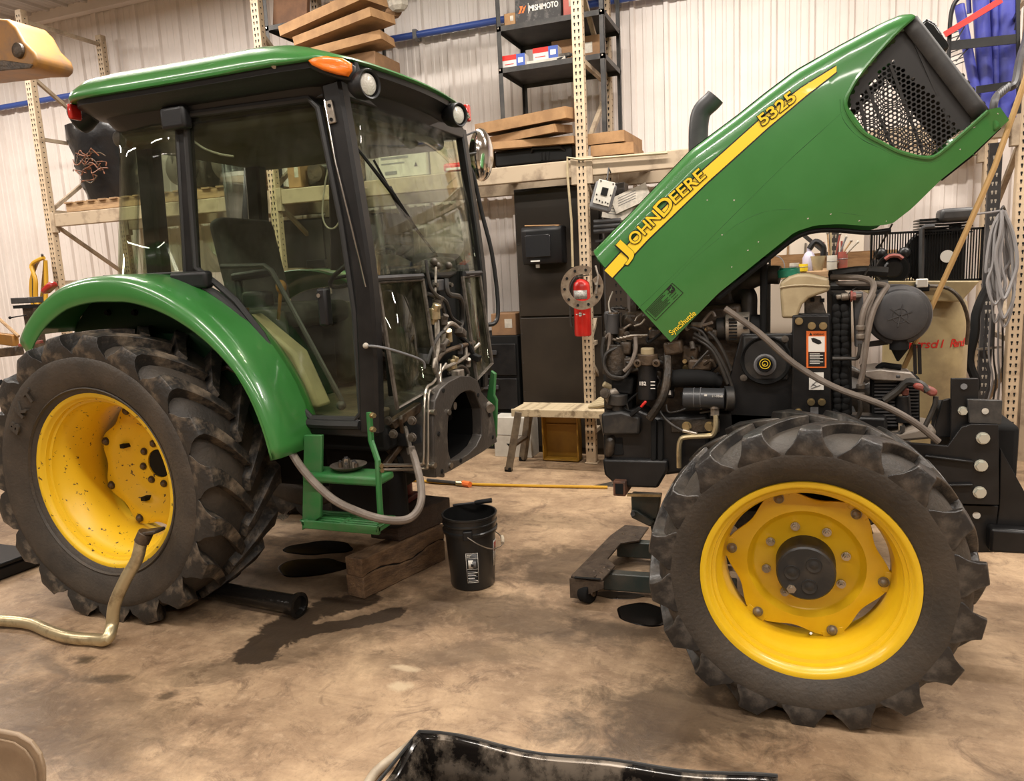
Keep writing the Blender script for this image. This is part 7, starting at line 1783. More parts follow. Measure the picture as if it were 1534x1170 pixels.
# wire hose rack (top right)
WR = thing('hose_rack', P(1455, 160, y=5.72), 'black wire-frame hose rack at the upper right with a red top bar', 'rack')
yr = 5.72
MB().tube(crom([P(1420, 120, y=yr), P(1422, 60, y=yr), P(1426, 15, y=yr), P(1440, -6, y=yr), P(1470, -20, y=yr)], 4), 0.013, 8).build('frame_tube', BLACK_S, WR)
MB().bar(P(1420, 69, y=yr), P(1524, 58, y=yr), 0.012, 0.055).build('cross_bar', BLACK_S, WR)
MB().bar(P(1462, 135, y=yr), P(1524, 126, y=yr), 0.012, 0.045).build('cross_bar', BLACK_S, WR)
MB().bar(P(1524, -40, y=yr), P(1526, 170, y=yr), 0.02, 0.02).build('upright', BLACK_S, WR)
MB().bar(P(1415, 52, y=yr - 0.03), P(1500, 0, y=yr - 0.03), 0.02, 0.036).build('red_bar', RED, WR)
for k in range(9): MB().bar(P(1424, 44 + 7 * k, y=yr + 0.25), P(1450, 34 + 7 * k, y=yr + 0.25), 0.006, 0.006).build('wire', GUN, WR)
for (a, c_) in (((1424, 75), (1445, 40)), ((1432, 92), (1462, 60)), ((1520, 45), (1530, -10))): MB().bar(P(*a, y=yr + 0.02), P(*c_, y=yr + 0.02), 0.008, 0.008).build('wire', GUN, WR)
for py in (20, 150): MB().bar(P(1525, py, y=yr), P(1525, py, y=yr) + Vector((0.03, 5.95 - yr, 0)), 0.025, 0.025).build('bracket', BLACK_S, WR)
BT = [((1437, 8), (1462, 140), .030, 'thin blue silicone tube leaning at the left of the hose rack'), ((1468, -20), (1478, 175), .046, 'wide blue silicone tube, second from the left in the hose rack'), ((1489, -20), (1492, 175), .026, 'thin blue silicone tube between the two wide ones in the hose rack'), ((1508, -20), (1506, 178), .060, 'widest blue silicone tube at the right of the hose rack'), ((1450, -20), (1452, 20), .014, 'slim bright blue tube at the top of the hose rack')]
for k, (a, c_, r, lab) in enumerate(BT):
    p0, p1 = P(*a, y=yr + 0.12 + 0.02 * k), P(*c_, y=yr + 0.12 + 0.02 * k)
    t = thing('blue_tube', p1, lab, 'tube', None)
    MB().cyl(p0, p1, r, 20).build('tube', BLUE_T, t)
    d = (p0 - p1).normalized(); MB().cyl(p0 + d * 0.0, p0 + d * 0.004, r * 0.85, 20).build('tube_mouth', BLACK_M, t)
t = thing('pull_rope', P(1356, 551, y=3.5), 'tan cord stretched from the upper right down past the air cleaner', 'rope')
_u = P(1534, 125, y=3.3); _d = (_u - P(1490, 250, y=3.3)); _top = _u + _d * ((4.9 - _u.z) / _d.z)
MB().tube([_top, _u, P(1490, 250, y=3.3), P(1448, 345, y=3.32), P(1400, 450, y=3.40), P(1354, 551, y=3.5)], 0.0105, 8).build('strand', ROPE, t)
t = thing('black_wire', P(1270, 440, y=3.5), 'thin black wire running from the hood underside down to the radiator', 'wire')
MB().tube([P(1337, 335, y=3.5), P(1318, 370, y=3.5), P(1302, 400, y=3.5), P(1288, 425, y=3.48), P(1272, 440, y=3.45)], 0.004, 6).build('wire', HOSE_K, t)
t = thing('vacuum_hose', P(1500, 150, y=5.2), 'black ribbed hose bent round the right end of the hood', 'hose')
MB().tube(crom([P(1488, 172, y=4.9), P(1489, 155, y=4.9), P(1494, 143, y=4.95), P(1505, 133, y=5.0), P(1520, 126, y=5.0), P(1527, 90, y=5.2), P(1536, 60, y=5.6), P(1540, 40, y=5.93)], 5), 0.020, 8).build('hose', GUN, t)
for k in range(7):
    q = P(1493 + 3 * k, 146 - 2.6 * k, y=4.95); MB().ball(q, 0.024, 8, 5, (0.5, 1, 1)).build('rib', GREYP, t)
t = thing('frame_upright', P(1533, 400, y=5.2), 'tan steel stand upright beyond the right rack post', 'post')
MB().box(*(lambda q: (q.x, q.x + 0.10, 6.6, 6.7, 0, 2.3))(P(1536, 500, y=6.6))).build('upright', RACK_D, t)
MB().box(*(lambda q: (q.x - 0.02, q.x + 0.30, 6.58, 6.62, q.z, q.z + 0.05))(P(1530, 470, y=6.6))).build('arm', RACK, t)
# ---------------------------------------------------------------- things on the floor, front of the shop
# timbers under the transmission
ax = P(520, 893, z=0.0); bx = P(548, 897, z=0.0)
def timber(name, corners, z0, h, m, label, crack=False):
    """rough sawn beam: four base corners (x, y), a little uneven"""
    t = thing(name, (sum(c[0] for c in corners) / 4, sum(c[1] for c in corners) / 4, z0), label, 'timber')
    n = 14; a, b_, c_, d = [Vector((x, y, 0)) for x, y in corners]     # a-b front end, a->d and b->c along the length
    for part, (f0, f1) in (('lower_half', (0, .52)), ('upper_half', (.54, 1))) if crack else (('beam', (0, 1)),):
        rows = []
        for i in range(n + 1):
            f = i / n; p, q = a.lerp(d, f), b_.lerp(c_, f); j = lambda s: random.uniform(-s, s)
            w = 0.018 * math.sin(f * 9) + j(.004) if crack else 0
            lo = z0 + h * f0 + (w if f0 > 0 else 0); hi = z0 + h * f1 + (w if f1 < 1 else 0)
            rows.append([Vector((p.x + j(.003), p.y + j(.003), lo)), Vector((p.x + j(.003), p.y + j(.003), hi + j(.002))), Vector((q.x + j(.003), q.y + j(.003), hi + j(.002))), Vector((q.x + j(.003), q.y + j(.003), lo))])
        b = MB(); b.grid(rows, closed=True); b.f += [(0, 1, 2, 3), (4 * n, 4 * n + 1, 4 * n + 2, 4 * n + 3)]
        b.build(part, m, t, bevel=0.006, ang=0.4)
    if crack:
        b = MB(); b.prism([a.lerp(d, .01) * 0.985 + b_.lerp(c_, .01) * 0.015, a.lerp(b_, .97) * 1.0, d.lerp(c_, .97), d.lerp(c_, .03)], (0, 0, 0)) if False else None
        e0 = a.lerp(b_, .06); e1 = a.lerp(b_, .94); g0 = d.lerp(c_, .06); g1 = d.lerp(c_, .94)
        MB().prism([e0 + (g0 - e0) * .02 + Vector((0, 0, z0 + h * .40)), e1 + (g1 - e1) * .02 + Vector((0, 0, z0 + h * .40)), g1 + Vector((0, 0, z0 + h * .40)), g0 + Vector((0, 0, z0 + h * .40))], (0, 0, h * .3)).build('crack_core', BLACK_M, t)
    return t
c0 = P(522, 890, z=0); c1 = P(549, 899, z=0)
dirL = Vector((0.10, 1.30, 0))
cA = Vector((c0.x, c0.y, 0)); cB = Vector((c1.x + 0.055, c1.y, 0))
cA = Vector((P(521, 892, z=0).x, P(521, 892, z=0).y, 0)); cB = P(546, 898, z=0)
far_b = P(668, 838, z=0)
L = (far_b - cB)
timber('big_timber', [(cA.x, cA.y), (cB.x, cB.y), (far_b.x, far_b.y), (far_b.x + cA.x - cB.x, far_b.y + cA.y - cB.y)], 0.0, 0.215, TIMBER, 'weathered brown timber with a long crack lying on the floor under the tractor', crack=True)
zT = 0.216
u0, u1, u2 = P(556, 806, z=zT), P(598, 812, z=zT), P(676, 778, z=zT)
timber('short_timber', [(u0.x, u0.y), (u1.x, u1.y), (u2.x, u2.y), (u2.x + u0.x - u1.x, u2.y + u0.y - u1.y)], zT, 0.135, TIMBER_K, 'dark oil-soaked timber lying on top of the cracked timber')
t = thing('bottle_jack', P(605, 745, y=3.75), 'red bottle jack standing on the dark timber under the gear case', 'jack')
jb = P(606, 760, y=3.72); jz = zT + 0.136
MB().box(jb.x - 0.07, jb.x + 0.07, 3.66, 3.80, jz, jz + 0.03).build('base', RED_D, t, bevel=0.006)
MB().cyl((jb.x, 3.73, jz + 0.03), (jb.x, 3.73, jz + 0.15), 0.05, 20).build('body', RED_D, t, bevel=0.006)
MB().cyl((jb.x, 3.73, jz + 0.15), (jb.x, 3.73, jz + 0.20), 0.02, 12).build('ram', STEEL, t)
# ---- bucket
bc = P(708, 874, z=0.0); bc = Vector((bc.x, bc.y + 0.01, 0))
r0 = 0.117; Hh = 0.375
zr = P(705, 772, y=bc.y - 0.0).z
Hh = 0.395; r1 = 0.141
t = thing('plastic_bucket', bc, 'black plastic pail with a white printed label standing on the floor by the timbers', 'bucket')
MB().lathe([(0, 0.006), (r0 * .96, 0.004), (r0, 0.012), (r0 + (r1 - r0) * .70, Hh * .76), (r1 + 0.004, Hh * .765), (r1 + 0.006, Hh * .80), (r1 - 0.002, Hh * .815), (r1 - 0.001, Hh * .87), (r1 + 0.004, Hh * .88), (r1 + 0.004, Hh * .90), (r1 - .001, Hh * .91), (r1, Hh * .965), (r1 + 0.006, Hh * .975), (r1 + 0.006, Hh), (r1 - 0.003, Hh), (r1 - 0.006, Hh * .9), (r0 - 0.004, 0.02), (0, 0.018)], (bc.x, bc.y, 0), 'z', 48).build('pail', mat('pail_black', (0.011, 0.011, 0.011), 0.3), t, ang=0.5)
view = (Vector((0, 0, 0)) - Vector((bc.x, bc.y, 0))).normalized(); va = math.atan2(view.y, view.x)
def wrap(name, a0, a1, z0, z1, m, off=0.0015, par=t):
    b = MB(); rows = []
    for i in range(9):
        a = va + math.radians(a0 + (a1 - a0) * i / 8)
        rows.append([Vector((bc.x + (r0 + (r1 - r0) * .92 * z / Hh + off) * math.cos(a), bc.y + (r0 + (r1 - r0) * .92 * z / Hh + off) * math.sin(a), z)) for z in (z0, z1)])
    b.grid(rows); return b.build(name, m, par, solid=0.0008)
LB_ = wrap('label', -14, 14, 0.052, 0.215, DECAL_K, 0.001)
for a0, a1, z0, z1 in ((-14, 14, .052, .054), (-14, 14, .213, .215), (-14, -13.3, .052, .215), (13.3, 14, .052, .215), (-12, -1, .203, .208), (-12, -4, .194, .199), (-13, 13, .186, .1875), (-13, 13, .126, .1275)): wrap('label_print', a0, a1, z0, z1, WHITE, 0.002, LB_)
for k in range(8): wrap('label_print', -12, 12 - 4 * (k % 3), 0.060 + 0.0075 * k, 0.0635 + 0.0075 * k, GREYP if k % 2 else WHITE, 0.002, LB_)
a = va; cen = Vector((bc.x + (r0 + 0.014) * math.cos(a), bc.y + (r0 + 0.014) * math.sin(a), 0.157))
wrap('label_picture', -9, 2, .132, .178, WHITE, 0.002, LB_); wrap('label_picture', 0, 9, .135, .170, GREYP, 0.0022, LB_); wrap('label_picture', -3, 3, .142, .158, DECAL_K, 0.003, LB_)
wrap('side_label', 62, 84, 0.11, 0.25, LABEL_W); wrap('side_label_red', 64, 82, 0.19, 0.24, RED_D, 0.0025)
def onp(deg, z, off=0.004): 
    a = va + math.radians(deg); r = r1 + off; return Vector((bc.x + r * math.cos(a), bc.y + r * math.sin(a), z))
ear = MB().obox(onp(-6, Hh * .80, 0.006), (0.05, 0.02, 0.05), Matrix.Rotation(va + PI / 2, 3, 'Z')).build('handle_ear', BLACK, t, bevel=0.006)
MB().obox(onp(174, Hh * .80, 0.006), (0.05, 0.02, 0.05), Matrix.Rotation(va + PI / 2, 3, 'Z')).build('handle_ear', BLACK, t, bevel=0.006)
MB().tube(crom([onp(-6, Hh * .79, 0.016), onp(15, Hh * .68, 0.02), onp(40, Hh * .585, 0.024), onp(70, Hh * .55, 0.026), onp(88, Hh * .56, 0.03), onp(120, Hh * .60, 0.03), onp(174, Hh * .79, 0.016)], 6), 0.0028, 6).build('bail', STEEL, t)
MB().tube([onp(80, Hh * .56, 0.028), onp(92, Hh * .58, 0.030), onp(100, Hh * .60, 0.03)], 0.010, 8).build('grip', WHITEH, t)
q0, q1 = P(664, 772, y=bc.y + 0.10), P(744, 748, y=bc.y + 0.05)
t = thing('pry_bar', q0, 'black bar with a rubber grip lying across the back of the pail', 'tool')
q0 = Vector((bc.x - 0.10, bc.y + 0.08, Hh + 0.006)); q1 = Vector((bc.x + 0.085, bc.y + 0.115, Hh + 0.035))
MB().tube([q0 - Vector((0.03, 0, 0.002)), q0.lerp(q1, .6)], 0.006, 8).build('bar', GUN, t)
MB().tube([q0.lerp(q1, .5), q0.lerp(q1, .58), q1], [0.010, 0.0125, 0.013], 10).build('grip', BLACK, t)
# ---- oil puddles
def blob(name, c, rx, ry, ang, label, m=PUDDLE, wob=0.22, n=40, z=0.003, seed=0):
    rr = random.Random(seed); ph = [rr.uniform(0, 6.3) for _ in range(5)]
    pts = []
    for k in range(n):
        a = 2 * PI * k / n; w = 1 + wob * sum(math.sin((j + 2) * a + ph[j]) / (j + 1.6) for j in range(5)) * 0.7
        x, y = rx * w * math.cos(a), ry * w * math.sin(a)
        pts.append(Vector((c.x + x * math.cos(ang) - y * math.sin(ang), c.y + x * math.sin(ang) + y * math.cos(ang), 0.0006)))
    cen = sum(pts, Vector()) / n; rows = [pts, [p + (cen - p) * 0.04 + Vector((0, 0, z * .9)) for p in pts], [p + (cen - p) * .12 + Vector((0, 0, z)) for p in pts]]
    b = MB(); b.grid(rows, closed=True); b.f.append(tuple(range(2 * n, 3 * n)))
    o = b.build(name, m, None, ang=1.2); return tag(o, label, 'puddle')
blob('oil_puddle', P(478, 821, z=0), 0.20, 0.13, 0.25, 'small black oil puddle under the green step, the farther one', seed=3)
blob('oil_puddle', P(466, 850, z=0), 0.19, 0.15, 0.2, 'black oil puddle under the green step, the nearer one', seed=4)
blob('oil_puddle', P(962, 920, z=0), 0.125, 0.115, 0.1, 'dark oil puddle at the foot of the front wheel', seed=5)
blob('oil_puddle', P(925, 892, z=0), 0.12, 0.045, 0.1, 'thin wet oil patch beside the rolling stand caster', PUDDLE_T, seed=8)
# ---- rolling stand under the engine
YT = [P(853, 870, z=0.12), P(905, 873, z=0.12), P(945, 832, z=0.12), P(985, 812, z=0.12), P(985, 792, z=0.12), P(935, 790, z=0.12)]
t = thing('rolling_stand', (-0.85, 3.8, 0), 'oily steel splitting stand on casters under the engine, left of the front wheel', 'stand')
PLT = mat('oily_plate', (0.10, 0.075, 0.055), 0.35, 0.3, col2=(0.045, 0.034, 0.027), scale=16, bump=0.3)
zp = 0.13
pl = [P(a, c_, z=zp) for a, c_ in ((856, 864), (912, 868), (932, 842), (925, 828), (946, 816), (968, 815), (978, 792), (940, 790), (912, 810))]
pl = [P(a, c_, z=zp) for a, c_ in ((855, 866), (903, 871), (922, 850), (910, 840), (930, 816), (958, 812), (972, 792), (936, 789), (914, 805))]
TP = MB().prism(pl, (0, 0, 0.012)).build('top_plate', PLT, t, bevel=0.003)
e0, e1 = P(853, 867, z=zp), P(904, 872, z=zp)
MB().prism([e0, e1, e1 + Vector((0, -0.0, -0.03)), e0 + Vector((0.04, 0, -0.10)), e0 + Vector((0, 0, -0.10))], (0, 0.012, 0)).build('front_lip', PLT, t)
MB().obox(P(880, 866, z=zp + 0.013), (0.13, 0.018, 0.002), Matrix.Rotation(0.05, 3, 'Z')).build('slot', BLACK_M, TP)
for px, py in ((905, 850), (912, 853), (900, 858), (934, 800), (950, 802), (890, 855)): MB().ball(P(px, py, z=zp + 0.012), 0.010, 8, 4, (1, 1, .5)).build('rivet', GREASE2, TP)
DG = mat('dark_green_steel', (0.028, 0.040, 0.036), 0.4, col2=(0.06, 0.055, 0.045), scale=10)
MB().bar(P(905, 868, z=0.075), P(1010, 873, z=0.075) + Vector((0.3, 0, 0)), 0.06, 0.09).build('cross_rail', DG, t, bevel=0.006)
MB().bar(P(925, 820, z=0.075), P(1010, 824, z=0.075) + Vector((0.3, 0, 0)), 0.06, 0.09).build('cross_rail', DG, t, bevel=0.006)
w = P(880, 886, z=0.055); w = Vector((w.x, w.y, 0.055))
CW = MB().cyl(w + Vector((-0.026, 0.01, 0)), w + Vector((0.026, -0.01, 0)), 0.055, 22).build('caster_wheel', BLACK_M, t, bevel=0.008)
MB().bar(w + Vector((0.03, -0.015, 0)), w + Vector((0.045, -0.0, 0.09)), 0.045, 0.008, (1, 0, 0)).build('caster_fork', PLT, t)
MB().cyl(w + Vector((0.03, -0.015, 0)), w + Vector((0.042, -0.020, 0)), 0.014, 6).build('axle_nut', GREASE2, t)
w2 = P(945, 815, z=0.045); w2 = Vector((w2.x, w2.y, 0.045)); MB().cyl(w2 + Vector((-0.022, 0.01, 0)), w2 + Vector((0.022, -0.01, 0)), 0.045, 22).build('caster_wheel', BLACK_M, t, bevel=0.008)
# mounting bracket and latch of the stand reaching up to the frame
MB().prism([P(px, py, y=3.55) for px, py in ((945, 740), (990, 742), (985, 775), (970, 783), (946, 768))], (0, 0.05, 0)).build('riser_plate', DG, t, bevel=0.006)
MB().prism([P(px, py, y=3.52) for px, py in ((945, 764), (954, 764), (980, 782), (974, 790), (945, 776))], (0, 0.03, 0)).build('latch_arm', DG, t, bevel=0.008)
MB().cyl(P(948, 770, y=3.51), P(948, 770, y=3.50), 0.012, 12).build('pivot_pin', GUN, t)
MB().bar(P(985, 780, y=3.57), P(1000, 860, y=3.75), 0.06, 0.06).build('riser_post', DG, t)
MB().bar(P(940, 741, y=3.50), P(990, 742, y=3.50), 0.02, 0.012).build('flat_bar', ZINC_P, t)
# ---- bent steel pipe leaning on the back wheel
t = thing('bent_pipe', P(160, 960, z=0), 'bent zinc-plated steel pipe leaning against the back wheel', 'pipe')
pp = [P(-30, 928, z=0.035), P(40, 933, z=0.032), P(75, 946, z=0.03), P(105, 955, z=0.03), P(140, 958, z=0.03), P(160, 957, z=0.045), P(168, 935, y=2.42), P(172, 905, y=2.44), P(188, 868, y=2.48), P(205, 838, y=2.52), P(212, 808, y=2.55)]
MB().tube(crom(pp, 5), 0.029, 16).build('pipe', ZINC_P, t)
fp = P(224, 800, y=2.565)
MB().cyl(P(212, 812, y=2.55), P(219, 797, y=2.56), 0.036, 12).build('collar', GREASE2, t, bevel=0.004)
MB().obox(fp + Vector((0.02, 0, 0.015)), (0.10, 0.07, 0.018), Matrix.Rotation(-0.2, 3, 'Y')).build('flange', GREASE, t, bevel=0.006)
# ---- oily tube with a flange behind the back wheel
t = thing('oily_tube', P(450, 905, z=0), 'black oily steel tube with a ragged flange lying behind the back wheel', 'tube')
OT = mat('oily_black_steel', (0.010, 0.009, 0.008), 0.18, 0.2, bump=0.4, bscale=30)
a, c_ = P(355, 890, z=0.06), P(445, 906, z=0.062)
MB().cyl(a + (a - c_) * 0.6, c_, 0.048, 20).build('tube', OT, t)
d = (c_ - a).normalized(); q = d.to_track_quat('Y', 'Z').to_matrix()
b = MB().lathe([(0.046, -0.02), (0.062, -0.012), (0.064, 0.006), (0.046, 0.008), (0.042, -0.03), (0, -0.03)], (0, 0, 0), 'y', 26); b.v = [tuple(c_ + d * 0.01 + q @ Vector(v)) for v in b.v]
b.build('flange', OT, t)
# ---- black plastic tool box at the left edge
t = thing('black_tray', P(0, 870, z=0), 'black plastic tray cut by the left edge of the picture', 'tray')
q = P(8, 886, z=0) + Vector((-0.21, 0, 0))
MB().prism([q + Vector(v) for v in ((-0.5, -0.02, 0), (0.02, 0.0, 0), (0.05, 0.35, 0), (-0.5, 0.35, 0))], (0, 0, 0.08)).build('tray_body', BLACK, t, bevel=0.015)
MB().prism([q + Vector((0, 0, 0.08)) + Vector(v) for v in ((-0.5, -0.035, 0), (0.03, -0.012, 0), (0.06, 0.36, 0), (-0.5, 0.36, 0))], (0, 0, 0.025)).build('tray_rim', BLACK, t, bevel=0.008)
# ---- clear plastic behind back wheel
t = thing('clear_film', P(424, 785, z=0), 'crumpled clear plastic film on the floor behind the back wheel', 'film')
b = MB(); q = P(424, 783, z=0); rows = []
for i in range(6): rows.append([Vector((q.x - 0.05 + 0.018 * i + random.uniform(-.01, .01), q.y - 0.04 + 0.018 * k, 0.012 + random.uniform(0, .06))) for k in range(6)])
b.grid(rows); b.build('film', glass_mat('film', (0.85, 0.88, 0.9), 1.6), t, smooth=False, solid=0.001)
# ---- drain pan at the bottom edge, white hose into it
t = thing('drain_pan', P(800, 1165, z=0), 'oil-stained metal drain pan cut by the bottom edge of the picture', 'pan')
zr = 0.16
A = P(628, 1096, z=zr); B = P(1165, 1166, z=zr + 0.0)
A = Vector((A.x, A.y, zr)); B = Vector((B.x, B.y, zr))
eu = (B - A).normalized(); ev = Vector((eu.y, -eu.x, 0)); 
if ev.y > 0: ev = -ev
Cc, Dd = B + ev * 0.55, A + ev * 0.55 - eu * 0.05
TRY = SOOT
def wallp(name, p, q, drop, inn):
    b = MB(); rows = []
    for i in range(17):
        f = i / 16; r = p.lerp(q, f); wv = 0.008 * math.sin(f * 14) - 0.02 * math.sin(f * PI) ** 2
        rows.append([r + Vector((0, 0, wv)), r + inn * 0.02 + Vector((0, 0, wv * .8 - 0.01)), r + inn * 0.07 - Vector((0, 0, drop))])
    b.grid(rows); return b.build(name, TRY, t, solid=0.004)
wallp('pan_wall', A, B, zr - 0.012, ev); wallp('pan_wall', A, Dd, zr - 0.012, eu); wallp('pan_wall', Dd, Cc, zr - 0.012, -ev); wallp('pan_wall', B, Cc, zr - 0.012, -eu)
MB().prism([p + v * 1.0 - Vector((0, 0, zr - 0.004)) for p, v in ((A, ev * .06 + eu * .06), (B, ev * .06 - eu * .06), (Cc, -ev * .06 - eu * .06), (Dd, -ev * .06 + eu * .06))], (0, 0, 0.010)).build('pan_bottom', mat('oily_pan', (0.018, 0.014, 0.011), 0.15, col2=(0.10, 0.075, 0.05), scale=8, lo=0.5, hi=0.7), t)
MB().tube([A, A + (Dd - A) * 0.5 + Vector((0, 0, .003)), Dd], 0.006, 6).tube([A.lerp(B, i / 16) + Vector((0, 0, 0.008 * math.sin(i / 16 * 14) - 0.02 * math.sin(i / 16 * PI) ** 2)) for i in range(17)], 0.006, 6).build('rolled_rim', BLACK_D, t)
t = thing('white_hose', P(560, 1160, z=0), 'dirty white hose running beside the drain pan', 'hose')
MB().tube(crom([P(540, 1195, z=0.02), P(560, 1160, z=0.02), P(585, 1138, z=0.03), P(610, 1120, z=0.07), P(624, 1108, z=0.13)], 6), 0.016, 12).build('hose', WHITEH, t)
# ---- tan shell at the bottom left corner
t = thing('tan_seat_shell', P(20, 1165, z=0), 'scuffed tan plastic shell with a rounded top at the bottom left corner', 'chair')
zt_ = 0.42
pts = [(-90, 1100), (-40, 1093), (0, 1096), (25, 1101), (46, 1113), (60, 1132), (66, 1155), (66, 1200), (60, 1260), (-90, 1260)]
yS = 1.45
pp = [P(a, c_, y=yS) for a, c_ in pts]
b = MB().prism(pp, (-0.01, 0.018, 0)); b.build('shell', TANP, t, bevel=0.006, ang=0.5)
MB().tube([P(a, c_, y=yS - 0.006) for a, c_ in [(-90, 1112), (0, 1108), (22, 1113), (38, 1124), (49, 1140), (54, 1160), (54, 1200)]], 0.003, 6).build('moulded_line', TANP, t)
zlow = min(p.z for p in pp)
for dx in (-0.30, -0.06):
    x = pp[4].x + dx; MB().tube([(x, yS + 0.01, zlow + 0.1), (x, yS + 0.03, 0.0)], 0.014, 8).build('leg', GUN, t)
# ---- yellow hose lying along the floor, orange coupling
t = thing('floor_hose', P(760, 727, z=0), 'yellow air hose with an orange coupling lying straight across the floor', 'hose')
zz = 0.012
MB().tube([P(600, 718, z=zz), P(660, 723, z=zz), P(720, 726, z=zz), P(800, 728, z=zz), P(910, 730, z=zz)], 0.0115, 8).build('hose', HOSE_Y, t)
MB().tube([P(640, 719, z=0.03), P(680, 723, z=0.022), P(690, 724, z=0.02)], 0.014, 8).build('hose_end', HOSE_K, t)
MB().cyl(P(684, 724, z=0.02), P(698, 725, z=0.02), 0.020, 10).build('brass_fitting', ZINC, t)
MB().cyl(P(694, 724, z=0.022), P(704, 726, z=0.022), 0.025, 8).build('orange_coupling', ORANGE, t, smooth=False)
t = thing('scrap_plate', P(915, 727, z=0), 'small bright metal offcut on the floor at the end of the yellow hose', 'plate')
q = P(915, 727, z=0); MB().prism([q + Vector(v) for v in ((-0.12, -0.04, 0), (0.08, -0.05, 0), (0.10, 0.06, 0), (0.0, 0.10, 0))], (0, 0, 0.004)).build('plate', STEEL, t)
MB().cyl(q + Vector((0.02, 0, 0.004)), q + Vector((0.02, 0, 0.006)), 0.012, 12).build('plate_hole', BLACK_M, t)
# ---- parts dish on the green step
us = P(520, 694, y=2.95)
t = thing('parts_dish', us, 'round metal parts dish holding nuts and bolts on the upper green step', 'dish')
zd = P(455, 706, y=YS + 0.02).z - 0.004; us = Vector((us.x, YS + 0.10, zd))
t.location = us
MB().lathe([(0, 0.0), (0.045, 0.0), (0.060, 0.006), (0.085, 0.022), (0.088, 0.026), (0.082, 0.025), (0.058, 0.010), (0, 0.006)], us, 'z', 32).build('dish', IRON, t, ang=0.8)
for k, (dx, dy, dz, r, lab, m) in enumerate(((-0.01, 0, 0.03, .018, 'tall bright nut standing in the parts dish', STEEL), (0.025, 0.01, 0.02, .014, 'bright bolt head in the parts dish right of the tall nut', STEEL), (0.05, -0.01, .018, .010, 'dark bolt near the right rim of the parts dish', GREASE2), (-0.045, 0.0, .018, .010, 'dark bolt near the left rim of the parts dish', GREASE2), (0.01, -0.035, .018, .011, 'small nut at the front of the parts dish', IRON))):
    c = us + Vector((dx, dy, 0.006)); n_ = thing('hex_nut', c, lab, 'nut')
    MB().cyl(c, c + Vector((0, 0, dz * 1.6)), r, 6).build('nut_body', m, n_, smooth=False); MB().cyl(c + Vector((0, 0, dz * 1.6)), c + Vector((0, 0, dz * 1.6 + 0.008)), r * .55, 10).build('thread', GUN, n_)
# ---- far left: hose coil on the post, machine arm, jack stand clutter
t = thing('hose_coil', P(60, 385, y=5.9), 'yellow hose hung in long loops on the left rack post', 'hose')
for k in range(6):
    dx = 2.2 * k
    MB().tube(crom([P(66, 386, y=5.88 - .02 * k), P(56 - dx * .8, 392 + k, y=5.86 - .02 * k), P(47 + dx * .6, 420, y=5.84 - .02 * k), P(48 + dx * .6, 450, y=5.84 - .02 * k), P(54 + dx, 472, y=5.84 - .02 * k), P(62 + dx * .6, 450, y=5.88 - .02 * k), P(66 + dx * .3, 415, y=5.9 - .02 * k), P(68, 390, y=5.9 - .02 * k)], 5), 0.020, 7).build('hose_loop', HOSE_Y if k != 3 else GREASE2, t)
MB().tube([P(64, 388, y=5.95), P(64, 386, y=5.78), P(63, 381, y=5.76)], 0.012, 6).build('hook', GUN, t)
t = thing('loader_arm', P(20, 70, y=4.2), 'orange machine arm end with a pivot pin poking in at the upper left', 'machine')
ya = 4.2
MB().prism([P(px, py, y=ya) for px, py in ((-120, 0), (-10, 26), (10, 28), (22, 40), (34, 62), (50, 78), (54, 88), (52, 97), (46, 102), (20, 103), (-20, 108), (-120, 120))], (0, 0.32, 0)).build('arm_plate', CATY, t, bevel=0.03, seg=3)
MB().lathe([(0.055, 0), (0.052, -0.02), (0.030, -0.03), (0, -0.03)], P(29, 76, y=ya), 'y', 20).build('pivot_pin', GREASE2, t)
MB().prism([P(px, py, y=ya - 0.012) for px, py in ((-60, 95), (5, 90), (48, 96), (45, 102), (0, 106), (-60, 112))], (0, 0.012, 0)).build('wear_plate', GREASE2, t, bevel=0.004)
t = thing('vise_stand', P(44, 450, y=5.0), 'dark vise on a stand beside the yellow hose coil', 'stand')
vc = P(35, 452, y=5.0)
MB().box(vc.x - 0.10, vc.x + 0.14, 4.95, 5.1, vc.z - 0.015, vc.z + 0.04).build('vise_jaw', GUN, t, bevel=0.006)
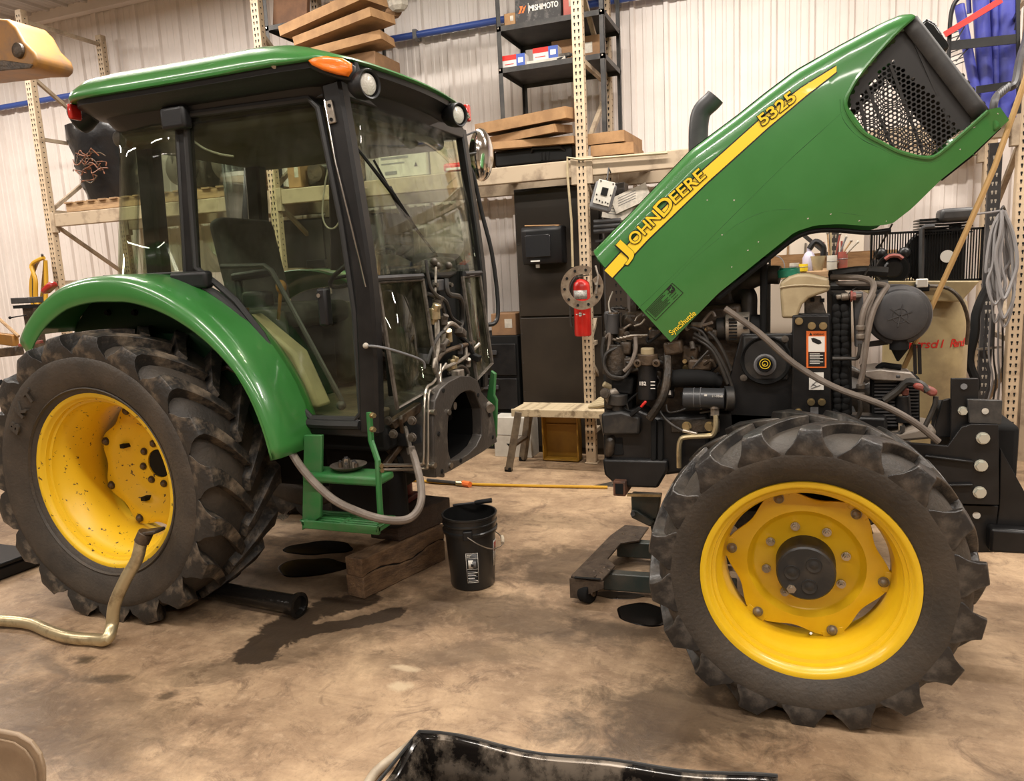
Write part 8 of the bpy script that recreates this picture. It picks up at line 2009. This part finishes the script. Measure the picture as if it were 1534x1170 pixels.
MB().box(vc.x - 0.08, vc.x + 0.14, 4.95, 5.1, vc.z - 0.06, vc.z - 0.03).build('vise_base', BLACK_M, t)
MB().box(vc.x - 0.0, vc.x + 0.14, 4.98, 5.06, 0, vc.z - 0.06).build('post', GREASE2, t)
MB().tube([P(15, 476, y=4.95), P(40, 472, y=4.95)], 0.006, 6).ball(P(15, 476, y=4.95), 0.014).build('vise_handle', BLACK_M, t)
# orange machine and timber clutter behind the back wheel
t = thing('orange_implement', P(-10, 560, y=4.6), 'orange steel implement frame on the floor behind the back wheel', 'implement')
MB().bar(P(-60, 500, y=4.6), P(24, 510, y=4.6), 0.06, 0.10).bar(P(-40, 560, y=4.3), P(10, 600, y=4.3), 0.06, 0.06).bar(P(-60, 640, y=4.4), P(20, 590, y=4.4), 0.06, 0.05).build('frame_bar', CATY, t, bevel=0.008)
MB().bar(P(-60, 535, y=4.5), P(30, 525, y=4.5), 0.08, 0.08).build('drawbar', GREASE2, t, bevel=0.01)
MB().bar(P(-40, 480, y=4.5), P(-30, 760, y=4.5), 0.08, 0.08).build('stand_leg', GREASE, t)
MB().tube(crom([P(0, 570, y=4.2), P(8, 585, y=4.2), P(14, 600, y=4.2), P(10, 625, y=4.2)], 4), 0.016, 8).build('chain_hose', BLACK_M, t)
MB().ball(P(8, 605, y=4.25), 0.05, 10, 7, (1, .8, 1.4)).build('pale_hook', PAPER, t)
MB().tube([P(-10, 470, y=4.6), P(28, 504, y=4.6)], 0.014, 6).build('wooden_rod', WOOD, t)

# ---- things that repeat share a group
GROUPS = {'flat_carton': 'flat cartons stacked on the racking', 'blue_tube': 'blue silicone tubes in the hose rack', 'brush': 'brushes and rods in the white tub', 'tin': 'tins and tubs on the tool bench',
          'used_engine': 'used engines on the left bay', 'pallet': 'pallets on the left bay', 'hex_nut': 'nuts and bolts in the parts dish', 'oil_puddle': 'oil puddles on the floor', 'paper_sheet': 'paper sheets under the rack beam', 'shelving_unit': 'charcoal shelving units on the racking'}
for o in bpy.data.objects:
    base = o.name.split('.')[0]
    if o.parent is None and base in GROUPS and 'category' in o: o['group'] = GROUPS[base]
